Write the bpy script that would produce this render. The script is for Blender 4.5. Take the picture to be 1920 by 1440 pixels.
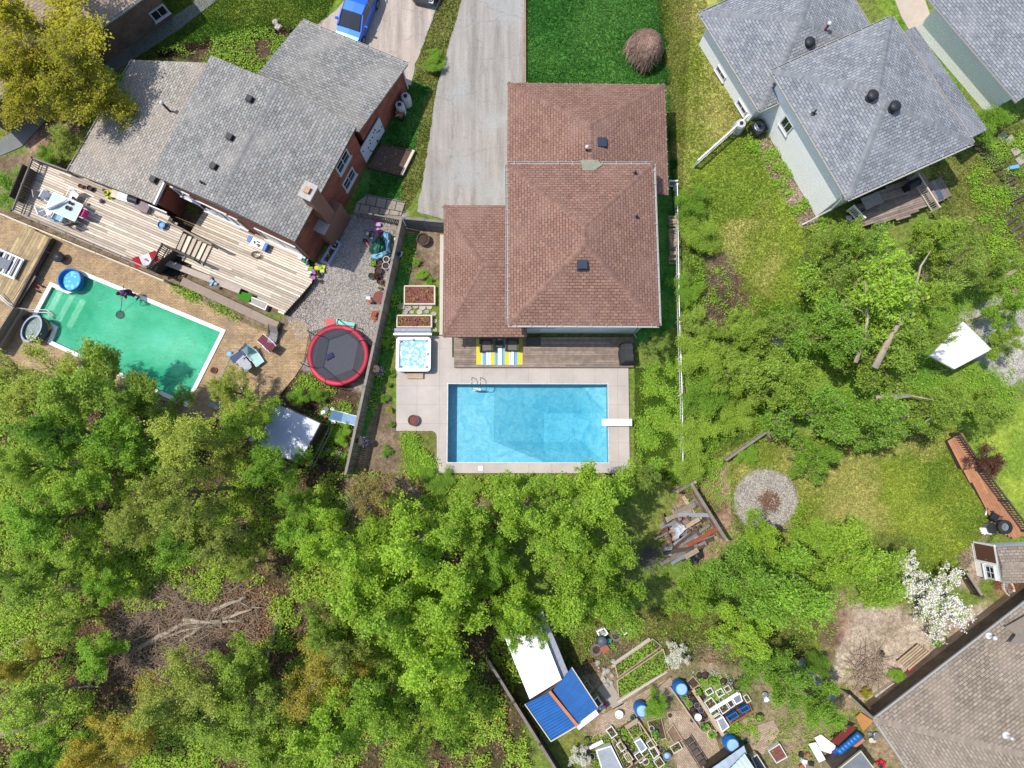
import bpy, math, random
import numpy as np
from math import radians, sin, cos, pi, sqrt, atan2
from mathutils import Vector, Matrix
for o in list(bpy.data.objects): bpy.data.objects.remove(o)
random.seed(7); RNG = np.random.default_rng(7)
SC = bpy.context.scene; COL = SC.collection
# ---------------------------------------------------------------- camera (drone, about 43 m up, tipped 6 degrees off straight down)
FPX, CH, TILT = 1333.0, 43.0, radians(6.0)
cam = bpy.data.cameras.new('camera'); co = bpy.data.objects.new('camera', cam); COL.objects.link(co)
co.location = (0, 0, CH); co.rotation_euler = (TILT, 0, 0)
cam.sensor_width = 36; cam.lens = 36 * FPX / 1920; cam.clip_end = 3000; SC.camera = co
# ---------------------------------------------------------------- sky and sun
SUN = Vector((-0.435, 0.085, 1.0)).normalized()
w = bpy.data.worlds.new('World'); SC.world = w; w.use_nodes = True
nt = w.node_tree; sky = nt.nodes.new('ShaderNodeTexSky'); sky.sky_type = 'NISHITA'; sky.sun_disc = False
sky.sun_elevation = math.asin(SUN.z); sky.sun_rotation = math.atan2(SUN.x, SUN.y)
bg = nt.nodes['Background']; bg.inputs[1].default_value = 0.15; nt.links.new(sky.outputs[0], bg.inputs[0])
sl = bpy.data.lights.new('sun', 'SUN'); sl.energy = 3.1; sl.angle = radians(0.5); sl.color = (1.0, 0.955, 0.89)
so = bpy.data.objects.new('sun', sl); COL.objects.link(so); so.rotation_euler = SUN.to_track_quat('Z', 'Y').to_euler()
so.location = (-40, 14, 95)
SC.view_settings.view_transform = 'Standard'; SC.view_settings.look = 'None'
SC.view_settings.exposure = 0.62; SC.view_settings.gamma = 1.0; SC.view_settings.use_curve_mapping = False
SC.render.engine = 'CYCLES'
# ---------------------------------------------------------------- survey helpers: where a point measured on the photo stands at height z
ct, st = cos(TILT), sin(TILT)
def P(px, py, z=0.0):
    u = (px - 960) / FPX; v = (720 - py) / FPX
    s = (CH - z) / (ct - v * st)
    return Vector((u * s, (v * ct + st) * s, z))
def PP(pts, z=0.0): return [P(a, b, z) for a, b in pts]
def S(r, g, b, k=1.4):
    f = lambda c: ((c / 255 + .055) / 1.055) ** 2.4 if c > 10 else c / 255 / 12.92
    return (f(r) / k, f(g) / k, f(b) / k, 1)
# ---------------------------------------------------------------- materials
MC = {}
def new_mat(name):
    m = bpy.data.materials.new(name); m.use_nodes = True; t = m.node_tree
    return m, t, t.nodes['Principled BSDF']
def N(t, k, **kw):
    n = t.nodes.new(k)
    for a, b in kw.items(): setattr(n, a, b)
    return n
def mixc(t, fac, a, b, mode='MIX'):
    n = N(t, 'ShaderNodeMix', data_type='RGBA', blend_type=mode)
    for s, x in ((n.inputs[0], fac), (n.inputs[6], a), (n.inputs[7], b)):
        if hasattr(x, 'is_linked'): t.links.new(x, s)
        else: s.default_value = x
    return n.outputs[2]
def noise(t, vec, sc, det=5, rough=.6):
    n = N(t, 'ShaderNodeTexNoise'); n.inputs['Scale'].default_value = sc; n.inputs['Detail'].default_value = det
    n.inputs['Roughness'].default_value = rough
    if vec is not None: t.links.new(vec, n.inputs['Vector'])
    return n.outputs['Fac']
def ramp(t, src, a, b, c0=(0, 0, 0, 1), c1=(1, 1, 1, 1)):
    n = N(t, 'ShaderNodeValToRGB'); e = n.color_ramp.elements
    e[0].position = a; e[1].position = b; e[0].color = c0; e[1].color = c1; t.links.new(src, n.inputs[0]); return n.outputs[0]
def mul(t, a, k):
    n = N(t, 'ShaderNodeMath', operation='MULTIPLY'); t.links.new(a, n.inputs[0]); n.inputs[1].default_value = k; return n.outputs[0]
def bump(t, bs, h, st_=.3, d=.02):
    b = N(t, 'ShaderNodeBump'); b.inputs['Strength'].default_value = st_; b.inputs['Distance'].default_value = d
    t.links.new(h, b.inputs['Height']); t.links.new(b.outputs[0], bs.inputs['Normal'])
def objc(t): return N(t, 'ShaderNodeTexCoord').outputs['Object']
def attr(t, name): return N(t, 'ShaderNodeAttribute', attribute_name=name)
def dk(c, k): return (c[0] * k, c[1] * k, c[2] * k, 1)
def mk(name, col, rough=.8, var=.22, sc=5, bm=.15, col2=None, metal=0.0, fv=.0, spec=.35):
    """plain weathered surface: colour broken up by noise at two scales"""
    if name in MC: return MC[name]
    m, t, bs = new_mat(name); v = objc(t)
    n1 = ramp(t, noise(t, v, sc), .3, .7); n2 = ramp(t, noise(t, v, sc * 7, 3), .3, .7)
    c = mixc(t, n1, dk(col, 1 - var), col2 or dk(col, 1 + var)); c = mixc(t, mul(t, n2, .5), c, dk(col, 1 - var * .8))
    if fv:
        a = attr(t, 'v'); c = mixc(t, 1.0, c, ramp(t, a.outputs['Fac'], 0, 1, (1 - fv,) * 3 + (1,), (1 + fv,) * 3 + (1,)), 'MULTIPLY')
    t.links.new(c, bs.inputs['Base Color']); bs.inputs['Roughness'].default_value = rough
    bs.inputs['Metallic'].default_value = metal; bs.inputs['Specular IOR Level'].default_value = spec
    if bm: bump(t, bs, n2, bm, .01)
    MC[name] = m; return m
def shingle(name, ca, cb, cd, blot):
    m, t, bs = new_mat(name); uv = N(t, 'ShaderNodeTexCoord').outputs['UV']
    b = N(t, 'ShaderNodeTexBrick'); t.links.new(uv, b.inputs['Vector'])
    for k, x in (('Color1', ca), ('Color2', cb), ('Mortar', cd)): b.inputs[k].default_value = x
    b.inputs['Scale'].default_value = 1; b.inputs['Brick Width'].default_value = .3; b.inputs['Row Height'].default_value = .165
    b.inputs['Mortar Size'].default_value = .02; b.inputs['Mortar Smooth'].default_value = .5
    mp = N(t, 'ShaderNodeMapping'); mp.inputs['Scale'].default_value = (4, 7.5, 1); t.links.new(uv, mp.inputs[0])
    n1 = noise(t, mp.outputs[0], 1.0, 2, .5); n2 = noise(t, uv, .35, 5, .6); n3 = noise(t, uv, 26, 2)
    c = mixc(t, 1.0, b.outputs['Color'], ramp(t, n1, .32, .68, (.62, .62, .62, 1), (1.42, 1.42, 1.42, 1)), 'MULTIPLY')
    c = mixc(t, ramp(t, n2, .45, .7), c, blot); n4 = noise(t, uv, 1.1, 8, .78); c = mixc(t, 1.0, c, ramp(t, n4, .32, .7, (.76, .76, .76, 1), (1.14, 1.14, 1.13, 1)), 'MULTIPLY'); c = mixc(t, .55, c, b.outputs['Color'])
    c = mixc(t, 1.0, c, ramp(t, n3, .3, .7, (.82, .82, .82, 1), (1.18, 1.18, 1.18, 1)), 'MULTIPLY')
    t.links.new(c, bs.inputs['Base Color']); bs.inputs['Roughness'].default_value = .95; bs.inputs['Specular IOR Level'].default_value = .15
    bump(t, bs, b.outputs['Fac'], -.35, .02); return m
def bricky(name, ca, cb, cm, bw=.22, rh=.075, ms=.012, var=.3, rough=.9, co_='UV', bl=None):
    m, t, bs = new_mat(name); uv = N(t, 'ShaderNodeTexCoord').outputs[co_]
    b = N(t, 'ShaderNodeTexBrick'); t.links.new(uv, b.inputs['Vector'])
    for k, x in (('Color1', ca), ('Color2', cb), ('Mortar', cm)): b.inputs[k].default_value = x
    b.inputs['Scale'].default_value = 1; b.inputs['Brick Width'].default_value = bw; b.inputs['Row Height'].default_value = rh; b.inputs['Mortar Size'].default_value = ms
    n1 = noise(t, uv, 1.3, 6); n2 = noise(t, uv, 11, 3)
    c = mixc(t, 1.0, b.outputs['Color'], ramp(t, n1, .3, .7, (1 - var,) * 3 + (1,), (1 + var,) * 3 + (1,)), 'MULTIPLY')
    c = mixc(t, 1.0, c, ramp(t, n2, .3, .7, (.8,) * 3 + (1,), (1.2,) * 3 + (1,)), 'MULTIPLY')
    if bl: c = mixc(t, ramp(t, noise(t, uv, .5, 6), .55, .7), c, bl)
    t.links.new(c, bs.inputs['Base Color']); bs.inputs['Roughness'].default_value = rough; bs.inputs['Specular IOR Level'].default_value = .2
    bump(t, bs, b.outputs['Fac'], -.3, .01); return m
def leafmat(name, ca, cb, trans=.45, obv=.26):
    m, t, bs = new_mat(name)
    a = attr(t, 'v'); oi = N(t, 'ShaderNodeObjectInfo')
    n = noise(t, N(t, 'ShaderNodeNewGeometry').outputs['Position'], .9, 3)
    f = N(t, 'ShaderNodeMath', operation='ADD'); t.links.new(mul(t, a.outputs['Fac'], .62), f.inputs[0]); t.links.new(mul(t, n, .42), f.inputs[1])
    c = mixc(t, f.outputs[0], ca, cb)
    c = mixc(t, 1.0, c, ramp(t, oi.outputs['Random'], 0, 1, (1 - obv * .6, 1 - obv * .5, 1 - obv * .6, 1), (1 + obv * .8, 1 + obv * .7, 1, 1)), 'MULTIPLY')
    t.links.new(c, bs.inputs['Base Color']); bs.inputs['Roughness'].default_value = .6; bs.inputs['Specular IOR Level'].default_value = .12
    tr = N(t, 'ShaderNodeBsdfTranslucent'); t.links.new(c, tr.inputs[0]); mx = N(t, 'ShaderNodeMixShader'); mx.inputs[0].default_value = trans
    t.links.new(bs.outputs[0], mx.inputs[1]); t.links.new(tr.outputs[0], mx.inputs[2])
    t.links.new(mx.outputs[0], t.nodes['Material Output'].inputs[0]); MC[name] = m; return m
# ---------------------------------------------------------------- mesh builder
class MB:
    def __init__(s): s.v = []; s.f = []; s.m = []; s.uv = {}; s.val = []; s.mi = 0; s.rv = None
    def face(s, idx, uv=None):
        if uv: s.uv[len(s.f)] = uv
        s.f.append(tuple(idx)); s.m.append(s.mi); s.val.append(random.random() if s.rv is None else s.rv)
    def poly(s, pts, uv=None):
        n = len(s.v); s.v += [tuple(p) for p in pts]; s.face(range(n, n + len(pts)), uv); return s
    def prism(s, pts, z0, z1, top=None):
        """closed prism over a plan outline; top may be another outline"""
        q = top or pts; n = len(pts); a = len(s.v)
        ar = sum(pts[i][0] * pts[(i + 1) % n][1] - pts[(i + 1) % n][0] * pts[i][1] for i in range(n))
        if ar < 0: pts = pts[::-1]; q = q[::-1]
        s.v += [(p[0], p[1], z0) for p in pts] + [(p[0], p[1], z1) for p in q]
        s.face([a + i for i in range(n)][::-1]); s.face([a + n + i for i in range(n)])
        u = 0
        for i in range(n):
            j = (i + 1) % n; L = math.hypot(pts[j][0] - pts[i][0], pts[j][1] - pts[i][1])
            s.face((a + i, a + j, a + n + j, a + n + i), [(u, z0), (u + L, z0), (u + L, z1), (u, z1)]); u += L
        return s
    def box(s, c, d, rz=0, rx=0, ry=0):
        x, y, z = d[0] / 2, d[1] / 2, d[2] / 2
        R = Matrix.Rotation(rz, 3, 'Z') @ Matrix.Rotation(ry, 3, 'Y') @ Matrix.Rotation(rx, 3, 'X')
        a = len(s.v); C = Vector(c)
        for q in ((-x, -y, -z), (x, -y, -z), (x, y, -z), (-x, y, -z), (-x, -y, z), (x, -y, z), (x, y, z), (-x, y, z)): s.v.append(tuple(C + R @ Vector(q)))
        old = s.rv; s.rv = random.random() if old is None else old
        for f in ((3, 2, 1, 0), (4, 5, 6, 7), (0, 1, 5, 4), (1, 2, 6, 5), (2, 3, 7, 6), (3, 0, 4, 7)): s.face([a + i for i in f])
        s.rv = old; return s
    def beam(s, p, q, wd, h):
        p, q = Vector(p), Vector(q); d = q - p; L = d.length
        if L < 1e-5: return s
        d /= L; up = Vector((0, 0, 1)) if abs(d.z) < .95 else Vector((0, 1, 0))
        sd = d.cross(up).normalized() * wd / 2; u = sd.cross(d).normalized() * h / 2; a = len(s.v)
        for e in (p, q):
            for k in (-sd - u, sd - u, sd + u, -sd + u): s.v.append(tuple(e + k))
        old = s.rv; s.rv = random.random() if old is None else old
        for f in ((0, 1, 2, 3), (7, 6, 5, 4), (0, 4, 5, 1), (1, 5, 6, 2), (2, 6, 7, 3), (3, 7, 4, 0)): s.face([a + i for i in f])
        s.rv = old; return s
    def tube(s, pts, r, n=8, cap=True):
        pts = [Vector(p) for p in pts]; rs = r if isinstance(r, (list, tuple)) else [r] * len(pts); a = len(s.v)
        for i, p in enumerate(pts):
            d = (pts[min(i + 1, len(pts) - 1)] - pts[max(i - 1, 0)]).normalized()
            up = Vector((0, 0, 1)) if abs(d.z) < .9 else Vector((1, 0, 0))
            x = d.cross(up).normalized(); y = d.cross(x)
            for k in range(n): s.v.append(tuple(p + (x * cos(2 * pi * k / n) + y * sin(2 * pi * k / n)) * rs[i]))
        for i in range(len(pts) - 1):
            for k in range(n):
                b = a + i * n; s.face((b + k, b + (k + 1) % n, b + n + (k + 1) % n, b + n + k))
        if cap: s.face([a + k for k in range(n)][::-1]); s.face([a + (len(pts) - 1) * n + k for k in range(n)])
        return s
    def lathe(s, prof, c=(0, 0, 0), n=20, sx=1, sy=1, rz=0, close=True):
        a = len(s.v)
        for r, z in prof:
            for k in range(n):
                x, y = r * cos(2 * pi * k / n) * sx, r * sin(2 * pi * k / n) * sy
                s.v.append((c[0] + x * cos(rz) - y * sin(rz), c[1] + x * sin(rz) + y * cos(rz), c[2] + z))
        for i in range(len(prof) - 1):
            for k in range(n):
                b = a + i * n; s.face((b + k, b + (k + 1) % n, b + n + (k + 1) % n, b + n + k))
        if close: s.face([a + k for k in range(n)][::-1]); s.face([a + (len(prof) - 1) * n + k for k in range(n)])
        return s
    def ball(s, c, r, n=10, sx=1, sy=1, sz=1, jit=0):
        m = max(4, n // 2); pr = [(max(.001, r * sin(pi * i / m)), -r * sz * cos(pi * i / m)) for i in range(m + 1)]
        a = len(s.v); s.lathe(pr, c, n, sx, sy)
        if jit:
            for i in range(a, len(s.v)):
                v = Vector(s.v[i]); d = v - Vector(c); h = random.uniform(1 - jit, 1 + jit); s.v[i] = tuple(Vector(c) + d * h)
        return s
    def boards(s, poly, ang, wd=.14, gap=.012, z0=0, z1=.04, lmin=2.2, lmax=4.6):
        """floor boards running along ang, cut to the outline"""
        ca, sa = cos(-ang), sin(-ang); q = [(p[0] * ca - p[1] * sa, p[0] * sa + p[1] * ca) for p in poly]
        y = min(p[1] for p in q) + wd / 2; ymax = max(p[1] for p in q)
        while y < ymax:
            xs = []
            for i in range(len(q)):
                (x1, y1), (x2, y2) = q[i], q[(i + 1) % len(q)]
                if (y1 > y) != (y2 > y): xs.append(x1 + (y - y1) * (x2 - x1) / (y2 - y1))
            xs.sort()
            for a, b in zip(xs[::2], xs[1::2]):
                x = a + (random.uniform(.5, lmax) if b - a > lmax else 0); e0 = a
                while True:
                    e1 = min(b, x) if x > a else b
                    if b - e1 < .6: e1 = b
                    cx, cy = (e0 + e1) / 2, y
                    s.box((cx * ca + cy * sa, -cx * sa + cy * ca, (z0 + z1) / 2), (max(.05, e1 - e0 - .008), wd - gap, z1 - z0), ang)
                    if e1 >= b: break
                    e0 = e1; x = e1 + random.uniform(lmin, lmax)
            y += wd
        return s
    def mesh(s, name, mats, off=(0, 0, 0), rz=0, smooth=False):
        me = bpy.data.meshes.new(name); o = Vector(off); R = Matrix.Rotation(-rz, 3, 'Z')
        vs = [tuple(R @ (Vector(v) - o)) for v in s.v] if (rz or any(off)) else s.v
        me.from_pydata(vs, [], s.f)
        for m in (mats if isinstance(mats, (list, tuple)) else [mats]): me.materials.append(m)
        if any(s.m): me.polygons.foreach_set('material_index', s.m)
        at = me.attributes.new('v', 'FLOAT', 'FACE'); at.data.foreach_set('value', s.val)
        if s.uv:
            ul = me.uv_layers.new(name='UVMap')
            for fi, uv in s.uv.items():
                for k, li in enumerate(me.polygons[fi].loop_indices): ul.data[li].uv = uv[k]
        if smooth: me.polygons.foreach_set('use_smooth', [True] * len(me.polygons))
        me.update(); return me
def tag(o, label=None, cat=None, group=None, kind=None):
    for k, x in (('label', label), ('category', cat), ('group', group), ('kind', kind)):
        if x: o[k] = x
    return o
def thing(name, label, cat, loc=(0, 0, 0), rz=0, group=None):
    o = bpy.data.objects.new(name, None); COL.objects.link(o); o.location = loc; o.rotation_euler = (0, 0, rz)
    o.empty_display_size = .2; return tag(o, label, cat, group)
def part(root, name, mb, mat, world=False, smooth=False, label=None, kind=None):
    """child mesh; world=True when the builder's points are world points"""
    top = root
    while top.parent: top = top.parent
    off, rz = (tuple(top.location), top.rotation_euler[2]) if world else ((0, 0, 0), 0)
    o = bpy.data.objects.new(name, mb.mesh(name, mat, off, rz, smooth)); COL.objects.link(o); o.parent = root
    return tag(o, label, None, None, kind)
def solo(name, mb, mat, label=None, cat=None, group=None, kind=None, smooth=False):
    """a thing that is one mesh, built from world points, its origin moved to its base"""
    xs = [v[0] for v in mb.v]; ys = [v[1] for v in mb.v]; zs = [v[2] for v in mb.v]
    off = (0, 0, 0) if kind == 'structure' else ((min(xs) + max(xs)) / 2, (min(ys) + max(ys)) / 2, min(zs))
    o = bpy.data.objects.new(name, mb.mesh(name, mat, off, 0, smooth)); COL.objects.link(o); o.location = off
    return tag(o, label, cat, group, kind)
def copy_tree(o, parent=None):
    c = o.copy(); COL.objects.link(c); c.parent = parent
    for ch in o.children: copy_tree(ch, c)
    return c
def dup(o, loc, rz=0, label=None, sc=None):
    c = copy_tree(o); c.location = loc; c.rotation_euler = (0, 0, rz)
    if label: c['label'] = label
    if sc: c.scale = (sc,) * 3 if not isinstance(sc, tuple) else sc
    return c
def inset(pts, d):
    """move every edge of a plan outline inwards by d (outwards when negative)"""
    n = len(pts); q = [Vector((p[0], p[1])) for p in pts]
    ar = sum(q[i].x * q[(i + 1) % n].y - q[(i + 1) % n].x * q[i].y for i in range(n)); sg = 1 if ar > 0 else -1
    out = []
    for i in range(n):
        a, b, c = q[i - 1], q[i], q[(i + 1) % n]; e1 = (b - a).normalized(); e2 = (c - b).normalized()
        n1 = Vector((-e1.y, e1.x)) * sg; n2 = Vector((-e2.y, e2.x)) * sg; k = 1 + n1.dot(n2)
        out.append(tuple(b + (n1 + n2) * d / max(k, .3)))
    return out
def ang(a, b): return atan2(b[1] - a[1], b[0] - a[0])
def lerp(a, b, t): return Vector(a) * (1 - t) + Vector(b) * t
# ---------------------------------------------------------------- numpy helpers
def vnoise(x, y, sc, seed=0):
    x = x * sc + seed * 17.3; y = y * sc + seed * 7.7
    xi = np.floor(x).astype(np.int64); yi = np.floor(y).astype(np.int64); fx = x - xi; fy = y - yi
    fx = fx * fx * (3 - 2 * fx); fy = fy * fy * (3 - 2 * fy)
    def h(a, b):
        n = (a * 374761393 + b * 668265263 + seed * 982451653) & 0x7fffffff
        n = ((n ^ (n >> 13)) * 1274126177) & 0x7fffffff
        return ((n ^ (n >> 16)) & 0xffff) / 65535.0
    return (h(xi, yi) * (1 - fx) + h(xi + 1, yi) * fx) * (1 - fy) + (h(xi, yi + 1) * (1 - fx) + h(xi + 1, yi + 1) * fx) * fy
def fbm(x, y, sc, seed=0): return (vnoise(x, y, sc, seed) + .5 * vnoise(x, y, sc * 2.1, seed + 1) + .25 * vnoise(x, y, sc * 4.3, seed + 2)) / 1.75
def sdist(x, y, poly):
    """signed distance to an outline, negative inside"""
    d = np.full(x.shape, 1e9); ins = np.zeros(x.shape, bool); n = len(poly)
    for i in range(n):
        ax, ay = poly[i][0], poly[i][1]; bx, by = poly[(i + 1) % n][0], poly[(i + 1) % n][1]
        ex, ey = bx - ax, by - ay; t = np.clip(((x - ax) * ex + (y - ay) * ey) / (ex * ex + ey * ey + 1e-9), 0, 1)
        d = np.minimum(d, np.hypot(x - ax - t * ex, y - ay - t * ey))
        if ay != by: ins ^= ((ay > y) != (by > y)) & (x < ex * (y - ay) / (ey if ey else 1e-9) + ax)
    return np.where(ins, -d, d)
def np_mesh(name, verts, loops_per_face, mats, val=None, col=None, mi=None):
    """mesh of equal-sided faces from arrays; verts are listed face by face"""
    n = len(verts); k = loops_per_face; nf = n // k; me = bpy.data.meshes.new(name)
    me.vertices.add(n); me.vertices.foreach_set('co', np.ascontiguousarray(verts, dtype=np.float32).ravel())
    me.loops.add(n); me.loops.foreach_set('vertex_index', np.arange(n, dtype=np.int32))
    me.polygons.add(nf); me.polygons.foreach_set('loop_start', np.arange(0, n, k, dtype=np.int32))
    for m in mats: me.materials.append(m)
    if mi is not None: me.polygons.foreach_set('material_index', mi.astype(np.int32))
    if val is not None: a = me.attributes.new('v', 'FLOAT', 'FACE'); a.data.foreach_set('value', val.astype(np.float32))
    if col is not None:
        a = me.attributes.new('col', 'FLOAT_COLOR', 'POINT'); c4 = np.ones((n, 4), np.float32); c4[:, :3] = np.repeat(col, k, 0); a.data.foreach_set('color', c4.ravel())
    me.update(calc_edges=True); me.validate(); return me
# ================================================================ GROUND
# outlines measured on the photo: (pixel outline, colour A, colour B, edge softness m, noise scale)
CG = dict(
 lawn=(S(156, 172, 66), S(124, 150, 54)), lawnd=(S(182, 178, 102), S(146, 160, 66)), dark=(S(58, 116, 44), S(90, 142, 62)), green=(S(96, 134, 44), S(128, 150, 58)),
 wood=(S(104, 84, 66), S(74, 78, 44)), dirt=(S(150, 130, 108), S(122, 106, 84)), pale=(S(196, 178, 156), S(160, 142, 120)), gravel=(S(190, 180, 170), S(156, 144, 134)),
 mulch=(S(100, 78, 66), S(72, 60, 50)), grav2=(S(198, 192, 180), S(172, 166, 154)), litter=(S(172, 142, 118), S(116, 92, 76)), verge=(S(132, 134, 70), S(110, 120, 56)), garden=(S(160, 140, 112), S(120, 116, 78)))
ZONES = [
 ('wood', [(-500, 690), (560, 690), (690, 900), (960, 890), (960, 1180), (1020, 1700), (-500, 1700)], 1.0, .5),
 ('litter', [(230, 1180), (330, 1120), (480, 1130), (520, 1180), (420, 1240), (300, 1260), (60, 1290), (60, 1220)], .8, .9),
 ('litter', [(460, 920), (540, 905), (560, 980), (500, 1060), (440, 1100), (430, 1010)], .6, .9),
 ('green', [(-300, 1080), (120, 1060), (300, 1080), (260, 1150), (-300, 1200)], 1, .6),
 ('green', [(270, -400), (640, -400), (640, 0), (590, 60), (520, 60), (380, 85), (240, 100)], .2, .5),
 ('mulch', [(290, 95), (420, 72), (520, 50), (560, 55), (500, 150), (400, 125), (300, 110)], .3, 1.2),
 ('verge', [(800, 60), (828, -200), (872, -200), (866, 0), (820, 165), (792, 345), (760, 400), (700, 400), (700, 330), (772, 160)], .15, 1),
 ('dark', [(690, 200), (776, 150), (806, 163), (770, 300), (740, 400), (660, 420)], .3, 1),
 ('mulch', [(715, 266), (776, 282), (752, 330), (688, 312)], .12, 1.5),
 ('dark', [(983, -500), (1232, -500), (1236, 20), (1248, 60), (1262, 200), (1275, 420), (1200, 430), (960, 300)], .35, .35),
 ('lawnd', [(1240, -500), (1700, -500), (1330, 30), (1420, 220), (1300, 310), (1285, 420), (1262, 330), (1250, 90)], .45, .5),
 ('dark', [(1225, 300), (1268, 300), (1272, 600), (1232, 640), (1188, 650), (1190, 600)], .3, .8),
 ('lawn', [(1285, 300), (1400, 250), (1460, 260), (1510, 420), (1500, 600), (1420, 700), (1340, 520)], .6, .35),
 ('lawnd', [(1360, 420), (1440, 380), (1470, 480), (1420, 600), (1370, 560)], .8, .7),
 ('pale', [(1400, 245), (1430, 240), (1545, 405), (1570, 440), (1540, 440), (1500, 420)], .25, 2.2),
 ('dirt', [(1280, 640), (1330, 480), (1360, 470), (1400, 560), (1380, 760), (1290, 860)], .7, .8),
 ('green', [(1190, 690), (1270, 690), (1280, 900), (1190, 900)], .3, .8),
 ('green', [(1290, 640), (1500, 560), (1900, 560), (1900, 800), (1780, 820), (1480, 760), (1300, 860)], .8, .5),
 ('green', [(1620, -200), (1740, -200), (1700, 60), (1650, 20)], .3, .8),
 ('verge', [(1850, 240), (2000, 200), (2100, 560), (1880, 560), (1800, 300)], .4, .6),
 ('verge', [(1740, 340), (1800, 290), (1850, 440), (1810, 420), (1760, 410)], .2, .8),
 ('grav2', [(1800, 600), (1860, 560), (1990, 540), (2050, 660), (1900, 720), (1800, 640)], .5, 1.5),
 ('lawnd', [(1370, 850), (1480, 800), (1640, 820), (1800, 800), (1860, 980), (1830, 1050), (1700, 1000), (1480, 1020), (1370, 960)], .5, .4),
 ('lawn', [(1640, 860), (1790, 850), (1850, 960), (1830, 1060), (1760, 1080), (1660, 960)], .7, .5),
 ('grav2', [(1435 + 61 * cos(a / 14 * 2 * pi), 938 + 59 * sin(a / 14 * 2 * pi)) for a in range(14)], .1, 2.2),
 ('litter', [(1420, 935), (1435, 920), (1462, 925), (1460, 960), (1430, 960)], .25, 2),
 ('litter', [(1280, 900), (1360, 880), (1380, 1010), (1330, 1060), (1240, 1040)], .5, 1),
 ('verge', [(1040, 1150), (1560, 1120), (1560, 1500), (1100, 1500), (1010, 1280)], .5, .6),
 ('garden', [(1060, 1260), (1160, 1200), (1330, 1200), (1560, 1260), (1700, 1380), (1700, 1700), (1040, 1700), (1100, 1400)], .4, .8),
 ('pale', [(1560, 1120), (1750, 1150), (1860, 1130), (1870, 1170), (1640, 1340), (1560, 1270)], .5, .9),
 ('litter', [(1440, 1100), (1580, 1110), (1600, 1170), (1560, 1240), (1520, 1170)], .4, 1.2),
 ('lawn', [(1780, 790), (2100, 700), (2200, 1100), (1900, 1000)], .4, .8),
 ('pale', [(1800, 1040), (1850, 1000), (1860, 1080), (1800, 1110)], .3, 1.2),
 ('litter', [(1870, 1060), (1910, 1060), (1905, 1120), (1860, 1120)], .3, 2),
 ('gravel', [(530, 600), (570, 560), (600, 480), (640, 440), (660, 400), (760, 400), (748, 470), (690, 720), (660, 770), (530, 730), (560, 650)], .2, 1.4),
 ('mulch', [(530, 690), (600, 700), (690, 740), (660, 880), (560, 890), (520, 730)], .4, 1.2),
 ('dirt', [(748, 420), (832, 430), (832, 520), (746, 540), (720, 720), (745, 800), (820, 810), (820, 890), (1000, 905), (990, 960), (720, 1000), (640, 900), (690, 700)], .3, .9),
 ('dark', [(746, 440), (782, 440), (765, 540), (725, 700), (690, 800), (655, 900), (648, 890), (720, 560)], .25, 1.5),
 ('verge', [(745, 812), (816, 812), (816, 888), (1180, 892), (1180, 930), (800, 935), (750, 880)], .3, .9),
 ('dirt', [(300, 505), (345, 545), (500, 600), (560, 600), (540, 640), (440, 600), (310, 540)], .2, 1.5),
 ('dirt', [(-80, 300), (60, 285), (345, 395), (610, 505), (590, 600), (330, 560), (-80, 430)], .2, 1.2),
 ('mulch', [(1290, 1288), (1330, 1268), (1392, 1290), (1412, 1332), (1348, 1388), (1320, 1372)], .2, 1.5),
 ('mulch', [(1108, 1402), (1196, 1350), (1240, 1400), (1262, 1480), (1120, 1480)], .2, 1.5),
 ('litter', [(0, 240), (60, 290), (130, 270), (235, 120), (200, 60), (100, 180)], .4, 1.3),
]
ZW = [(k, [tuple(P(a, b)[:2]) for a, b in pl], so, ns) for k, pl, so, ns in ZONES]
def gcol(x, y):
    """colour of the bare ground at world points"""
    m = fbm(x, y, .5, 3)[:, None]; c = np.array(CG['verge'][0][:3]) * (1 - m) + np.array(CG['green'][0][:3]) * m
    for i, (k, pl, so_, ns) in enumerate(ZW):
        xs = [p[0] for p in pl]; ys = [p[1] for p in pl]; g = 2.0
        sel = (x > min(xs) - g) & (x < max(xs) + g) & (y > min(ys) - g) & (y < max(ys) + g)
        if not sel.any(): continue
        xx, yy = x[sel], y[sel]
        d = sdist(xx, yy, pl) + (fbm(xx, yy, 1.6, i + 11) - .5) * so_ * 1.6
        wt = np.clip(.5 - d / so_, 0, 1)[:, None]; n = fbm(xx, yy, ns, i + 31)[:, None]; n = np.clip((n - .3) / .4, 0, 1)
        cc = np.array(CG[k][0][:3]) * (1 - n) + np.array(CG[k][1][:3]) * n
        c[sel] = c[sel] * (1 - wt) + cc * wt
    return c
def axis(lo, hi, st_):
    a = list(np.arange(lo, hi, st_)); o = []; d = st_; x = a[-1]
    while x < 900: d *= 1.45; x += d; o.append(x)
    p = []; d = st_; x = a[0]
    while x > -900: d *= 1.45; x -= d; p.append(x)
    return np.array(p[::-1] + a + o)
BP = PP([(839.5, 719), (1140, 719.5), (1142, 868), (838, 867.5)], .1)                    # blue pool, inner edge
GP = PP([(157, 517), (414, 623), (348.5, 754), (99, 640), (109, 613), (70, 590), (98, 538), (128, 551), (146, 546)], .06)     # green pool
gx = axis(-37, 37, .19); gy = axis(-24, 34, .19)
X, Y = np.meshgrid(gx, gy); xf, yf = X.ravel(), Y.ravel()
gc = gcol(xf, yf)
idx = np.arange(len(xf)).reshape(X.shape)
q = np.stack([idx[:-1, :-1], idx[:-1, 1:], idx[1:, 1:], idx[1:, :-1]], -1).reshape(-1, 4)
cx_, cy_ = xf[q].mean(1), yf[q].mean(1)
keep = (sdist(cx_, cy_, BP) > .1) & (sdist(cx_, cy_, GP) > .1); q = q[keep]
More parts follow.
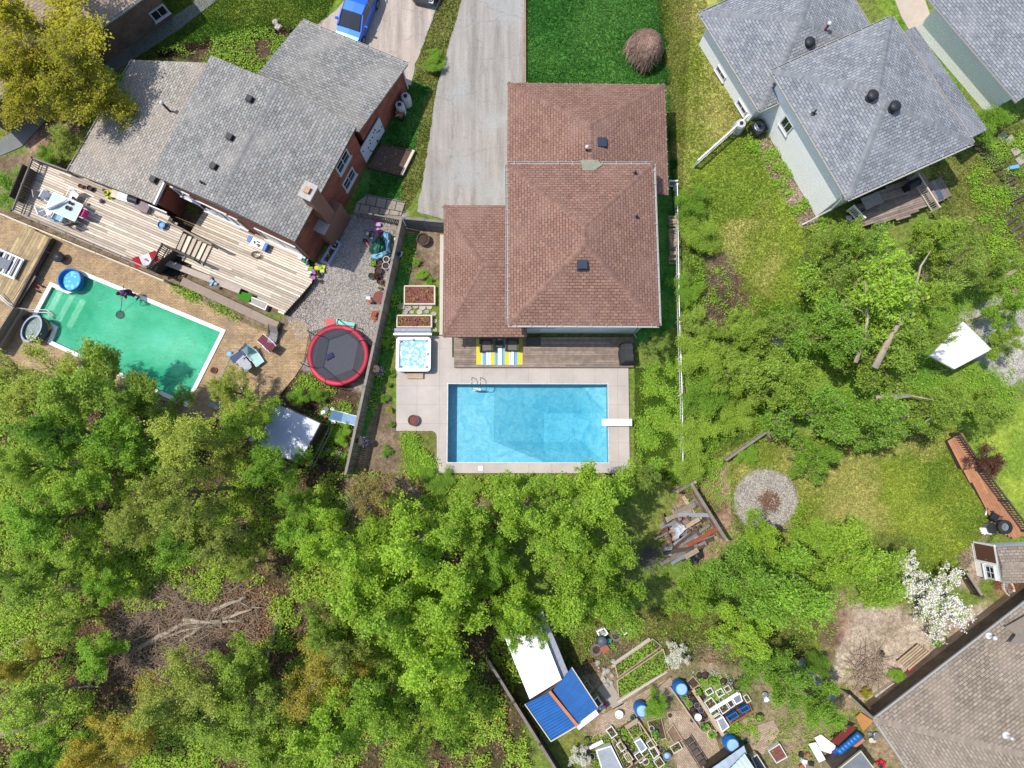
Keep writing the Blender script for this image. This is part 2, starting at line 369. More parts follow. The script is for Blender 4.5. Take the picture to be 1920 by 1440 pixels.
me = bpy.data.meshes.new('ground'); zz = (fbm(xf, yf, .8, 5) - .5) * .05
hid = (sdist(xf, yf, BP) < 1.0) | (sdist(xf, yf, GP) < 1.0); zz[hid] = -.03
me.vertices.add(len(xf)); me.vertices.foreach_set('co', np.stack([xf, yf, zz - .03], -1).astype(np.float32).ravel())
me.loops.add(q.size); me.loops.foreach_set('vertex_index', q.astype(np.int32).ravel())
me.polygons.add(len(q)); me.polygons.foreach_set('loop_start', np.arange(0, q.size, 4, dtype=np.int32))
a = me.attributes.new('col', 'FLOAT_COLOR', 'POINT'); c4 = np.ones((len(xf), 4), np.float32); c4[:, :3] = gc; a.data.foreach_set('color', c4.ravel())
me.update(calc_edges=True)
m, t, bs = new_mat('ground'); v = objc(t); a = attr(t, 'col')
c = mixc(t, 1.0, a.outputs['Color'], ramp(t, noise(t, v, 3.5, 8, .75), .34, .66, (.55, .55, .55, 1), (1.5, 1.5, 1.5, 1)), 'MULTIPLY')
c = mixc(t, 1.0, c, ramp(t, noise(t, v, 19, 3, .7), .3, .7, (.6, .6, .6, 1), (1.4, 1.4, 1.4, 1)), 'MULTIPLY')
t.links.new(c, bs.inputs['Base Color']); bs.inputs['Roughness'].default_value = .95; bs.inputs['Specular IOR Level'].default_value = .1
bump(t, bs, noise(t, v, 14, 5, .7), .7, .05); me.materials.append(m)
go = bpy.data.objects.new('ground', me); COL.objects.link(go); go['kind'] = 'structure'
def ragged(pts, amp=.06, st_=.35, seed=0):
    """subdivide an outline and let its edge wander"""
    out = []; n = len(pts)
    for i in range(n):
        a, b = Vector(pts[i][:2]), Vector(pts[(i + 1) % n][:2]); L = (b - a).length; k = max(1, int(L / st_))
        for j in range(k):
            p = a.lerp(b, j / k); out.append((p.x + random.uniform(-amp, amp), p.y + random.uniform(-amp, amp)))
    return out
# ---------------------------------------------------------------- driveways
def drivemat(name, base, patch, crack):
    m, t, bs = new_mat(name); v = objc(t)
    mp = N(t, 'ShaderNodeMapping'); mp.inputs['Scale'].default_value = (1.6, .12, 1); t.links.new(v, mp.inputs[0])
    c = mixc(t, ramp(t, noise(t, mp.outputs[0], 1.1, 5, .6), .38, .66), base, dk(base, .62))
    c = mixc(t, ramp(t, noise(t, v, .22, 4, .5), .5, .62), c, patch)
    c = mixc(t, mul(t, ramp(t, noise(t, v, 2.2, 9, .75), .56, .7), .6), c, dk(base, .45))
    c = mixc(t, 1.0, c, ramp(t, noise(t, v, 24, 3, .8), .3, .7, (.78,) * 3 + (1,), (1.22,) * 3 + (1,)), 'MULTIPLY')
    vo = N(t, 'ShaderNodeTexVoronoi', feature='DISTANCE_TO_EDGE'); vo.inputs['Scale'].default_value = .3
    mp2 = N(t, 'ShaderNodeMapping'); t.links.new(v, mp2.inputs[0])
    nn = N(t, 'ShaderNodeTexNoise'); nn.inputs['Scale'].default_value = 1.2; t.links.new(v, nn.inputs[0])
    vm = N(t, 'ShaderNodeVectorMath', operation='ADD'); t.links.new(v, vm.inputs[0]); t.links.new(nn.outputs['Color'], vm.inputs[1]); t.links.new(vm.outputs[0], vo.inputs['Vector'])
    c = mixc(t, ramp(t, vo.outputs['Distance'], .002, .009, (.5, .5, .5, 1), (0, 0, 0, 1)), c, crack)
    t.links.new(c, bs.inputs['Base Color']); bs.inputs['Roughness'].default_value = .9; bs.inputs['Specular IOR Level'].default_value = .2
    bump(t, bs, noise(t, v, 30, 3), .3, .01); return m
def slab(name, px, z, mat, amp=.05, seed=0, world=None, th=.12):
    b = MB(); b.prism(ragged(world or PP(px), amp), z - th, z)
    return solo(name, b, mat, kind='structure')
M_dr = drivemat('old_asphalt', S(182, 174, 164), S(172, 172, 166), S(136, 128, 120))
M_dl = drivemat('worn_asphalt', S(206, 192, 178), S(194, 178, 164), S(150, 138, 126))
slab('driveway', [(872, -300), (984, -300), (983, 160), (1000, 300), (960, 420), (834, 412), (781, 398), (792, 345), (820, 160), (866, 0)], .02, M_dr, .05)
slab('driveway', [(660, -300), (842, -300), (826, 0), (802, 62), (776, 130), (772, 160), (700, 170), (590, 90), (596, 46), (630, 22), (645, 0)], .02, M_dl, .07)
M_conc = mk('concrete', S(206, 196, 184), .85, .07, .6, .1)
b = MB(); b.beam(P(984, -200, .08), P(984.5, 157, .08), .12, .26); solo('retaining_kerb', b, mk('brown_kerb', S(168, 140, 122), .9), 'narrow brown retaining edge between the long driveway and dark green lawn', 'kerb')
# ---------------------------------------------------------------- concrete patio round the blue pool (with the pool hole left open)
m, t, bs = new_mat('patio_concrete'); v = objc(t)
b_ = N(t, 'ShaderNodeTexBrick'); mp = N(t, 'ShaderNodeMapping'); mp.inputs['Location'].default_value = (.35, .2, 0); t.links.new(v, mp.inputs[0]); t.links.new(mp.outputs[0], b_.inputs[0])
b_.offset = 0; b_.inputs['Scale'].default_value = 1; b_.inputs['Brick Width'].default_value = 1.35; b_.inputs['Row Height'].default_value = 1.15; b_.inputs['Mortar Size'].default_value = .012
cc = S(203, 192, 182); b_.inputs['Color1'].default_value = cc; b_.inputs['Color2'].default_value = dk(cc, .96); b_.inputs['Mortar'].default_value = dk(cc, .72)
c = mixc(t, 1.0, b_.outputs['Color'], ramp(t, noise(t, v, .8, 6), .3, .7, (.86, .86, .87, 1), (1.08, 1.07, 1.06, 1)), 'MULTIPLY')
c = mixc(t, 1.0, c, ramp(t, noise(t, v, 22, 3), .3, .7, (.93,) * 3 + (1,), (1.06,) * 3 + (1,)), 'MULTIPLY')
t.links.new(c, bs.inputs['Base Color']); bs.inputs['Roughness'].default_value = .85; M_patio = m
oA = PP([(743, 628), (848, 628), (848, 700), (1177, 684), (1181, 887), (819, 887), (819, 817), (811, 808), (743, 808)], .1)
def ring_slab(name, outer, hole, z0, z1, mat):
    """slab with a hole, filled by bridging: top face triangulated by tessellation"""
    from mathutils.geometry import tessellate_polygon
    pts = [Vector((p[0], p[1], 0)) for p in outer]; hl = [Vector((p[0], p[1], 0)) for p in hole]
    tri = tessellate_polygon([pts, hl]); al = pts + hl; b = MB()
    n = len(al); b.v = [(p.x, p.y, z1) for p in al] + [(p.x, p.y, z0) for p in al]
    for f in tri:
        a_, b2, c_ = [al[i] for i in f]; cr = (b2 - a_).cross(c_ - a_).z
        f = f if cr > 0 else f[::-1]; b.face(f)
    for ring, s0 in ((pts, 0), (hl, len(pts))):
        for i in range(len(ring)):
            j = (i + 1) % len(ring); b.face((s0 + i, s0 + j, n + s0 + j, n + s0 + i))
    return solo(name, b, mat, kind='structure')
oA = PP([(743, 630), (848, 630), (848, 670), (1000, 670), (1178, 672), (1181, 887), (819, 887), (819, 817), (816, 811), (811, 808), (743, 808)], .1)
ring_slab('patio', oA, BP, -.1, .1, M_patio)
# ---------------------------------------------------------------- pool water, liners, coping
def water(name, poly, z, depth, tint, dens, murk=None, ripple=(1.6, .12)):
    m, t, bs = new_mat(name); out = t.nodes['Material Output']; v = objc(t)
    gl = N(t, 'ShaderNodeBsdfGlossy'); gl.inputs['Roughness'].default_value = .04
    tr = N(t, 'ShaderNodeBsdfTransparent'); tr.inputs[0].default_value = (.97, .99, 1, 1)
    fr = N(t, 'ShaderNodeFresnel'); fr.inputs[0].default_value = 1.33
    bp = N(t, 'ShaderNodeBump'); bp.inputs['Strength'].default_value = ripple[1]; bp.inputs['Distance'].default_value = .12
    wv = N(t, 'ShaderNodeMapping'); wv.inputs['Rotation'].default_value = (0, 0, .6); wv.inputs['Scale'].default_value = (1, 2.2, 1); t.links.new(v, wv.inputs[0])
    t.links.new(noise(t, wv.outputs[0], ripple[0], 5, .6), bp.inputs['Height'])
    for n_ in (gl, fr): t.links.new(bp.outputs[0], n_.inputs['Normal'])
    base = tr.outputs[0]
    if murk:
        df = N(t, 'ShaderNodeBsdfDiffuse'); t.links.new(mixc(t, ramp(t, noise(t, v, .25, 4), .35, .65), murk[0], murk[1]), df.inputs[0])
        t.links.new(bp.outputs[0], df.inputs['Normal'])
        mm = N(t, 'ShaderNodeMixShader'); mm.inputs[0].default_value = murk[2]; t.links.new(base, mm.inputs[1]); t.links.new(df.outputs[0], mm.inputs[2]); base = mm.outputs[0]
    mx = N(t, 'ShaderNodeMixShader'); t.links.new(fr.outputs[0], mx.inputs[0]); t.links.new(base, mx.inputs[1]); t.links.new(gl.outputs[0], mx.inputs[2]); t.links.new(mx.outputs[0], out.inputs[0])
    va = N(t, 'ShaderNodeVolumeAbsorption'); va.inputs['Color'].default_value = tint; va.inputs['Density'].default_value = dens; t.links.new(va.outputs[0], out.inputs['Volume'])
    b = MB(); b.prism(inset(poly, -.03), z - depth, z)
    return solo(name, b, m, kind='structure')
def liner(name, poly, z, floorpts, mat):
    """basin: walls down from the rim and a floor; floorpts = list of (outline, depth) cells"""
    b = MB(); n = len(poly)
    return b
c1, c2 = S(150, 212, 222, 1.25), S(96, 184, 206, 1.25)
m, t, bs = new_mat('liner_with_caustics'); v = objc(t)
vo = N(t, 'ShaderNodeTexNoise'); vo.inputs['Scale'].default_value = 1.5; vo.inputs['Detail'].default_value = 6; vo.inputs['Roughness'].default_value = .62; vo.inputs['Distortion'].default_value = 1.6; t.links.new(v, vo.inputs[0])  # swirled mottling paints rippled water light into the liner, besides its vinyl pattern
c = mixc(t, ramp(t, vo.outputs['Fac'], .36, .7), c1, c2)
c = mixc(t, 1.0, c, ramp(t, noise(t, v, 9, 4), .35, .65, (.86, .9, .92, 1), (1.1, 1.08, 1.06, 1)), 'MULTIPLY')
t.links.new(c, bs.inputs['Base Color']); bs.inputs['Roughness'].default_value = .5; M_liner = m
A, B_, C_, D_ = [Vector(p) for p in BP]      # NW NE SE SW
def bl(u, w_, z):
    p = lerp(lerp(A, B_, u), lerp(D_, C_, u), w_); return (p.x, p.y, z)
b = MB(); z0 = .1; sh = -1.05; dp = -1.95; u1, u2, u3 = .285, .61, .85
for (a1, b1, a2, b2) in (((0, 0), (1, 0), 0, 0), ((1, 0), (1, 1), 0, 0), ((1, 1), (0, 1), 0, 0), ((0, 1), (0, 0), 0, 0)):
    b.poly([bl(*a1, z0), bl(*b1, z0), bl(*b1, -.95), bl(*a1, -.95)])
for w0, w1 in ((0, .35), (.35, .73), (.73, 1)):
    f = lambda u, w_, d: bl(u, w_, d)
    dd = lambda w_: (sh if w_ in (0, 1) else dp)
    b.poly([f(0, w0, -.95), f(0, w1, -.95), f(u1, w1, sh), f(u1, w0, sh)])
    b.poly([f(u1, w0, sh), f(u1, w1, sh), f(u2 if w1 < 1 else u2, w1, dd(w1)), f(u2, w0, dd(w0))])
    b.poly([f(u2, w0, dd(w0)), f(u2, w1, dd(w1)), f(u3, w1, dd(w1)), f(u3, w0, dd(w0))])
    b.poly([f(u3, w0, dd(w0)), f(u3, w1, dd(w1)), f(1, w1, -.95), f(1, w0, -.95)])
solo('pool_basin', b, M_liner, kind='structure')
water('pool_water', BP, -.06, 2.6, (.2, .74, .86, 1), .3, ripple=(2.2, .2))
def coping(name, poly, wd, z0, z1, mat, seg=None):
    b = MB(); o_ = inset(poly, -wd); n = len(poly)
    for i in range(n):
        j = (i + 1) % n; b.prism([tuple(poly[i][:2]), tuple(poly[j][:2]), o_[j], o_[i]], z0, z1)
    return b
b = coping('x', inset(BP, .03), .05, -.02, .125, None); solo('pool_coping', b, mk('rim_white', S(225, 222, 214), .5), 'thin pale coping lip round the blue swimming pool', 'pool edge')
# green pool
M_tread = mk('pool_white', S(236, 238, 232, 1.15), .5, .05)
b = MB(); n = len(GP)
for i in range(n): b.poly([tuple(GP[i][:2]) + (.06,), tuple(GP[(i + 1) % n][:2]) + (.06,), tuple(GP[(i + 1) % n][:2]) + (-1.4,), tuple(GP[i][:2]) + (-1.4,)])
b.poly([tuple(p[:2]) + (-1.4,) for p in GP]); solo('pool_basin', b, mk('green_liner', S(120, 200, 170), .6, .1, 1), kind='structure')
s0, s1 = P(98, 538), P(70, 590); dr_ = (P(128, 551) - s0).normalized()
b = MB()
for k, (d0, d1, zt) in enumerate(((.25, .62, -.22), (.95, 1.3, -.36), (1.6, 2.0, -.5))):
    b.prism([tuple((s0 + dr_ * d0)[:2]), tuple((s1 + dr_ * d0)[:2]), tuple((s1 + dr_ * d1)[:2]), tuple((s0 + dr_ * d1)[:2])], -1.3, zt)
solo('pool_steps', b, M_tread, 'white entry steps under the water at the left end of the green pool', 'pool steps')
water('pool_water', GP, -.1, 1.2, (.3, .85, .65, 1), .3, murk=(S(40, 182, 128, 1.1), S(104, 212, 172, 1.05), .62), ripple=(2.4, 1.0))
b = coping('x', GP, .24, -.05, .12, None); solo('pool_coping', b, mk('coping_white', S(240, 238, 230, 1.2), .55, .05), 'white coping round the murky green swimming pool', 'pool edge')
# paved yard round the green pool (hole left for the pool)
M_pav = bricky('tan_pavers', S(196, 168, 132), S(176, 148, 112), S(128, 106, 80), .2, .1, .008, .25, co_='Object', bl=S(150, 128, 108))
oP = PP([(-60, 375), (0, 398), (306, 523), (345, 545), (420, 590), (520, 632), (552, 596), (572, 605), (582, 640), (570, 680), (540, 722), (520, 745), (470, 770), (350, 800), (60, 690), (-40, 700)], .05)
ring_slab('patio', [tuple(p) for p in ragged(oP, .03, .5)], [tuple(p) for p in inset(GP, -.2)], -.1, .05, M_pav)
# small paved squares and paths
M_slabs = bricky('grey_slabs', S(176, 164, 150), S(160, 150, 138), S(92, 84, 74), .62, .62, .03, .18, co_='UV')
def uvslab(name, px, z, mat, rot=0, kind='structure', th=.06, **kw):
    w_ = PP(px, z); b = MB(); c_, s_ = cos(rot), sin(rot)
    a = [tuple(p) for p in w_]; ar = sum(a[i][0] * a[(i + 1) % len(a)][1] - a[(i + 1) % len(a)][0] * a[i][1] for i in range(len(a)))
    if ar < 0: a = a[::-1]
    b.poly(a, [(p[0] * c_ + p[1] * s_, -p[0] * s_ + p[1] * c_) for p in a])
    b.prism([(p[0], p[1]) for p in a], z - th, z - .004)
    return solo(name, b, mat, kind=kind, **kw)
uvslab('paving', [(690, 364), (760, 378), (752, 404), (664, 398), (668, 380)], .04, M_slabs, -.2)
uvslab('path', [(255, 72), (300, 46), (360, 8), (404, -60), (420, -60), (404, 2), (340, 52), (283, 90), (100, 210), (40, 275), (0, 292), (0, 262), (80, 200)], .03, mk('slate_path', S(128, 130, 126), .8, .12, 1.5), .7)
M_bedpath = bricky('herringbone_path', S(196, 172, 148), S(172, 150, 126), S(120, 104, 86), .2, .1, .008, .22, co_='UV')
uvslab('path', [(1120, 1345), (1254, 1270), (1275, 1292), (1150, 1370), (1110, 1390)], .02, M_bedpath, .5)
uvslab('path', [(1250, 1335), (1285, 1330), (1340, 1375), (1380, 1500), (1310, 1500), (1270, 1440), (1262, 1385)], .025, M_bedpath, -.9)
uvslab('path', [(1405, 1365), (1450, 1350), (1462, 1372), (1430, 1415), (1408, 1400)], .02, M_bedpath, .5)
uvslab('path', [(1120, 1292), (1140, 1270), (1170, 1320), (1150, 1330)], .02, mk('bed_path', S(176, 166, 150), .9, .1, 2))
uvslab('path', [(1640, -100), (1700, -100), (1745, 30), (1732, 60), (1705, 56), (1690, 30)], .02, mk('worn_path', S(202, 186, 168), .9, .1, 2))
uvslab('path', [(1560, 1240), (1700, 1180), (1640, 1330)], .0, mk('x', S(200, 184, 164), .9), .5) if 0 else None
# ================================================================ HOUSES
def rface(b, pts):
    p = [Vector(x) for x in pts]; u = (p[1] - p[0]).normalized(); n = (p[1] - p[0]).cross(p[2] - p[1]).normalized(); v = n.cross(u)
    if n.z < 0: v = -v
    off = random.random() * 3
    b.poly(pts, [((q_ - p[0]).dot(u) + off, (q_ - p[0]).dot(v)) for q_ in p])
def tilted(pts, z):
    """plan outline -> points on the eave at height z"""
    return [Vector((p[0], p[1], z)) for p in pts]
def hip(A, B, C, D, pitch, h0=True, h1=True):
    A, B, C, D = [Vector(x) for x in (A, B, C, D)]; W = ((D - A).length + (C - B).length) / 2; L = ((B - A).length + (C - D).length) / 2
    M0 = (A + D) / 2; M1 = (B + C) / 2; d = (M1 - M0).normalized(); z = Vector((0, 0, pitch * W / 2))
    R0 = M0 + d * (min(W / 2, L / 2 - .02) if h0 else 0) + z; R1 = M1 - d * (min(W / 2, L / 2 - .02) if h1 else 0) + z
    b = MB(); rface(b, [A, B, R1, R0]); rface(b, [C, D, R0, R1])
    rface(b, [B, C, R1]); rface(b, [D, A, R0])
    caps = [(R0, R1)]
    if h0: caps += [(A, R0), (D, R0)]
    if h1: caps += [(B, R1), (C, R1)]
    return b, caps, (R0, R1)
def capmesh(caps, wd=.26):
    b = MB()
    for p, q_ in caps:
        p, q_ = Vector(p), Vector(q_); L = (q_ - p).length; n = max(1, int(L / .16)); d = (q_ - p) / n
        for i in range(n):
            a = p + d * i + Vector((0, 0, .015)); e = a + d * .96 + Vector((0, 0, .012)); sd = Vector((d.y, -d.x, 0)).normalized() * wd / 2; dn = Vector((0, 0, .05))
            b.rv = random.random(); k = len(b.v)
            b.v += [tuple(x) for x in (a - sd - dn, a, a + sd - dn, e - sd - dn, e, e + sd - dn)]
            b.face((k, k + 1, k + 4, k + 3)); b.face((k + 1, k + 2, k + 5, k + 4))
    b.rv = None; return b
def gutter(pts, closed=True, w=.11):
    """metal gutter with a row of hangers along the eaves"""
    b = MB(); n = len(pts)
    for i in range(n if closed else n - 1):
        p, q_ = Vector(pts[i]), Vector(pts[(i + 1) % n]); d = (q_ - p).normalized(); sd = Vector((d.y, -d.x, 0)) * .06
        if closed:
            ctr = sum((Vector(x) for x in pts), Vector()) / n
            if sd.dot(p - ctr) < 0: sd = -sd
        b.beam(p + sd * 1.9 - Vector((0, 0, .06)), q_ + sd * 1.9 - Vector((0, 0, .06)), .02, .12)
        b.beam(p + sd + Vector((0, 0, -.12)), q_ + sd + Vector((0, 0, -.12)), .12, .015)
        k = int((q_ - p).length / .75)
        for j in range(k): h = p.lerp(q_, (j + .5) / k); b.beam(h - sd * .5, h + sd * 2.1, .035, .02)
    return b
M_gut = mk('gutter_white', S(192, 188, 182), .5, .08, 3); M_gutb = mk('gutter_brown', S(120, 98, 88), .5, .1, 3)
M_fas = mk('soffit_white', S(214, 218, 220), .6, .05)
R_brown = shingle('brown_shingles', S(178, 138, 120, 1.7), S(158, 120, 105, 1.7), S(98, 74, 64, 1.7), S(182, 148, 132, 1.7)); C_brown = mk('brown_caps', S(160, 124, 108, 1.7), .95, .12, 6, .2, fv=.18)
R_grey = shingle('grey_shingles', S(168, 166, 160, 1.35), S(136, 134, 130, 1.35), S(84, 82, 82), S(184, 176, 166, 1.35)); C_grey = mk('grey_caps', S(140, 139, 136), .95, .12, 6, .2, fv=.15)
R_blue = shingle('blue_grey_shingles', S(166, 168, 170, 1.4), S(134, 138, 142, 1.4), S(88, 92, 96), S(180, 180, 182, 1.4)); C_blue = mk('blue_grey_caps', S(140, 142, 144), .95, .12, 6, .2, fv=.15)
R_tan = shingle('tan_shingles', S(172, 158, 140, 1.4), S(138, 126, 110, 1.4), S(92, 82, 72), S(180, 164, 146, 1.4)); C_tan = mk('tan_caps', S(158, 144, 128), .95, .12, 6, .2, fv=.15)
M_rbrick = bricky('red_brick', S(156, 80, 60, 1.15), S(136, 66, 50, 1.15), S(140, 104, 88, 1.2)); M_bbrick = bricky('brown_brick', S(140, 116, 100), S(120, 98, 84), S(150, 132, 118))
M_side = bricky('white_siding', S(246, 245, 240, 1.02), S(244, 243, 238, 1.02), S(226, 226, 224, 1.05), 30, .16, .008, .03, .6)
M_side2 = bricky('pale_blue_siding', S(240, 242, 242, 1.05), S(236, 240, 240, 1.05), S(214, 218, 220, 1.1), 30, .16, .012, .04, .6)
M_frame = mk('window_white', S(226, 228, 228), .5, .04)
def glassmat():
    m, t, bs = new_mat('window_glass'); bs.inputs['Base Color'].default_value = (.012, .016, .02, 1); bs.inputs['Roughness'].default_value = .06; bs.inputs['Specular IOR Level'].default_value = .8; return m
M_glass = glassmat(); M_black = mk('black_plastic', S(44, 46, 50), .5, .15); M_pvc = mk('white_pvc', S(232, 230, 226), .45, .05)
M_dark = mk('dark_metal', S(62, 62, 64), .45, .12, 4, .1, None, .3)
def window(root, c, a, w, h, name='window', bars=1, tilt=0, hb=0):
    """c: point on the wall face; a: angle of the outward normal; parts: window > pane"""
    n = Vector((cos(a), sin(a), 0)); s_ = Vector((-sin(a), cos(a), 0)); u = Vector((0, 0, 1)); c = Vector(c) + n * .02; b = MB(); g = .07
    for sx in (-1, 1): b.beam(c + s_ * sx * (w / 2) - u * h / 2, c + s_ * sx * (w / 2) + u * h / 2, .07, .09)
    for sz in (-1, 1): b.beam(c + u * sz * h / 2 - s_ * (w / 2 + .05), c + u * sz * h / 2 + s_ * (w / 2 + .05), .1, .08)
    for k in range(bars):
        o_ = s_ * w * ((k + 1) / (bars + 1) - .5); b.beam(c + o_ - u * h / 2, c + o_ + u * h / 2, .045, .05)
    for k in range(hb):
        o_ = u * h * ((k + 1) / (hb + 1) - .5); b.beam(c + o_ - s_ * w / 2, c + o_ + s_ * w / 2, .05, .04)
    b.beam(c - u * (h / 2 + .06) - s_ * (w / 2 + .1) + n * .05, c - u * (h / 2 + .06) + s_ * (w / 2 + .1) + n * .05, .16, .04)
    f = part(root, name, b, M_frame, True); g_ = MB(); q_ = c + n * .006
    g_.poly([q_ - s_ * w / 2 - u * h / 2, q_ + s_ * w / 2 - u * h / 2, q_ + s_ * w / 2 + u * h / 2, q_ - s_ * w / 2 + u * h / 2]); part(f, 'pane', g_, M_glass, True); return f
def onwall(p, a, b):
    """nearest point to p on the wall line a-b, keeping p's height"""
    a, b = Vector(a[:2]), Vector(b[:2]); d = (b - a).normalized(); q_ = a + d * (Vector(p[:2]) - a).dot(d); return Vector((q_.x, q_.y, p[2]))
def walls(root, pts, z0, z1, mat, name='wall'):
    b = MB(); b.prism([tuple(p[:2]) for p in pts], z0, z1); return part(root, name, b, mat, True)
def fascia(roof, pts, z, mat=None, th=.16):
    b = MB(); b.prism([tuple(p[:2]) for p in inset(pts, .015)], z - th, z - .012); return part(roof, 'fascia', b, mat or M_fas, True)
def slope(pts4, th=.12):
    """single-slope roof plate through four 3-D points, eave edge first"""
    b = MB(); rface(b, pts4); lo = [Vector(p) - Vector((0, 0, th)) for p in pts4]; b.poly(lo[::-1])
    for i in range(4): j = (i + 1) % 4; b.poly([lo[i], lo[j], pts4[j], pts4[i]])
    return b
def roofz(p, A, B, C, D, pitch):
    """height of a hip roof above its eave at plan point p"""
    d = min(abs(((Vector(b_) - Vector(a)).to_2d().normalized()).cross((Vector(p) - Vector(a)).to_2d())) for a, b_ in ((A, B), (B, C), (C, D), (D, A)))
    return d * pitch
def box_vent(root, p, a=0, sz=.42, name='roof_vent', mat=None):
    b = MB(); p = Vector(p); b.prism([(p.x + x * cos(a) - y * sin(a), p.y + x * sin(a) + y * cos(a)) for x, y in ((-sz * .62, -sz * .62), (sz * .62, -sz * .62), (sz * .62, sz * .62), (-sz * .62, sz * .62))], p.z - .12, p.z + .1)
    b.box((p.x, p.y, p.z + .24), (sz * 1.05, sz * 1.05, .14), a); b.box((p.x, p.y, p.z + .13), (sz * .8, sz * .8, .12), a)
    return part(root, name, b, mat or M_black, True)
def turbine(root, p, name='roof_vent'):
    b = MB(); b.lathe([(.24, -.15), (.24, .1), (.2, .12), (.2, .3), (.3, .34), (.31, .42), (.2, .5), (.05, .53)], p, 18); return part(root, name, b, M_black, True, True)
def pipe(root, p, h=.5, r=.05, mat=None, hood=False, name='vent_pipe', tilt=(0, 0)):
    b = MB(); b.lathe([(r * 2.8, -.06), (r * 2.6, .02), (r * 1.3, .05), (r * 1.2, .1)], p, 12)
    e = Vector(p) + Vector((tilt[0], tilt[1], h)); b.tube([p, e], r, 12); o_ = part(root, name, b, mat or M_dark, True)
    if hood: c = MB(); c.lathe([(r * 1.7, 0), (r * 1.9, .05), (r * .8, .14), (.01, .17)], e, 14); part(o_, 'cap', c, M_pvc, True, True)
    return o_
SOUTH = -pi / 2
# ---------------------------------------------------------------- centre house, brown roofs
H = thing('house', 'split level house with three brown shingled hip roofs beside the blue swimming pool', 'house', P(1080, 430, 0))
def flatrect(pts, z): return [Vector((p.x, p.y, z)) for p in PP(pts, z)]
zF, zM, zL = 3.0, 4.9, 2.65
F4 = flatrect([(952, 155), (1247, 158), (1254, 366), (951, 360)], zF)
b, cp, R = hip(F4[0], F4[3], F4[2], F4[1], .36, True, False); rf = part(H, 'roof', b, R_brown, True); part(rf, 'ridge_cap', capmesh(cp), C_brown, True); fascia(rf, F4, zF, M_gutb)
part(rf, 'gutter', gutter([F4[0], F4[1], F4[2]], False), M_gut, True)
ctr = P(1103, 252, 4.5)
pz = zF + roofz(P(1128, 268, zF + 1.5), *F4, .36); q0 = P(1128, 270, zF + 1.3); box_vent(rf, (q0.x, q0.y, zF + 1.28), 0, .5, mat=mk('navy_metal', S(44, 58, 78), .4, .1))
q0 = P(1098, 288, zF + 1.2); pipe(rf, (q0.x, q0.y, zF + 1.3), .75, .06, None, True)
b = MB(); q0 = P(1108, 291, zF + 1.4); b.ball((q0.x, q0.y, zF + 1.5), .16, 8); part(rf, 'flashing', b, mk('rusty_tin', S(150, 104, 84), .7), True)
M4 = flatrect([(951, 307), (1225, 307), (1236, 610), (953, 609)], zM)
b, cp, R = hip(M4[0], M4[3], M4[2], M4[1], .36); rm = part(H, 'roof', b, R_brown, True); part(rm, 'ridge_cap', capmesh(cp), C_brown, True); fascia(rm, M4, zM, M_gutb)
part(rm, 'gutter', gutter(M4), M_gut, True)
q0 = P(1092, 497, zM + 1.2); box_vent(rm, (q0.x, q0.y, zM + roofz(q0, *M4, .36)), 0, .46, mat=MC['navy_metal'])
for a_, b2 in ((1192, 322), (1194, 406)):
    q0 = P(a_, b2, zM + .5); pipe(rm, (q0.x, q0.y, zM + roofz(q0, *M4, .36)), .35, .045)
b = MB(); k0 = P(1093, 300, zM + .1); b.prism([tuple(P(x, y, zM)[:2]) for x, y in ((1088, 302), (1120, 302), (1128, 312), (1112, 322), (1092, 322))], zM + .03, zM + .16); part(rm, 'flashing', b, mk('verdigris', S(150, 152, 130), .8), True)
L4 = flatrect([(832, 385), (988, 385), (988, 632), (831, 632)], zL)
b, cp, R = hip(L4[0], L4[1], L4[2], L4[3], .33, True, False); rl = part(H, 'roof', b, R_brown, True); part(rl, 'ridge_cap', capmesh(cp[:3]), C_brown, True); fascia(rl, L4, zL, M_gutb); part(rl, 'gutter', gutter([L4[2], L4[3], L4[0]], False), M_gutb, True)
wF, wM, wL = inset(F4, .42), inset(M4, .42), inset(L4, .4)
walls(H, wF, -.1, zF - .15, M_side2); walls(H, wM, -.1, zM - .15, M_side2); walls(H, wL, -.1, zL - .15, M_side2)
wy = wM[3][1]; p = P(1013, 621, 2.4)
window(H, (p.x, wy, 2.9), SOUTH, 1.55, 1.2); p = P(1131, 617, 2.4); window(H, (p.x, wy, 3.1), SOUTH, 1.3, .75)
b = MB(); p = P(992, 625, 1.6); b.box((p.x + .2, wy - .04, 1.3), (.9, .06, 2.0)); part(H, 'door', b, M_frame, True)
b = MB(); q_ = P(1192, 628, 1); b.tube([(q_.x, wy - .05, zM - .2), (q_.x, wy - .05, .3), (q_.x + .2, wy - .3, .1)], .045); part(H, 'downspout', b, M_gut, True)
b = MB(); b.prism([tuple(P(x, y, .1)[:2]) for x, y in ((825, 440), (832, 440), (830, 628), (824, 628))], 0, .12); solo('kerb', b, M_conc, 'straight concrete strip along the foot of the brown roofed house beside the narrow garden', 'kerb')
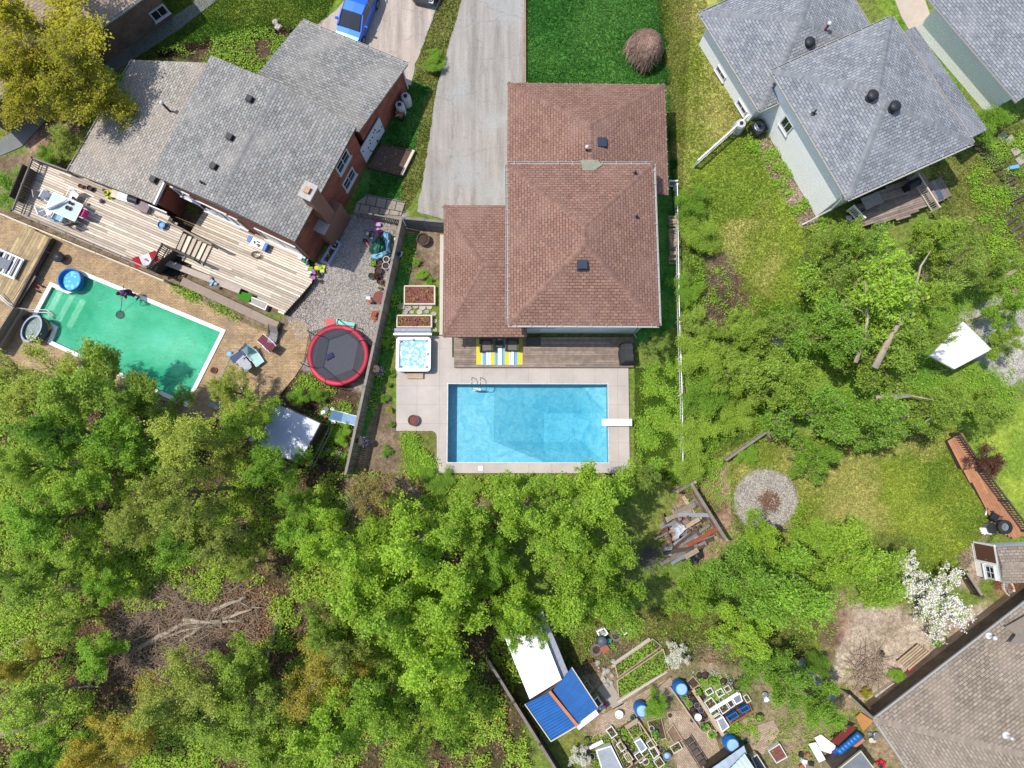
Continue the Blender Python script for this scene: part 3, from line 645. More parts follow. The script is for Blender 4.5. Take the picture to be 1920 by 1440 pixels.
# ---------------------------------------------------------------- left house, red brick
H = thing('house', 'red brick house with patchy grey shingled roofs above the large wooden deck', 'house', P(470, 300, 0))
zB = 5.0; B4 = flatrect([(395, 103), (668, 238), (553, 453), (283, 328)], zB)
b, cp, R = hip(B4[0], B4[3], B4[2], B4[1], .17, False, False); rb = part(H, 'roof', b, R_grey, True); part(rb, 'ridge_cap', capmesh(cp, .3), C_grey, True); fascia(rb, B4, zB, M_gutb, .2)
part(rb, 'gutter', gutter([B4[1], B4[2]], False), M_dark, True)
def onB(px, py):
    q_ = P(px, py, zB + .6); e = (B4[3] - B4[0]).to_2d().normalized(); d = min(abs(e.cross((q_ - B4[0]).to_2d())), abs(e.cross((q_ - B4[1]).to_2d()))); return Vector((q_.x, q_.y, zB + d * .17))
aB = ang(B4[0], B4[1])
for px_, py_ in ((470, 188), (433, 259), (402, 313), (281, 331)): box_vent(rb, onB(px_, py_), aB, .3)
b = MB(); q_ = onB(378, 342); b.tube([q_, q_ + Vector((0, 0, .22)), q_ + Vector((.12, -.12, .3))], .07, 8); part(rb, 'vent_pipe', b, M_black, True)
def inset_var(pts, ds):
    q = [Vector(p).to_2d() for p in pts]; n = len(q); c0 = sum(q, Vector((0, 0))) / n; L = []
    for i in range(n):
        a, b2 = q[i], q[(i + 1) % n]; d = (b2 - a).normalized(); nn = Vector((-d.y, d.x)); nn = nn if nn.dot(c0 - a) > 0 else -nn; L.append((a + nn * ds[i], d))
    out = []
    for i in range(n):
        (p1, d1), (p2, d2) = L[i - 1], L[i]; t0 = (p2 - p1).cross(d2) / d1.cross(d2); out.append(tuple(p1 + d1 * t0))
    return out
wB = inset_var(B4, [.08, .35, .08, .35]); walls(H, wB, 0, zB - .1, M_rbrick)
zc = [(237 - 237)]
eA = flatrect([(249, 112), (128, 320)], 2.7); tA = [P(291, 383, 3.6), P(395, 118, 3.6)]
A4 = [eA[0], eA[1], tA[0], tA[1]]; b = slope([A4[1], A4[0], A4[3], A4[2]]); ra = part(H, 'roof', b, shingle('worn_warm_shingles', S(186, 180, 168, 1.35), S(158, 150, 140, 1.35), S(104, 98, 92), S(190, 172, 156, 1.3)), True); part(ra, 'gutter', gutter([eA[0], eA[1]], False), M_gut, True)
q_ = P(325, 215, 3.0); p2 = Vector((q_.x, q_.y, 3.3)); pipe(ra, p2, 1.1, .07, None, True)
wA = inset([A4[0], A4[1], A4[2], A4[3]], .3); walls(H, wA, 0, 2.6, M_rbrick)
b = MB(); b.beam(P(309, 343, 3.75), P(290, 384, 3.55), .1, .22); part(H, 'corner_trim', b, M_frame, True)
zC = 2.8; C4 = [P(765, 120, zC), P(566, 38, zC), P(476, 146, 4.0), P(672, 248, 4.0)]
b = slope([C4[1], C4[0], C4[3], C4[2]]); rc = part(H, 'roof', b, R_grey, True); part(rc, 'gutter', gutter([C4[0], C4[1]], False), M_gut, True)
wC = inset(C4, .3); walls(H, wC, 0, 2.72, M_rbrick)
b = MB(); cC = inset(C4, .32); b.prism([cC[3], cC[2], tuple(lerp((*cC[2], 0), (*cC[1], 0), .4)[:2]), tuple(lerp((*cC[3], 0), (*cC[0], 0), .4)[:2])], 2.6, 3.2); part(H, 'wall', b, M_rbrick, True)
# east wall of the tall part and of the garage
na = ang(B4[1], B4[2]) + pi / 2
if cos(na) < 0: na += pi
for px_, py_, z_, w_, h_, bn in ((640, 302, 3.6, 1.25, 1.0, 1), (658, 338, 1.5, 1.2, 1.0, 1)):
    q_ = onwall(P(px_, py_, z_), wB[1], wB[2]); window(H, q_, na, w_, h_, bars=bn, hb=1)
ng = ang(C4[0], C4[3]) + pi / 2
if cos(ng) < 0: ng += pi
b = MB(); q_ = onwall(P(700, 264, 1.2), wC[0], wC[3]); n_ = Vector((cos(ng), sin(ng), 0)); s_ = Vector((-sin(ng), cos(ng), 0)); q_ = q_ + n_ * .12
b.box(q_, (.07, 2.35, 1.75), ng); b.mi = 1
rs = random.Random(3)
for i in range(17):
    c_ = q_ + n_ * .05 + s_ * rs.uniform(-1.05, 1.05) + Vector((0, 0, rs.uniform(-.75, .75))); b.tube([c_ - n_ * .02, c_ + n_ * .03], .045, 7)
solo('climbing_board', b, [mk('board_white', S(214, 220, 232), .6, .05), M_black], 'white board dotted with dark holds leaning against the red brick wall', 'board')
b = MB(); q_ = onwall(P(708, 318, .2), wC[0], wC[3])
# chimney
tp = P(597, 318, 6.4); cb_ = onwall(P(615, 350, 3), wB[1], wB[2]); nv = Vector((cos(na), sin(na), 0)); sv = Vector((-sin(na), cos(na), 0)); cc = cb_ + nv * .33; cc.z = 0
ax = lerp(wB[1] + (0,), wB[2] + (0,), .66); cc = ax + nv * .34
b = MB(); b.box((cc.x, cc.y, 1.3), (.7, 2.1, 2.6), na); b.box((cc.x, cc.y, 4.5), (.62, .8, 4.0), na); CHM = part(H, 'chimney', b, M_rbrick, True)
b = MB(); 
for s2 in (-1,): 
    o_ = cc + sv * .72 * s2; b.prism([tuple((o_ + nv * i * .37 + sv * j * .36)[:2]) for i, j in ((-1, -1), (1, -1), (1, 1), (-1, 1))], 2.6, 2.72, None)
part(CHM, 'shoulder', b, mk('stone_cap', S(196, 188, 180), .8), True); b = MB(); b.box((cc.x, cc.y, 6.56), (.76, .94, .12), na); part(CHM, 'coping', b, mk('stone_cap', S(196, 188, 180), .8), True)
b = MB(); b.box((cc.x, cc.y, 6.7), (.3, .34, .2), na); part(CHM, 'flue', b, mk('flue_tin', S(150, 120, 96), .4, .1, 4, .1, None, .5), True)
# south wall: shaded window, sliding door, garden doors, trim
ns = ang(B4[3], B4[2]) - pi / 2
wS0, wS1 = wB[3], wB[2]
q_ = onwall(P(336, 386, 3.1), wS0, wS1); window(H, q_, ns, 1.15, 1.3, bars=0)
q_ = onwall(P(400, 405, 2.0), wS0, wS1); dd_ = window(H, q_, ns, 2.3, 2.0, 'sliding_door', 1)
q_ = onwall(P(434, 415, 2.0), wS0, wS1); window(H, q_, ns, 1.3, 1.7, bars=0)
q_ = onwall(P(526, 453, 1.8), wS0, wS1); window(H, q_, ns, 2.6, 1.9, 'sliding_door', 1)
b = MB(); q_ = onwall(P(305, 390, 2.2), wA[1], wA[2])
b = MB(); b.tube([Vector((wS1[0], wS1[1], zB - .2)), Vector((wS1[0], wS1[1], .4))], .05); part(H, 'downspout', b, M_gutb, True)
b = MB(); q_ = Vector((wC[0][0], wC[0][1], 0)) + n_ * .06; b.tube([q_ + Vector((0, 0, 2.6)), q_ + Vector((0, 0, .3))], .05); part(H, 'downspout', b, M_pvc, True)
# ---------------------------------------------------------------- right house, blue grey roofs and white siding
H = thing('house', 'white sided house with blue grey shingled hip roofs in the right hand yard', 'house', P(1640, 220, 0))
zM = 4.7; K4 = flatrect([(1448, 133), (1672, 32), (1825, 268), (1591, 373)], zM)
b, cp, R = hip(K4[0], K4[3], K4[2], K4[1], .3); rk = part(H, 'roof', b, R_blue, True); part(rk, 'ridge_cap', capmesh(cp, .34), C_blue, True); fascia(rk, K4, zM); part(rk, 'gutter', gutter(K4), M_gut, True)
for px_, py_ in ((1634, 181), (1675, 202)): q_ = P(px_, py_, zM + 1.2); turbine(rk, (q_.x, q_.y, zM + roofz(q_, *K4, .3)))
q_ = P(1532, 205, zM + .7); pipe(rk, (q_.x, q_.y, zM + roofz(q_, *K4, .3)), .4, .05, M_black)
zN = 2.9; N4 = flatrect([(1313, 25), (1425, 207), (1662, 100), (1550, -82)], zN)
b, cp, R = hip(N4[0], N4[1], N4[2], N4[3], .3, True, True); rn = part(H, 'roof', b, R_blue, True); part(rn, 'ridge_cap', capmesh(cp, .34), C_blue, True); fascia(rn, N4, zN); part(rn, 'gutter', gutter(N4), M_gut, True)
q_ = P(1521, 75, zN + 1.2); turbine(rn, (q_.x, q_.y, zN + roofz(q_, *N4, .3)))
q_ = P(1549, 53, zN + 1.1); pipe(rn, (q_.x, q_.y, zN + roofz(q_, *N4, .3)), .8, .07, mk('red_tin', S(140, 60, 50), .6), True)
for (x1, y1, x2, y2) in ((1532, 94, 1550, 101), (1556, 86, 1561, 96)):
    b = MB(); b.beam(P(x1, y1, zN + 1.05), P(x2, y2, zN + .95), .12, .08); part(rn, 'flashing', b, M_black, True)
O4 = [P(1716, 50, 2.6), P(1852, 243, 2.6), P(1822, 258, 3.2), P(1690, 60, 3.2)]
b = slope(O4); r3 = part(H, 'roof', b, R_blue, True); part(r3, 'gutter', gutter([O4[0], O4[1]], False), M_gut, True)
wK, wN = inset(K4, .48), inset(N4, .48); walls(H, wK, 0, zM - .15, M_side); walls(H, wN, 0, zN - .15, M_side)
walls(H, inset(O4, .3), 0, 2.45, M_side)
nw = ang(K4[0], K4[3]) - pi / 2
q_ = onwall(P(1462, 241, 2.4), wK[0], wK[3]); window(H, q_, nw, .8, 1.0, bars=1)
for px_, py_ in ((1347, 140), (1384, 205)): q_ = onwall(P(px_, py_, .5), wN[0], wN[1]); window(H, q_, ang(N4[0], N4[1]) - pi / 2, .9, .45, bars=1)
b = MB(); b.tube([P(1578, 364, 4.4), P(1578, 374, 4.0), P(1560, 392, 2.2), P(1535, 405, .9), P(1505, 421, .15)], .06); part(H, 'downspout', b, M_pvc, True)
# porch rail / awning on the garden side of it
b = MB()
nb = ang(K4[3], K4[2]) - pi / 2; q_ = onwall(P(1720, 318, 2.2), wK[3], wK[2]); window(H, q_, nb, 2.2, 1.9, 'sliding_door')
q_ = onwall(P(1660, 345, 3.0), wK[3], wK[2]); window(H, q_, nb, 1.2, 1.1)
# ---------------------------------------------------------------- far right top house
H = thing('house', 'white house with grey shingled roof cut off by the top right corner', 'house', P(1900, 60, 0))
z_ = 2.9; T4 = flatrect([(1744, -2), (1909, 190), (2150, 40), (1990, -160)], z_)
b, cp, R = hip(T4[0], T4[1], T4[2], T4[3], .22, False, False); r_ = part(H, 'roof', b, R_blue, True); part(r_, 'ridge_cap', capmesh(cp), C_blue, True); fascia(r_, T4, z_); part(r_, 'gutter', gutter([T4[0], T4[1]], False), M_gut, True)
walls(H, inset(T4, .5), 0, z_ - .15, M_side)
# ---------------------------------------------------------------- bottom right house
H = thing('house', 'low house with tan brown shingled roof filling the bottom right corner', 'house', P(1860, 1370, 0))
z_ = 3.0; T4 = flatrect([(1641, 1350), (1725, 1466), (2110, 1180), (2026, 1052)], z_)
b, cp, R = hip(T4[0], T4[3], T4[2], T4[1], .2, True, False); b = MB()
A_, B2, C2, D2 = T4[3], T4[0], None, None
far = [P(1641, 1350, z_), P(2026, 1052, z_), P(2260, 1370, z_), P(1875, 1690, z_)]
b, cp, R = hip(far[0], far[1], far[2], far[3], .24, True, True); r_ = part(H, 'roof', b, R_tan, True); part(r_, 'ridge_cap', capmesh(cp, .34), C_tan, True); fascia(r_, far, z_); part(r_, 'gutter', gutter(far), M_gut, True)
for px_, py_ in ((1875, 1200), (1885, 1378)): q_ = P(px_, py_, z_ + .9); pipe(r_, (q_.x, q_.y, z_ + roofz(q_, *far, .24)), .45, .07, M_pvc, px_ == 1875)
q_ = P(1912, 1180, z_ + .8); zz_ = z_ + .5; b = MB()
A1, A2, R1_, R2_ = P(1886, 1178, z_ + .45), P(1925, 1160, z_ + .45), P(1925, 1186, z_ + .95), P(1925, 1215, z_ + .5)
rface(b, [P(1884, 1176, z_ + .5), P(1930, 1150, z_ + .5), P(1935, 1178, z_ + 1.0), P(1905, 1190, z_ + .9)]); rface(b, [P(1905, 1190, z_ + .9), P(1935, 1178, z_ + 1.0), P(1940, 1205, z_ + .6), P(1892, 1208, z_ + .9)]); part(H, 'dormer', b, C_tan, True)
wT = inset(far, .6); walls(H, wT, 0, z_ - .15, M_bbrick)
b = MB(); s_a, s_b = Vector(wT[0] + (0,)), Vector(wT[3] + (0,)); d_ = (s_b - s_a).normalized(); nn_ = Vector((-.62, -.79, 0)); o2 = Vector((d_.y, -d_.x, 0)); o2 = o2 if o2.dot(nn_) > 0 else -o2
b.poly([s_a + d_ * .6 + o2 * .03 + Vector((0, 0, .1)), s_a + d_ * 6 + o2 * .03 + Vector((0, 0, .1)), s_a + d_ * 6 + o2 * .03 + Vector((0, 0, 2.8)), s_a + d_ * .6 + o2 * .03 + Vector((0, 0, 2.8))]); part(H, 'siding', b, M_side, True)
# ---------------------------------------------------------------- top left house
H = thing('house', 'brown brick house mostly hidden behind the yellow leafed tree in the top left corner', 'house', P(100, 60, 0))
z_ = 3.2; T4 = flatrect([(300, -30), (-60, 222), (-330, -60), (60, -340)], z_)
b, cp, R = hip(T4[0], T4[1], T4[2], T4[3], .2, True, True); r_ = part(H, 'roof', b, shingle('beige_shingles', S(186, 166, 146), S(160, 140, 122), S(110, 96, 84), S(190, 172, 156)), True); part(r_, 'ridge_cap', capmesh(cp), C_tan, True); fascia(r_, T4, z_); part(r_, 'gutter', gutter(T4), M_gut, True)
wT = inset(T4, .5); walls(H, wT, 0, z_ - .15, M_bbrick); nn_ = ang(wT[0], wT[1]) + pi / 2
q_ = onwall(P(305, 33, .9), wT[0], wT[1]); window(H, q_, nn_, 1.0, .8)
# ================================================================ TREES AND SHRUBS
def np_tube(segs, n=5):
    """tapered tubes for an array of (p0, p1, r0, r1) -> quads"""
    A = np.array([s[0] for s in segs]); B = np.array([s[1] for s in segs]); ra = np.array([s[2] for s in segs])[:, None]; rb = np.array([s[3] for s in segs])[:, None]
    d = B - A; d /= np.linalg.norm(d, axis=1, keepdims=True) + 1e-9
    up = np.where(np.abs(d[:, 2:3]) < .9, np.array([[0, 0, 1.]]), np.array([[1., 0, 0]])); x = np.cross(d, up); x /= np.linalg.norm(x, axis=1, keepdims=True); y = np.cross(d, x)
    ring = lambda C, r, k: C + (x * cos(2 * pi * k / n) + y * sin(2 * pi * k / n)) * r
    out = []
    for k in range(n): out.append(np.stack([ring(A, ra, k), ring(A, ra, k + 1), ring(B, rb, k + 1), ring(B, rb, k)], 1))
    return np.concatenate(out, 0).reshape(-1, 3)
def grow(rng, R=3.0, hb=1.6, ht=6.5, main=8, sub=6, twig=5, spread=1.0, tr=.2, lean=0, kink=.25, droop=0):
    """branch skeleton; returns segments and the twigs that carry leaves"""
    segs = []; tips = []
    top = np.array([rng.normal(0, .2) + lean, rng.normal(0, .2), ht * .72]); p = np.zeros(3); prev = p; pts = [p]
    for i in range(1, 6): pts.append(top * i / 5 + np.array([rng.normal(0, .08), rng.normal(0, .08), 0]) * (i < 6))
    for i in range(5): segs.append((pts[i], pts[i + 1], tr * (1 - i * .15), tr * (1 - (i + 1) * .15)))
    for m_ in range(main):
        f = .28 + .72 * m_ / (main - 1); k = f * 5; i0 = min(4, int(k)); base = pts[i0] + (pts[i0 + 1] - pts[i0]) * (k - i0)
        if base[2] < hb: base = base * (hb / max(base[2], .1))
        az = m_ * 2.4 + rng.normal(0, .35); el = np.clip(rng.normal(.35 + .75 * f, .15), .05, 1.35); L = R * (1.08 - .38 * f) * rng.uniform(.8, 1.18) * spread
        d = np.array([cos(az) * cos(el), sin(az) * cos(el), sin(el)]); q = base; r = tr * .5; nk = 4
        for j in range(nk):
            d2 = d + rng.normal(0, kink, 3) * .6; d2[2] -= droop * j * .2; d2 /= np.linalg.norm(d2); e = q + d2 * L / nk; segs.append((q, e, r, r * .72)); 
            ns = sub if j else max(1, sub // 3)
            for s_ in range(int(np.ceil(ns / 2)) if j < nk - 1 else ns):
                az2 = rng.uniform(0, 2 * pi); d3 = d2 * .9 + np.array([cos(az2), sin(az2), rng.uniform(-.25, .75)]) * .85; d3 /= np.linalg.norm(d3)
                b0 = q + (e - q) * rng.uniform(.3, 1); L3 = L * rng.uniform(.2, .42); m3 = b0 + d3 * L3 * .5 + rng.normal(0, .06, 3); e3 = m3 + (d3 + rng.normal(0, .25, 3)) * L3 * .5
                segs.append((b0, m3, r * .42, r * .3)); segs.append((m3, e3, r * .3, r * .16))
                for t_ in range(twig):
                    az3 = rng.uniform(0, 2 * pi); d4 = d3 * .7 + np.array([cos(az3), sin(az3), rng.uniform(-.3, .7)]); d4 /= np.linalg.norm(d4); b1 = b0 + (e3 - b0) * rng.uniform(.25, 1.05)
                    e4 = b1 + d4 * rng.uniform(.25, .55); segs.append((b1, e4, .012, .005)); tips.append((b1, e4))
            q = e; r *= .72; d = d2
    return segs, tips
def leaves(rng, tips, per, size=(.07, .13), sig=.13, up=.85, asp=.5):
    T = np.array([[a, b] for a, b in tips]); n = len(T) * per; k = np.repeat(np.arange(len(T)), per); f = rng.uniform(.1, 1.15, n)[:, None]
    c = T[k, 0] * (1 - f) + T[k, 1] * f + rng.normal(0, sig, (n, 3)) * np.array([1, 1, .6])
    nr = rng.normal(0, .5, (n, 3)) + np.array([0, 0, up]); nr /= np.linalg.norm(nr, axis=1, keepdims=True)
    a = np.cross(nr, rng.normal(0, 1, (n, 3))); a /= np.linalg.norm(a, axis=1, keepdims=True); b = np.cross(nr, a); s = rng.uniform(*size, n)[:, None]
    fold = nr * s * .18
    q = np.stack([c - a * s, c + b * s * asp + fold, c + a * s * 1.05, c - b * s * asp + fold], 1).reshape(-1, 3)
    tv = rng.random(len(T))[k]; v = np.clip(.55 * rng.random(n) + .45 * tv, 0, 1); return q, v
M_bark = mk('bark', S(156, 138, 118), .9, .3, 3, .4, fv=.2); M_barkp = mk('pale_bark', S(180, 164, 144), .85, .25, 3, .4, fv=.2); M_twig = mk('dry_twigs', S(150, 128, 108), .9, .3, 5, .2, fv=.4)
L_bri = leafmat('bright_leaves', S(104, 148, 32, 1.05), S(198, 228, 92, 1.0)); L_mid = leafmat('mid_leaves', S(106, 142, 40, 1.05), S(192, 216, 98, 1.0))
L_drk = leafmat('deep_leaves', S(86, 136, 34, 1.05), S(176, 214, 88, 1.0)); L_oli = leafmat('olive_leaves', S(128, 142, 52, 1.0), S(200, 212, 104, .98))
L_gol = leafmat('golden_leaves', S(158, 142, 48, 1.0), S(218, 204, 92, 1.0)); L_yel = leafmat('yellow_leaves', S(136, 132, 30, 1.05), S(206, 200, 66, 1.0))
L_brn = leafmat('bronze_leaves', S(150, 132, 70, 1.25), S(192, 180, 110, 1.2)); L_blo = leafmat('blossom', S(226, 214, 214, 1.2), S(250, 246, 244, 1.1), .2, .05); L_shr = leafmat('shrub_leaves', S(84, 130, 34, 1.15), S(166, 204, 84, 1.05))
L_red = leafmat('red_leaves', S(84, 44, 44), S(132, 80, 70))
def crown_mesh(nm, seed, per, size, sig=.13, mats=(L_bri,), flower=0, **kw):
    rng = np.random.default_rng(seed); segs, tips = grow(rng, **kw); q, v = leaves(rng, tips, per, size, sig)
    mi = None
    if flower: mi = (rng.random(len(v)) < flower).astype(np.int32)
    lm = np_mesh(nm + '_crown', q, 4, mats, val=v, mi=mi)
    big = [s for s in segs if s[2] > .018]; sm = [s for s in segs if s[2] <= .018]
    tq = np_tube(big, 7); t2 = np_tube(sm, 3); al = np.concatenate([tq, t2], 0); tm = np_mesh(nm + '_trunk', al, 4, [M_bark], val=rng.random(len(al) // 4)); return lm, tm
V = {}
for i in range(5): V['m%d' % i] = crown_mesh('maple', 100 + i, 12, (.045, .115), .11, main=10, sub=9, twig=6, kink=.38)
for i in range(3): V['o%d' % i] = crown_mesh('fine', 200 + i, 11, (.04, .09), .11, mats=(L_oli,), main=11, sub=9, twig=6)
for i in range(2): V['s%d' % i] = crown_mesh('sparse', 300 + i, 6, (.05, .11), .08, mats=(L_brn,), main=12, sub=8, twig=5)
V['l0'] = crown_mesh('limby', 401, 10, (.045, .11), .11, main=11, sub=9, twig=6, tr=.27, kink=.35, ht=6.2)
for i in range(2): V['b%d' % i] = crown_mesh('blossom', 500 + i, 14, (.06, .11), .1, mats=(L_mid, L_blo), flower=.72, main=9, sub=6, twig=5, ht=5)
for i in range(3): V['u%d' % i] = crown_mesh('bush', 600 + i, 26, (.05, .1), .24, mats=(L_shr,), main=9, sub=6, twig=5, hb=.1, ht=3.2, R=3, tr=.08)
TREES = []
TSEED = random.Random(11)
def tree(px, py, rad, kind, label, leaf=None, zc=5.0, hs=1.0, name='tree', cat='tree', group=None, bark=None, top=None, rz=None):
    """rad: crown radius measured on the photo in pixels at crown height"""
    lm, tm = V[kind]; p = P(px, py, zc); R = rad / FPX * (CH - zc) / 3.25; s = (R, R * TSEED.uniform(.9, 1.1), zc / 5.3 * hs)
    root = thing(name, label, cat, (p.x, p.y, 0), TSEED.uniform(0, 6.28) if rz is None else rz, group)
    for nm, me, mt in (('trunk', tm, bark or M_bark), ('crown', lm, leaf)):
        o = bpy.data.objects.new(nm, me); COL.objects.link(o); o.parent = root; o.scale = s
        if mt: o.material_slots[0].link = 'OBJECT'; o.material_slots[0].material = mt
    for key, ls in (LIMBS.items() if 'LIMBS' in globals() else ()):
        if label.startswith(key):
            for pts, rr_ in ls: b = MB(); b.tube([P(x, y, zc * .93 + .12 * i) for i, (x, y) in enumerate(pts)], [v_ * .62 for v_ in rr_], 9); q_ = part(root, 'limb', b, M_barkp, smooth=True); q_.data.transform(Matrix.Rotation(-root.rotation_euler[2], 4, 'Z') @ Matrix.Translation(-root.location))
    return root
GW = 'trees of the wooded corner'; GC = 'bright green trees behind the blue pool'; GR = 'trees of the right hand gardens'; GH = 'shrubs along the picket fence'
T = tree
# top left
T(75, 45, 165, 'o0', 'wide yellow leafed tree covering the brown house in the top left corner', L_yel, 6, group='yellow trees of the top left corner')
T(150, 140, 118, 'o1', 'yellow leafed tree hanging over the left edge of the patchy grey roof', L_yel, 6, group='yellow trees of the top left corner')
T(35, 140, 100, 'o2', 'yellow leafed tree touching the left edge, above the brown brick wall', L_yel, 5, group='yellow trees of the top left corner')
T(130, 262, 52, 'o1', 'small olive tree squeezed between yellow tree and the corner of grey roof', L_oli, 3)
T(80, 282, 26, 'u0', 'small green bush next to the orange board at the deck corner', L_shr, 1.4, name='bush', cat='bush')
T(8, 345, 52, 'u1', 'green bush at the left edge outside the deck railing', L_drk, 2.4, name='bush', cat='bush')
T(212, 150, 40, 's0', 'dark twiggy bush against the upper left roof edge', L_mid, 3, name='bush', cat='bush')
# wooded corner
W_ = [(45, 715, 92, 'o0', L_oli, 5.5, 'olive tree on the left edge just below the grey tub'),
 (150, 715, 88, 'm0', L_mid, 6, 'mid green tree whose leaves hang over the lower left corner of the green pool'),
 (255, 745, 62, 'm1', L_mid, 5, 'green tree hiding the lower edge of the green pool'),
 (92, 815, 78, 'm2', L_drk, 6, 'fresh green tree left of the dark gap, second row from the green pool'),
 (215, 815, 70, 'm3', L_drk, 5, 'deep green tree below the middle of the green pool'),
 (20, 880, 70, 'o1', L_mid, 5, 'green tree cut by the left edge at mid height of the photo'),
 (352, 830, 102, 'o2', L_oli, 7, 'large round olive tree between the green pool corner and the white shed roof'),
 (330, 925, 88, 'o0', L_oli, 7, 'olive tree directly below the largest round olive crown'),
 (452, 782, 60, 'm4', L_mid, 6, 'green tree covering the left half of the white shed roof'),
 (500, 876, 54, 'm1', L_drk, 5.5, 'dark green tree below the white shed roof'),
 (420, 735, 50, 'o1', L_oli, 4, 'small olive tree at the bottom corner of the green pool'),
 (155, 900, 66, 'm0', L_bri, 5, 'bright green tree in the middle of the left woods'),
 (60, 975, 72, 'm3', L_drk, 5, 'green tree below the left edge olive trees'),
 (235, 985, 66, 'o2', L_oli, 4.5, 'thin olive tree in the middle of woods above the fallen logs'),
 (150, 1040, 62, 'm2', L_mid, 4, 'low green tree left of the brush pile'),
 (330, 1025, 58, 'm4', L_drk, 5, 'dark green tree above the right end of fallen pale logs'),
 (30, 1090, 66, 'm1', L_mid, 5, 'green tree at the left edge, level with the top of brush pile'),
 (410, 1010, 60, 's1', L_oli, 4.5, 'thin olive tree left of the brown clearing'),
 (452, 1070, 44, 'o1', L_oli, 4, 'olive tree standing over the right tip of the long fallen logs'),
 (190, 1100, 40, 'm0', L_drk, 3.5, 'low green tree on the upper side of the brush pile'),
 (560, 1000, 50, 'm3', L_drk, 4, 'dark green tree on the right side of brown clearing'),
 (330, 1320, 92, 'o0', L_oli, 6, 'wide olive yellow tree in the lower left woods'),
 (240, 1385, 78, 'o1', L_gol, 5.5, 'golden tree at the bottom edge of the left woods'),
 (150, 1440, 66, 'o2', L_gol, 5, 'golden tree cut by the bottom edge, left of the other golden tree'),
 (52, 1330, 72, 's0', L_mid, 5, 'thin green tree in the bottom left corner'),
 (12, 1265, 42, 'o1', L_gol, 4, 'small golden tree on the left edge below the brush'),
 (60, 1430, 62, 'm2', L_drk, 4.5, 'dark green tree in the very bottom left corner'),
 (440, 1262, 66, 'm4', L_mid, 5, 'green tree to the right below the fallen logs'),
 (415, 1370, 74, 'm1', L_mid, 5, 'green tree right of the olive yellow tree near the bottom edge'),
 (500, 1330, 66, 's1', L_mid, 5, 'thin green tree with dark gaps near the bottom, left of the centre trees'),
 (180, 1235, 54, 'm3', L_drk, 3, 'low dark green tree below the brush pile'),
 (610, 1185, 60, 'm2', L_mid, 5, 'green tree right of the upright pale log'),
 (590, 1275, 84, 'o0', L_gol, 5.5, 'golden brown tree in the lower middle of the woods'),
 (655, 1215, 62, 'o2', L_oli, 5.5, 'olive tree touching the right side of golden brown tree'),
 (520, 1420, 60, 'm0', L_mid, 4.5, 'green tree cut by the bottom edge below the thin green tree'),
 (110, 1180, 46, 's0', L_mid, 3.5, 'thin leafed small tree left of the fallen logs'),
 (550, 935, 40, 'o1', L_drk, 3.5, 'small dark tree in the shade under the white shed')]
for x, y, r, k, l, z_, lb in W_: T(x, y, r, k, lb, l, z_, group=GW)
C__ = [(610, 1010, 66, 'm0', L_bri, 6, 'bright green tree left of the twiggy tree by the fence end'),
 (660, 1075, 92, 'm1', L_bri, 7, 'bright green tree in the left part of the centre group'),
 (770, 1030, 92, 'm2', L_bri, 7, 'bright green tree below the bare dirt strip'),
 (860, 985, 80, 'm3', L_bri, 6, 'bright green tree below the left corner of the blue pool patio'),
 (730, 1150, 98, 'm4', L_bri, 7.5, 'tallest bright green tree in the middle of the centre group'),
 (850, 1130, 92, 'm0', L_bri, 7, 'bright green tree just left of the white metal roof'),
 (800, 1235, 92, 'm2', L_bri, 7, 'bright green tree left of the blue roofed shed'),
 (610, 1395, 84, 'm3', L_bri, 6.5, 'bright green tree near the bottom edge below the golden brown tree'),
 (710, 1330, 78, 'm1', L_bri, 6, 'bright green tree right of the olive one near the bottom'),
 (830, 1345, 66, 'm4', L_bri, 6, 'bright green tree near the bottom edge left of the garden fence'),
 (770, 1425, 56, 's0', L_bri, 5, 'thin bright tree cut by the bottom edge in the centre'),
 (690, 930, 66, 's1', L_brn, 4.5, 'sparse twiggy bronze leafed tree at the lower end of the long board fence'),
 (700, 1000, 46, 'm3', L_bri, 4.5, 'small bright tree right below the twiggy bronze tree'),
 (985, 960, 76, 'm1', L_bri, 6.5, 'bright green tree below the middle of the blue pool'),
 (1060, 1010, 78, 'l0', L_bri, 7, 'bright green tree between the blue pool and white metal roof'),
 (1130, 940, 88, 'm2', L_bri, 6.5, 'tall thin bright tree reaching over the lower right corner of the pool patio'),
 (1140, 1040, 66, 'm3', L_bri, 7, 'bright green tree left of the scrap lumber pile'),
 (1080, 1120, 92, 'm4', L_bri, 7, 'bright green tree above the black pot and tires of the vegetable garden'),
 (1170, 1140, 66, 'm0', L_bri, 6.5, 'bright green tree below the scrap lumber pile'),
 (978, 1140, 64, 'm2', L_bri, 6, 'bright green tree overhanging the upper end of white metal roof'),
 (1215, 895, 42, 's0', L_mid, 5, 'thin light tree at the lower end of the picket fence'),
 (958, 1186, 44, 'm3', L_bri, 6.5, 'bright tree crown hanging over the upper left of white metal roof'),
 (1012, 1188, 36, 's0', L_bri, 6.5, 'thin bright crown over the middle of the white metal roof'),
 (925, 1055, 52, 'm1', L_drk, 5, 'deep green tree beside the dark gap in the centre group')]
for x, y, r, k, l, z_, lb in C__: T(x, y, r, k, lb, l, z_, group=GC)
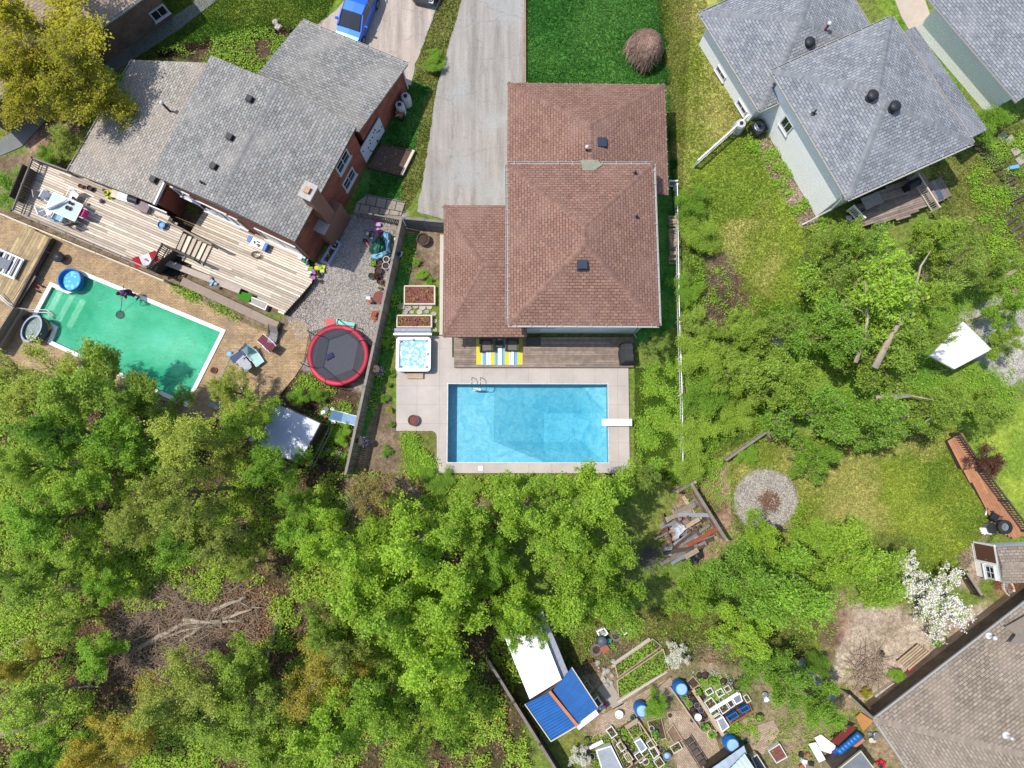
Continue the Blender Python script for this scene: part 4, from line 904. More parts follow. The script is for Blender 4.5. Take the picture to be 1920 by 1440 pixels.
R__ = [(1650, 545, 128, 'l0', L_bri, 7.5, 'largest green tree with pale forked limbs, left of the white canopy'),
 (1560, 620, 88, 'm0', L_drk, 6.5, 'green tree left of the pale forked limb'),
 (1672, 665, 86, 'm3', L_mid, 6.5, 'green tree directly left of the white canopy'),
 (1540, 770, 86, 'm1', L_drk, 7, 'dense deep green tree above the brown compost box'),
 (1545, 860, 48, 'm4', L_drk, 5, 'dense green crown hanging over the dry lawn'),
 (1650, 780, 84, 'l0', L_drk, 6.5, 'green tree with a broken pale trunk above the dry lawn'),
 (1745, 770, 66, 'm2', L_mid, 6, 'green tree left of the upper end of cedar boardwalk'),
 (1450, 690, 72, 'm4', L_mid, 5.5, 'green tree in the middle between pool patio and forked tree'),
 (1470, 610, 50, 's0', L_mid, 5, 'thin tree over the grey junk left of the forked tree'),
 (1858, 765, 58, 'm0', L_mid, 4.5, 'light green tree on the right edge below the white canopy'),
 (1800, 480, 62, 's1', L_mid, 5, 'thin tree right above the white canopy'),
 (1760, 440, 60, 'm2', L_mid, 5, 'green tree touching the weathered deck of the white sided house'),
 (1895, 640, 36, 'm1', L_mid, 3.5, 'small green tree at the right edge beside the gravel'),
 (1870, 500, 46, 'm3', L_mid, 4, 'small green tree on the right edge near the dark sleepers'),
 (1905, 575, 40, 'm1', L_drk, 4, 'dark green tree cut by the right edge, over the plank'),
 (1590, 440, 48, 'm4', L_mid, 4.5, 'light green tree left of the deck stairs'),
 (1415, 1095, 80, 'm3', L_drk, 7, 'deep green tree right of the scrap lumber pile'),
 (1490, 1110, 92, 'm0', L_drk, 7.5, 'big green tree below the gravel circle'),
 (1590, 1040, 84, 'm2', L_bri, 6.5, 'bright tree on the lower side of the dry lawn'),
 (1645, 1085, 76, 'm4', L_bri, 6.5, 'bright tree left of the blossoming tree'),
 (1530, 1010, 48, 'm1', L_bri, 5.5, 'small bright tree right below the gravel circle'),
 (1440, 1010, 44, 'm4', L_bri, 5.5, 'bright tree covering the lower left edge of the gravel circle'),
 (1400, 1190, 56, 'm1', L_bri, 5.5, 'bright tree above the row of garden pots'),
 (1300, 1125, 46, 'm2', L_bri, 5, 'bright tree between scrap pile and flowering shrub'),
 (1475, 1280, 60, 'm3', L_drk, 5, 'dense green tree right of the planter boxes'),
 (1550, 1330, 50, 'm0', L_drk, 4, 'green tree above the blue barrel rack'),
 (1885, 215, 44, 'u2', L_shr, 2.4, 'bright green bush at the top right house corner'),
 (1545, 1255, 28, 'u0', L_shr, 2.2, 'round bright bush beside the long grey plastic sheet'),
 (1758, 632, 34, 's0', L_mid, 6, 'thin green branches over the left corner of white canopy'),
 (1565, 515, 54, 's0', L_mid, 5, 'thin pale green tree between the dry lawn and forked tree'),
 (1738, 555, 62, 'm2', L_mid, 6, 'light green tree just above the white canopy, left side'),
 (1500, 720, 62, 'm3', L_mid, 6, 'green tree right of the fence shrubs, above compost box'),
 (1640, 470, 60, 's1', L_drk, 5.5, 'thin green tree right below the left end of the weathered deck'),
 (1780, 60, 1, 'u0', L_shr, 1, '')]
LIMBS = {'largest green tree with pale': [([(1640, 690), (1668, 636), (1690, 600), (1712, 560)], (.3, .26, .2, .12)), ([(1668, 636), (1700, 622)], (.12, .06)), ([(1690, 598), (1718, 590)], (.09, .04)), ([(1685, 580), (1675, 560), (1662, 548)], (.08, .06, .03)), ([(1712, 560), (1726, 500), (1745, 470)], (.12, .09, .04)), ([(1604, 680), (1622, 630), (1628, 590), (1622, 528)], (.18, .15, .12, .06)), ([(1628, 590), (1600, 575)], (.06, .02))],
 'green tree with a broken pale': [([(1642, 746), (1672, 744), (1708, 742)], (.22, .24, .16)), ([(1708, 742), (1760, 752)], (.08, .04)), ([(1680, 742), (1684, 718)], (.08, .03)), ([(1735, 790), (1778, 766)], (.05, .03))]}
for x, y, r, k, l, z_, lb in R__:
    if lb: T(x, y, r, k, lb, l, z_, group=GR, name='bush' if k[0] == 'u' else 'tree', cat='bush' if k[0] == 'u' else 'tree', bark=M_barkp if k[0] == 'l' else None)
H__ = [(1312, 372, 42, 'u0', L_shr, 2.2, 'topmost green shrub next to the picket fence gate'),
 (1325, 435, 50, 'u1', L_mid, 2.2, 'green shrub right of the stacked firewood'),
 (1305, 535, 38, 'u2', L_shr, 1.6, 'low green shrub below the firewood end of the fence'),
 (1315, 600, 44, 's0', L_mid, 2.4, 'thin dull green shrub along the fence level with the deck'),
 (1330, 655, 52, 'u0', L_mid, 2.6, 'dull green shrub along the fence level with the barbecue'),
 (1240, 640, 34, 's1', L_mid, 2.5, 'pale leafed shrub at the house corner beside the covered barbecue'),
 (1345, 735, 54, 'u1', L_shr, 2.8, 'bright shrub along the fence level with the pool'),
 (1330, 815, 54, 'u2', L_mid, 2.6, 'dull shrub on the fence level with the diving board'),
 (1390, 780, 44, 'u0', L_mid, 2.4, 'green shrub left of the compost box'),
 (1315, 880, 42, 'u1', L_mid, 2.2, 'green shrub where the picket fence meets the board fence'),
 (1385, 690, 52, 'm2', L_mid, 4, 'small tree rising behind the fence shrubs'),
 (1405, 620, 48, 'm3', L_mid, 3.6, 'small tree above the fence shrubs near the grey junk'),
 (1405, 850, 24, 'u2', L_drk, 1.2, 'low blue green plants below the compost box fence')]
for x, y, r, k, l, z_, lb in H__: T(x - (12 if 1300 < x < 1350 else 0), y, r, k, lb, l, z_, group=GH, name='shrub' if k[0] != 'm' else 'tree', cat='shrub' if k[0] != 'm' else 'tree')
T(1775, 1118, 80, 'b0', 'fruit tree covered in white and pink blossom beside the tan roofed house', None, 4, name='blossoming_tree', bark=M_bark)
T(1272, 1235, 31, 'b1', 'shrub thick with white flowers at the end of the green vegetable bed', None, 1.6, name='flowering_shrub', cat='shrub')
T(1237, 1338, 29, 'u1', 'round dense green shrub between blue barrels in the vegetable garden', L_drk, 2.2, name='shrub', cat='shrub')
T(1090, 1425, 26, 'b1', 'white flowering shrub at the bottom edge left of the cold frame', None, 1.2, name='flowering_shrub', cat='shrub')
T(1860, 870, 40, 's0', 'dark red leafed bush right of the boardwalk fence', L_red, 1.6, name='bush', cat='bush')
T(1205, 885, 34, 's1', 'young thin tree beside the pool patio corner', L_mid, 3.4)
T(830, 910, 30, 'u2', 'low green shrub on the bare strip below the patio', L_shr, 1.0, name='shrub', cat='shrub')
T(880, 915, 28, 'u0', 'low green shrub below the left part of the pool patio', L_mid, 1.0, name='shrub', cat='shrub')
T(800, 895, 22, 'u1', 'small green shrub at the lower left patio corner', L_shr, .8, name='shrub', cat='shrub')
T(1690, 1268, 17, 'u1', 'dark green bush against the tan house wall behind the red bucket', L_drk, .9, name='bush', cat='bush')
T(1628, 1302, 13, 'u0', 'small yellow bush near the fence gate of the tan house', L_yel, .7, name='bush', cat='bush')
T(1585, 1165, 1, 'u0', '', L_yel, .7) if 0 else None
T(812, 118, 26, 'u1', 'leafy green clump on the grass verge between the two driveways', L_shr, .9, name='clump', cat='plants')
T(812, 100, 20, 'u2', 'second leafy clump on the driveway verge, nearer the top', L_shr, .8, name='clump', cat='plants')
T(555, 745, 22, 'u0', 'dark green bush beside the upper corner of the white shed roof', L_drk, 1.2, name='bush', cat='bush')
T(590, 742, 20, 'u1', 'green bush behind the red trampoline', L_shr, 1.0, name='bush', cat='bush')
T(640, 815, 22, 'u2', 'dark leafy plants by the handrail next to the fence', L_drk, .8, name='plant', cat='plant')
for x, y, r, l, lb in ((718, 745, 12, L_shr, 'rounded green plant in the shade strip left of the patio'), (722, 846, 12, L_drk, 'rounded hosta like plant on the bare strip below the patio corner'), (733, 797, 8, L_shr, 'tiny green plant left of the flower pot on the patio'),
    (727, 722, 6, L_bri, 'tiny light green plant beside the upper patio corner'), (730, 768, 8, L_oli, 'tiny olive plant between two green ones left of the patio'), (790, 515, 14, L_bri, 'spreading green plants in the narrow bed by the brown roofed house'), (780, 490, 10, L_bri, 'upper patch of green plants in the narrow bed by the house'),
    (806, 525, 9, L_drk, 'dark green plant above the first raised planter'), (762, 470, 8, L_drk, 'green plant at the foot of the board fence below the blue pot'), (722, 640, 12, L_drk, 'dark bush behind the hot tub by the fence'), (730, 700, 11, L_drk, 'green plant below the hot tub next to the hanging flowers')):
    T(x, y, r, 'u%d' % (x % 3), lb, l, .5, name='plant', cat='plant')
# brown weeping shrub on the front lawn: a dome of drooping twigs
def weeping(px, py, rad, h, label, n=2600):
    c = P(px, py, h * .5); R = rad / FPX * (CH - h * .6); rng = np.random.default_rng(5); segs = []
    for i in range(n):
        az = rng.uniform(0, 2 * pi); f = sqrt(rng.random()); pts = []
        a0 = rng.uniform(0, .5) * f; end = f * R * rng.uniform(.85, 1.06)
        for k in range(6):
            t_ = k / 5; r = end * (1 + .05 * sin(az * 3) + .04 * sin(az * 7)) * (a0 + (1 - a0) * (t_ ** .7)); z_ = h * (1 - .1 * rng.random()) * (1 - (r / R) ** 2.6 * .5) - t_ ** 3 * h * .28 * (1 if f > .3 else .3); az += rng.normal(0, .16)
            pts.append(np.array([r * cos(az), r * sin(az), max(z_, .05)]))
        for k in range(5): segs.append((pts[k], pts[k + 1], .014, .01))
    q_ = np_tube(segs, 3); root = thing('weeping_shrub', label, 'shrub', (c.x, c.y, 0))
    o = bpy.data.objects.new('crown', np_mesh('weeping_crown', q_, 4, [mk('weeping_twigs', S(184, 150, 132), .9, .25, 4, 0, fv=.5)], val=rng.random(len(q_) // 4))); COL.objects.link(o); o.parent = root
    b = MB(); b.tube([(0, 0, 0), (.05, 0, h * .55), (0, .05, h * .92)], [.14, .1, .05]); part(root, 'trunk', b, M_bark)
    b = MB(); b.ball((0, 0, h * .42), R * .82, 20, sz=.5, jit=.06); part(root, 'inner_twigs', b, mk('twig_mass', S(96, 76, 60), .95, .4, 9, .6))
weeping(1210, 88, 41, 2.2, 'bare brown weeping shrub like a shaggy dome on the dark green lawn')
# ---------------------------------------------------------------- ground cover (nobody could count it)
def scatter(name, polys, n, size, h, mats, thr=.45, seed=1, per=5, spread=.12, avoid=(), ns=.8, up=.9, flat=.62):
    rng = np.random.default_rng(seed); X_, Y_ = [], []
    for pl in polys:
        w_ = [tuple(p[:2]) for p in PP(pl)]; xs = [p[0] for p in w_]; ys = [p[1] for p in w_]; k = n // len(polys)
        x = rng.uniform(min(xs), max(xs), k * 2); y = rng.uniform(min(ys), max(ys), k * 2)
        ok = (sdist(x, y, w_) < 0) & (fbm(x, y, ns, seed) + rng.normal(0, .05, len(x)) > thr)
        for av in avoid: ok &= sdist(x, y, [tuple(p[:2]) for p in av]) > .05
        X_.append(x[ok][:k]); Y_.append(y[ok][:k])
    x, y = np.concatenate(X_), np.concatenate(Y_); m_ = len(x); z_ = rng.uniform(.03, h, m_)
    c = np.repeat(np.stack([x, y, z_], -1), per, 0) + rng.normal(0, spread, (m_ * per, 3)) * np.array([1, 1, .4]); c[:, 2] = np.maximum(c[:, 2], .02); nn = len(c)
    nr = rng.normal(0, .5, (nn, 3)) + np.array([0, 0, up]); nr /= np.linalg.norm(nr, axis=1, keepdims=True); a = np.cross(nr, rng.normal(0, 1, (nn, 3))); a /= np.linalg.norm(a, axis=1, keepdims=True); b = np.cross(nr, a); s = rng.uniform(*size, nn)[:, None]
    q_ = np.stack([c - a * s, c + b * s * flat, c + a * s, c - b * s * flat], 1).reshape(-1, 3)
    mi = rng.integers(0, len(mats), m_).repeat(per) if len(mats) > 1 else None
    o = bpy.data.objects.new(name, np_mesh(name, q_, 4, mats, val=rng.random(nn), mi=mi)); COL.objects.link(o); o['kind'] = 'stuff'; return o
PATIO = [PP([(740, 600), (1195, 600), (1190, 890), (815, 890), (815, 812), (740, 812)])]
WOODS = [[(-60, 700), (330, 760), (560, 880), (960, 900), (960, 1180), (1000, 1500), (-60, 1500)]]
scatter('undergrowth', WOODS, 40000, (.035, .085), .6, [L_drk, L_mid, L_oli, L_bri], .47, 3, avoid=[PP([(220, 1150), (500, 1110), (520, 1180), (420, 1250), (180, 1290)])])
scatter('leaf_litter', WOODS + [[(200, 1120), (520, 1100), (520, 1240), (60, 1290)]], 24000, (.04, .09), .05, [mk('litter_leaf', S(150, 116, 88), .9, .4, 3, 0, fv=.5)], .35, 4, per=3)
scatter('undergrowth', [[(1285, 480), (1350, 500), (1420, 620), (1460, 800), (1330, 900), (1285, 900)], [(1400, 560), (1900, 540), (1900, 800), (1780, 800), (1500, 800)], [(1290, 880), (1370, 850), (1390, 1010), (1620, 1060), (1800, 1040), (1640, 1120), (1440, 1180), (1280, 1120)], [(1855, 260), (1960, 240), (1960, 600), (1880, 580), (1810, 340)], [(1195, 700), (1275, 660), (1280, 900), (1195, 900)], [(1360, 230), (1410, 215), (1560, 420), (1540, 450), (1480, 400)]], 26000, (.025, .065), .3, [L_drk, L_mid, L_shr], .52, 5, ns=1.6)
scatter('ground_plants', [[(320, 525), (345, 535), (505, 590), (520, 620), (440, 600), (330, 550)], [(530, 700), (600, 705), (660, 760), (650, 880), (560, 880)], [(300, 96), (420, 70), (520, 48), (560, 52), (500, 148), (400, 120)], [(745, 430), (782, 440), (765, 540), (725, 700), (690, 800), (655, 900), (645, 890), (720, 560)], [(755, 815), (815, 815), (816, 890), (770, 890)], [(820, 892), (1180, 892), (1180, 930), (800, 940)]], 6500, (.03, .07), .25, [L_drk, L_shr, L_mid], .5, 6, per=6)
# lawns: short blades, coloured like the turf they stand in
def turf(name, polys, n, seed=1, hh=(.04, .1)):
    rng = np.random.default_rng(seed); X_, Y_ = [], []
    for pl, fr in polys:
        w_ = [tuple(p[:2]) for p in PP(pl)]; xs = [p[0] for p in w_]; ys = [p[1] for p in w_]; k = int(n * fr)
        x = rng.uniform(min(xs), max(xs), k); y = rng.uniform(min(ys), max(ys), k); ok = (sdist(x, y, w_) < 0); X_.append(x[ok]); Y_.append(y[ok])
    x, y = np.concatenate(X_), np.concatenate(Y_); m_ = len(x); az = rng.uniform(0, 2 * pi, m_); wd = rng.uniform(.015, .04, m_); h = rng.uniform(*hh, m_); ln = rng.normal(0, .05, (m_, 2))
    p0 = np.stack([x - np.cos(az) * wd, y - np.sin(az) * wd, np.full(m_, -.03)], -1); p1 = np.stack([x + np.cos(az) * wd, y + np.sin(az) * wd, np.full(m_, -.03)], -1); p2 = np.stack([x + ln[:, 0], y + ln[:, 1], h], -1)
    cc_ = gcol(x, y) * rng.uniform(.75, 1.4, m_)[:, None] * (1 + rng.normal(0, .08, (m_, 3)))
    mt, t, bs = new_mat(name + '_blades'); a = attr(t, 'col'); t.links.new(a.outputs['Color'], bs.inputs['Base Color']); bs.inputs['Roughness'].default_value = .7; bs.inputs['Specular IOR Level'].default_value = .2
    tr = N(t, 'ShaderNodeBsdfTranslucent'); t.links.new(a.outputs['Color'], tr.inputs[0]); mx = N(t, 'ShaderNodeMixShader'); mx.inputs[0].default_value = .3; t.links.new(bs.outputs[0], mx.inputs[1]); t.links.new(tr.outputs[0], mx.inputs[2]); t.links.new(mx.outputs[0], t.nodes['Material Output'].inputs[0])
    o = bpy.data.objects.new(name, np_mesh(name, np.stack([p0, p1, p2], 1).reshape(-1, 3), 3, [mt], col=np.clip(cc_, 0, 1))); COL.objects.link(o); o['kind'] = 'stuff'
turf('grass', [([(986, -20), (1300, -20), (1275, 420), (1262, 420), (1250, 160), (986, 154)], .2), ([(1230, -20), (1330, -20), (1320, 30), (1420, 220), (1560, 440), (1500, 620), (1400, 640), (1270, 480), (1240, 100)], .25), ([(1370, 830), (1800, 800), (1870, 1000), (1800, 1080), (1480, 1060), (1370, 980)], .2), ([(270, -20), (640, -20), (600, 50), (240, 120)], .12), ([(800, 60), (828, -20), (870, -20), (866, 0), (820, 165), (792, 345), (760, 400), (690, 390), (700, 200), (772, 160)], .08),
  ([(1190, 690), (1275, 690), (1280, 900), (1190, 900)], .08), ([(1285, 500), (1400, 520), (1500, 620), (1480, 780), (1290, 890)], .1), ([(1040, 1150), (1560, 1120), (1500, 1260), (1300, 1240), (1060, 1270)], .08), ([(1740, 280), (1960, 220), (1960, 600), (1880, 560), (1800, 440), (1750, 420)], .05)], 420000)
# ================================================================ CENTRE GARDEN
M_wood = mk('weathered_wood', S(168, 150, 132), .85, .2, 3, .2, fv=.25); M_woodg = mk('grey_wood', S(146, 136, 126), .85, .22, 3, .2, fv=.25); M_woodd = mk('dark_wood', S(92, 80, 70), .85, .25, 3, .2, fv=.25)
M_deck = mk('pale_deck', S(218, 206, 188, 1.0), .85, .25, 4, .2, S(186, 166, 142, 1.1), fv=.35); M_deckb = mk('brown_deck', S(150, 130, 116), .85, .2, 4, .2, S(176, 158, 142), fv=.22); M_cedar = mk('cedar', S(190, 134, 98), .8, .2, 3, .2, fv=.2)
M_timber = mk('timber', S(190, 168, 140), .85, .2, 3, .2, fv=.2); M_rust = mk('terracotta', S(176, 104, 76), .8, .15, 4); M_soil = mk('soil', S(86, 66, 56), .95, .35, 7, .6); M_soilr = mk('mulch_red', S(138, 84, 76), .95, .35, 9, .6)
M_blue = mk('blue_plastic', S(30, 112, 190), .4, .12); M_lblue = mk('light_blue', S(120, 184, 216), .5, .15); M_red = mk('red_plastic', S(206, 40, 52), .45, .15); M_pink = mk('pink', S(214, 50, 140), .5, .1); M_green = mk('green_plastic', S(44, 150, 110), .45, .12)
M_white = mk('white_paint', S(240, 240, 238, 1.15), .5, .05); M_gmetal = mk('grey_metal', S(150, 156, 162), .4, .1, 3, .05, None, .4); M_cloth = mk('dark_cloth', S(58, 58, 62), .8, .15); M_navy = mk('navy_cloth', S(44, 52, 92), .8, .15); M_tarpg = mk('green_tarp', S(34, 96, 76), .5, .2, 2, .3); M_cream = mk('cream', S(222, 212, 190), .7, .08)
M_skin = mk('skin', S(196, 150, 122), .6, .05); M_hair = mk('hair', S(50, 38, 32), .8, .1); M_chrome = mk('steel', S(200, 204, 208), .25, .05, 3, 0, None, .9); M_yel = mk('yellow', S(226, 214, 60), .7, .05); M_teal = mk('teal', S(40, 130, 150), .7, .05)
M_stone = mk('stone', S(190, 182, 170), .9, .15, 3, .4, fv=.2); M_tarpgr = mk('grey_sheet', S(150, 158, 168), .45, .15, 2, .3); M_rubber = mk('rubber', S(52, 50, 50), .8, .2); M_brown = mk('brown_paint', S(106, 78, 66), .7, .12)
def quad(px, z): return [tuple(p[:2]) for p in PP(px, z)]
def frame(root, name, q, z0, z1, w, mat):
    b = MB(); n = len(q); i_ = inset(q, w)
    for k in range(n): j = (k + 1) % n; b.prism([q[k], q[j], i_[j], i_[k]], z0, z1)
    return part(root, name, b, mat, True)
def cen(q): return (sum(p[0] for p in q) / len(q), sum(p[1] for p in q) / len(q))
def foliage(root, q, z, n, seed, mats, size=(.03, .07), name='plants', h=.15, label=None):
    rng = np.random.default_rng(seed); xs = [p[0] for p in q]; ys = [p[1] for p in q]; x = rng.uniform(min(xs), max(xs), n * 2); y = rng.uniform(min(ys), max(ys), n * 2); ok = sdist(x, y, q) < -.02; x, y = x[ok][:n], y[ok][:n]; m_ = len(x)
    c = np.stack([x, y, z + rng.uniform(.01, h, m_)], -1); nr = rng.normal(0, .5, (m_, 3)) + np.array([0, 0, .9]); nr /= np.linalg.norm(nr, axis=1, keepdims=True); a = np.cross(nr, rng.normal(0, 1, (m_, 3))); a /= np.linalg.norm(a, axis=1, keepdims=True); b = np.cross(nr, a); s = rng.uniform(*size, m_)[:, None]
    off = np.array(tuple(root.matrix_world.translation)) if root.parent else np.array(tuple(root.location))
    off = np.array(tuple(root.location)); c = c - off
    R = Matrix.Rotation(-root.rotation_euler[2], 3, 'Z')
    o = bpy.data.objects.new(name, np_mesh(name, np.stack([c - a * s, c + b * s * .6, c + a * s, c - b * s * .6], 1).reshape(-1, 3), 4, mats, val=rng.random(m_), mi=rng.integers(0, len(mats), m_) if len(mats) > 1 else None)); COL.objects.link(o); o.parent = root; return tag(o, None, None, None, 'stuff')
def planter(px, z, label, mat=None, soil=None, plants=0, pm=None, name='raised_bed', cat='raised bed', group=None, h=None, w=.08, size=(.03, .07)):
    q = quad(px, z); c = cen(q); r = thing(name, label, cat, (c[0], c[1], 0), 0, group); frame(r, 'frame', q, 0, z, w, mat or M_timber)
    b = MB(); b.prism(inset(q, w * .8), 0, z - .07); part(r, 'soil', b, soil or M_soil, True)
    if plants: foliage(r, inset(q, w), z - .06, plants, int(c[0] * 10) % 97 + 3, pm or [L_shr], size)
    return r
def lid(px, z, label, mat, fm=None, name='cold_frame', cat='cold frame', group=None, part_='panel', w=.06):
    q = quad(px, z); c = cen(q); r = thing(name, label, cat, (c[0], c[1], 0), 0, group); frame(r, 'frame', q, 0, z, w, fm or M_pvc)
    b = MB(); b.prism(inset(q, w * .9), z - .04, z - .015); part(r, part_, b, mat, True); return r
PROTO = {}
def pot(px, py, r_px, h, mat, label, plant=None, group=None, z=0.0, soil=None, name='plant_pot', cat='pot', sx=1, rim=None):
    c = P(px, py, z + h); R = r_px / FPX * (CH - h); t_ = thing(name, label, cat, (c.x, c.y, z), random.uniform(0, 6), group); b = MB()
    b.lathe([(R * .72, 0), (R * .95, h * .85), (R * 1.06, h * .86), (R * 1.06, h), (R * .9, h), (R * .86, h * .8)], (0, 0, 0), 18, sx, 1, 0, False); b.poly([(R * .7 * cos(a) * sx, R * .7 * sin(a), .005) for a in [i * pi / 9 for i in range(18)]][::-1]); part(t_, 'pot', b, mat, smooth=False)
    b = MB(); b.lathe([(R * .87, h * .7), (R * .5, h * .82), (.01, h * .84)], (0, 0, 0), 14, sx, 1); part(t_, 'soil', b, soil or M_soil)
    if plant: foliage(t_, [(c.x + R * .95 * cos(a), c.y + R * .95 * sin(a)) for a in [i * pi / 5 for i in range(10)]], h * .85 + 0, 46, int(px) % 89, plant, (.03, R * .45 + .02), 'plant', R * 1.1)
    return t_
# ---- deck with rug, sofas, barbecue
D = thing('deck', 'low weathered wooden deck along the back wall of the brown roofed house', 'deck', P(1020, 660, 0))
q = quad([(851, 634), (851, 688), (1188, 688), (1188, 632), (985, 632)], .32); b = MB(); b.boards(q, 0, .14, .012, .28, .32, 2.5, 4.8); part(D, 'boards', b, M_deckb, True)
b = MB(); b.prism(inset(q, .05), .02, .27); part(D, 'skirt', b, M_woodd, True); p1, p2 = P(851, 688.5, .3), P(1188, 688.5, .3); b = MB(); b.beam(p1, p2, .03, .2); part(D, 'edge_board', b, M_woodg, True)
r0, r1, r2, r3 = P(893, 635, .34), P(980, 635, .34), P(980, 684, .34), P(893, 684, .34); b = MB(); x = 0
pat = [(2, 3.2), (0, .3), (1, 1.6), (3, .5), (0, 1.6), (3, .4), (0, .8), (2, 2.4), (1, 1.2), (3, .5), (0, 2.4), (3, .5), (1, 1.2), (2, 2.6), (0, .8), (3, .4), (0, 1.6), (3, .5), (1, 1.6), (2, 3)]
tot = sum(w_ for _, w_ in pat)
for mi, w_ in pat: b.mi = mi; b.prism([tuple(lerp(r0, r1, x / tot)[:2]), tuple(lerp(r0, r1, (x + w_) / tot)[:2]), tuple(lerp(r3, r2, (x + w_) / tot)[:2]), tuple(lerp(r3, r2, x / tot)[:2])], .325, .34); x += w_
solo('rug', b, [M_white, M_lblue, M_yel, M_teal], 'outdoor rug with yellow, white, pale blue and teal stripes on the deck', 'rug')
M_wick = mk('wicker', S(92, 84, 78), .8, .3, 14, .5)
def armchair(label, loc, rz):
    t_ = thing('armchair', label, 'armchair', loc, rz, 'wicker armchairs on the striped rug'); b = MB(); b.box((0, 0, .18), (.7, .68, .3)); part(t_, 'seat', b, M_wick); b = MB(); b.box((0, -.02, .38), (.6, .58, .11)); part(t_, 'cushion', b, mk('grey_cushion', S(120, 114, 108), .8))
    b = MB(); b.box((0, .36, .5), (.74, .1, .55), 0, -.15); part(t_, 'backrest', b, M_wick)
    for s in (-1, 1): b = MB(); b.box((s * .37, 0, .32), (.09, .7, .56)); part(t_, 'armrest', b, M_wick)
    for s in (-1, 1):
        for k in (-1, 1): b = MB(); b.box((s * .3, k * .28, .02), (.05, .05, .06)); part(t_, 'leg', b, M_dark)
    return t_
a1 = P(912, 648, .7); a2 = P(960, 647, .7); armchair('dark wicker armchair on the left half of the striped rug', (a1.x, a1.y, .34), .05); armchair('dark wicker armchair on the right half of the striped rug', (a2.x, a2.y, .34), -.04)
t_ = thing('side_table', 'low dark table between the two wicker armchairs', 'table', P(936, 646, .34), 0); b = MB(); b.box((0, 0, .3), (.42, .42, .05)); part(t_, 'tabletop', b, M_dark)
for i in (-1, 1):
    for j in (-1, 1): b = MB(); b.box((i * .17, j * .17, .14), (.04, .04, .28)); part(t_, 'leg', b, M_dark)
bq = P(1176, 662, 1.0); t_ = thing('barbecue', 'barbecue under a black fitted cover on the right end of the deck', 'barbecue', (bq.x, bq.y, .32), .08)
b = MB(); n0 = [(-.42, -.62), (.42, -.66), (.44, .62), (-.3, .66), (-.46, .1)]; b.prism(n0, .05, .75, [(x * .95, y * .95) for x, y in n0]); b.prism([(x * .95, y * .95) for x, y in n0], .75, 1.05, [(x * .55 + .05, y * .8) for x, y in n0]); part(t_, 'cover', b, M_cloth)
for k in (-1, 1): b = MB(); b.beam((-.3, k * .25, .98), (.34, k * .25, 1.07), .03, .03); part(t_, 'strap', b, M_black)
for k in (-1, 1): b = MB(); b.tube([(k * .2 - .03, -.5, .05), (k * .2 + .03, -.5, .05)], .05, 10); part(t_, 'wheel', b, M_rubber)
q = quad([(986, 632), (1014, 632), (1014, 650), (986, 650)], .35); b = MB(); b.prism(q, .325, .337); solo('doormat', b, mk('mat_grey', S(96, 92, 88), .9, .2), 'grey doormat on the deck in front of the back door', 'doormat')
# ---- hot tub
c = P(775, 664, .88); t_ = thing('hot_tub', 'square white hot tub with bubbling water on the patio corner', 'hot tub', (c.x, c.y, .1)); R = 1.04
def rr(r, k, n=6): return [(sx_ * (r - k) + k * cos(a), sy_ * (r - k) + k * sin(a)) for sx_, sy_, a0 in ((1, 1, 0), (-1, 1, pi / 2), (-1, -1, pi), (1, -1, 3 * pi / 2)) for a in [a0 + i * pi / 2 / n for i in range(n + 1)]]
b = MB(); b.prism(rr(R * .97, .2), 0, .6); part(t_, 'cabinet', b, mk('tub_grey', S(132, 128, 124), .6)); b = MB(); o_, i_ = rr(R, .22), rr(R * .82, .25)
n = len(o_)
for k in range(n): j = (k + 1) % n; b.poly([(*o_[k], .78), (*o_[j], .78), (*i_[j], .8), (*i_[k], .8)]); b.poly([(*o_[k], .7), (*o_[j], .7), (*o_[j], .78), (*o_[k], .78)]); b.poly([(*i_[k], .8), (*i_[j], .8), (*[x * .93 for x in i_[j]], .5), (*[x * .93 for x in i_[k]], .5)])
sh_ = part(t_, 'shell', b, M_white)
b = MB(); b.prism([(x * .93, y * .93) for x, y in i_], .42, .5); part(sh_, 'seat', b, M_white)
m, t, bs = new_mat('bubbling'); v = objc(t); nn_ = ramp(t, noise(t, v, 4.5, 7, .75), .44, .56); t.links.new(mixc(t, nn_, S(116, 196, 200, 1.2), S(236, 244, 244, 1.2)), bs.inputs['Base Color']); bs.inputs['Roughness'].default_value = .2; bump(t, bs, nn_, .6, .04)
b = MB(); b.prism([(x * .96, y * .96) for x, y in i_], .64, .68); part(t_, 'water', b, m)
for x, y in ((-.72, .72), (.72, .74), (-.74, -.7), (.74, -.72), (0, .8), (.8, 0)): b = MB(); b.lathe([(.07, .8), (.075, .83), (.03, .85)], (x * 1.1, y * 1.1, 0), 12); part(sh_, 'pillow' if abs(x) > .1 and abs(y) > .1 else 'control_knob', b, M_gmetal)
c2_ = P(774, 623, .8); t_ = thing('tub_cover', 'grey white folded cover standing behind the hot tub', 'cover', (c2_.x, c2_.y, .1)); b = MB(); b.box((0, .0, .42), (2.2, .22, .8), 0, -.35); b.box((0, -.2, .44), (2.2, .12, .82), 0, -.35); part(t_, 'panel', b, mk('vinyl_grey', S(172, 178, 188), .5)); b = MB(); b.box((0, -.14, .82), (2.3, .12, .06)); part(t_, 'handle', b, M_white)
c = P(778, 705, .25); t_ = thing('step', 'short wooden step below the hot tub', 'step', (c.x, c.y, .1)); b = MB(); b.box((0, 0, .15), (1.0, .32, .05)); part(t_, 'tread', b, M_timber)
for s in (-1, 1): b = MB(); b.box((s * .45, 0, .06), (.06, .28, .13)); part(t_, 'riser', b, M_woodg)
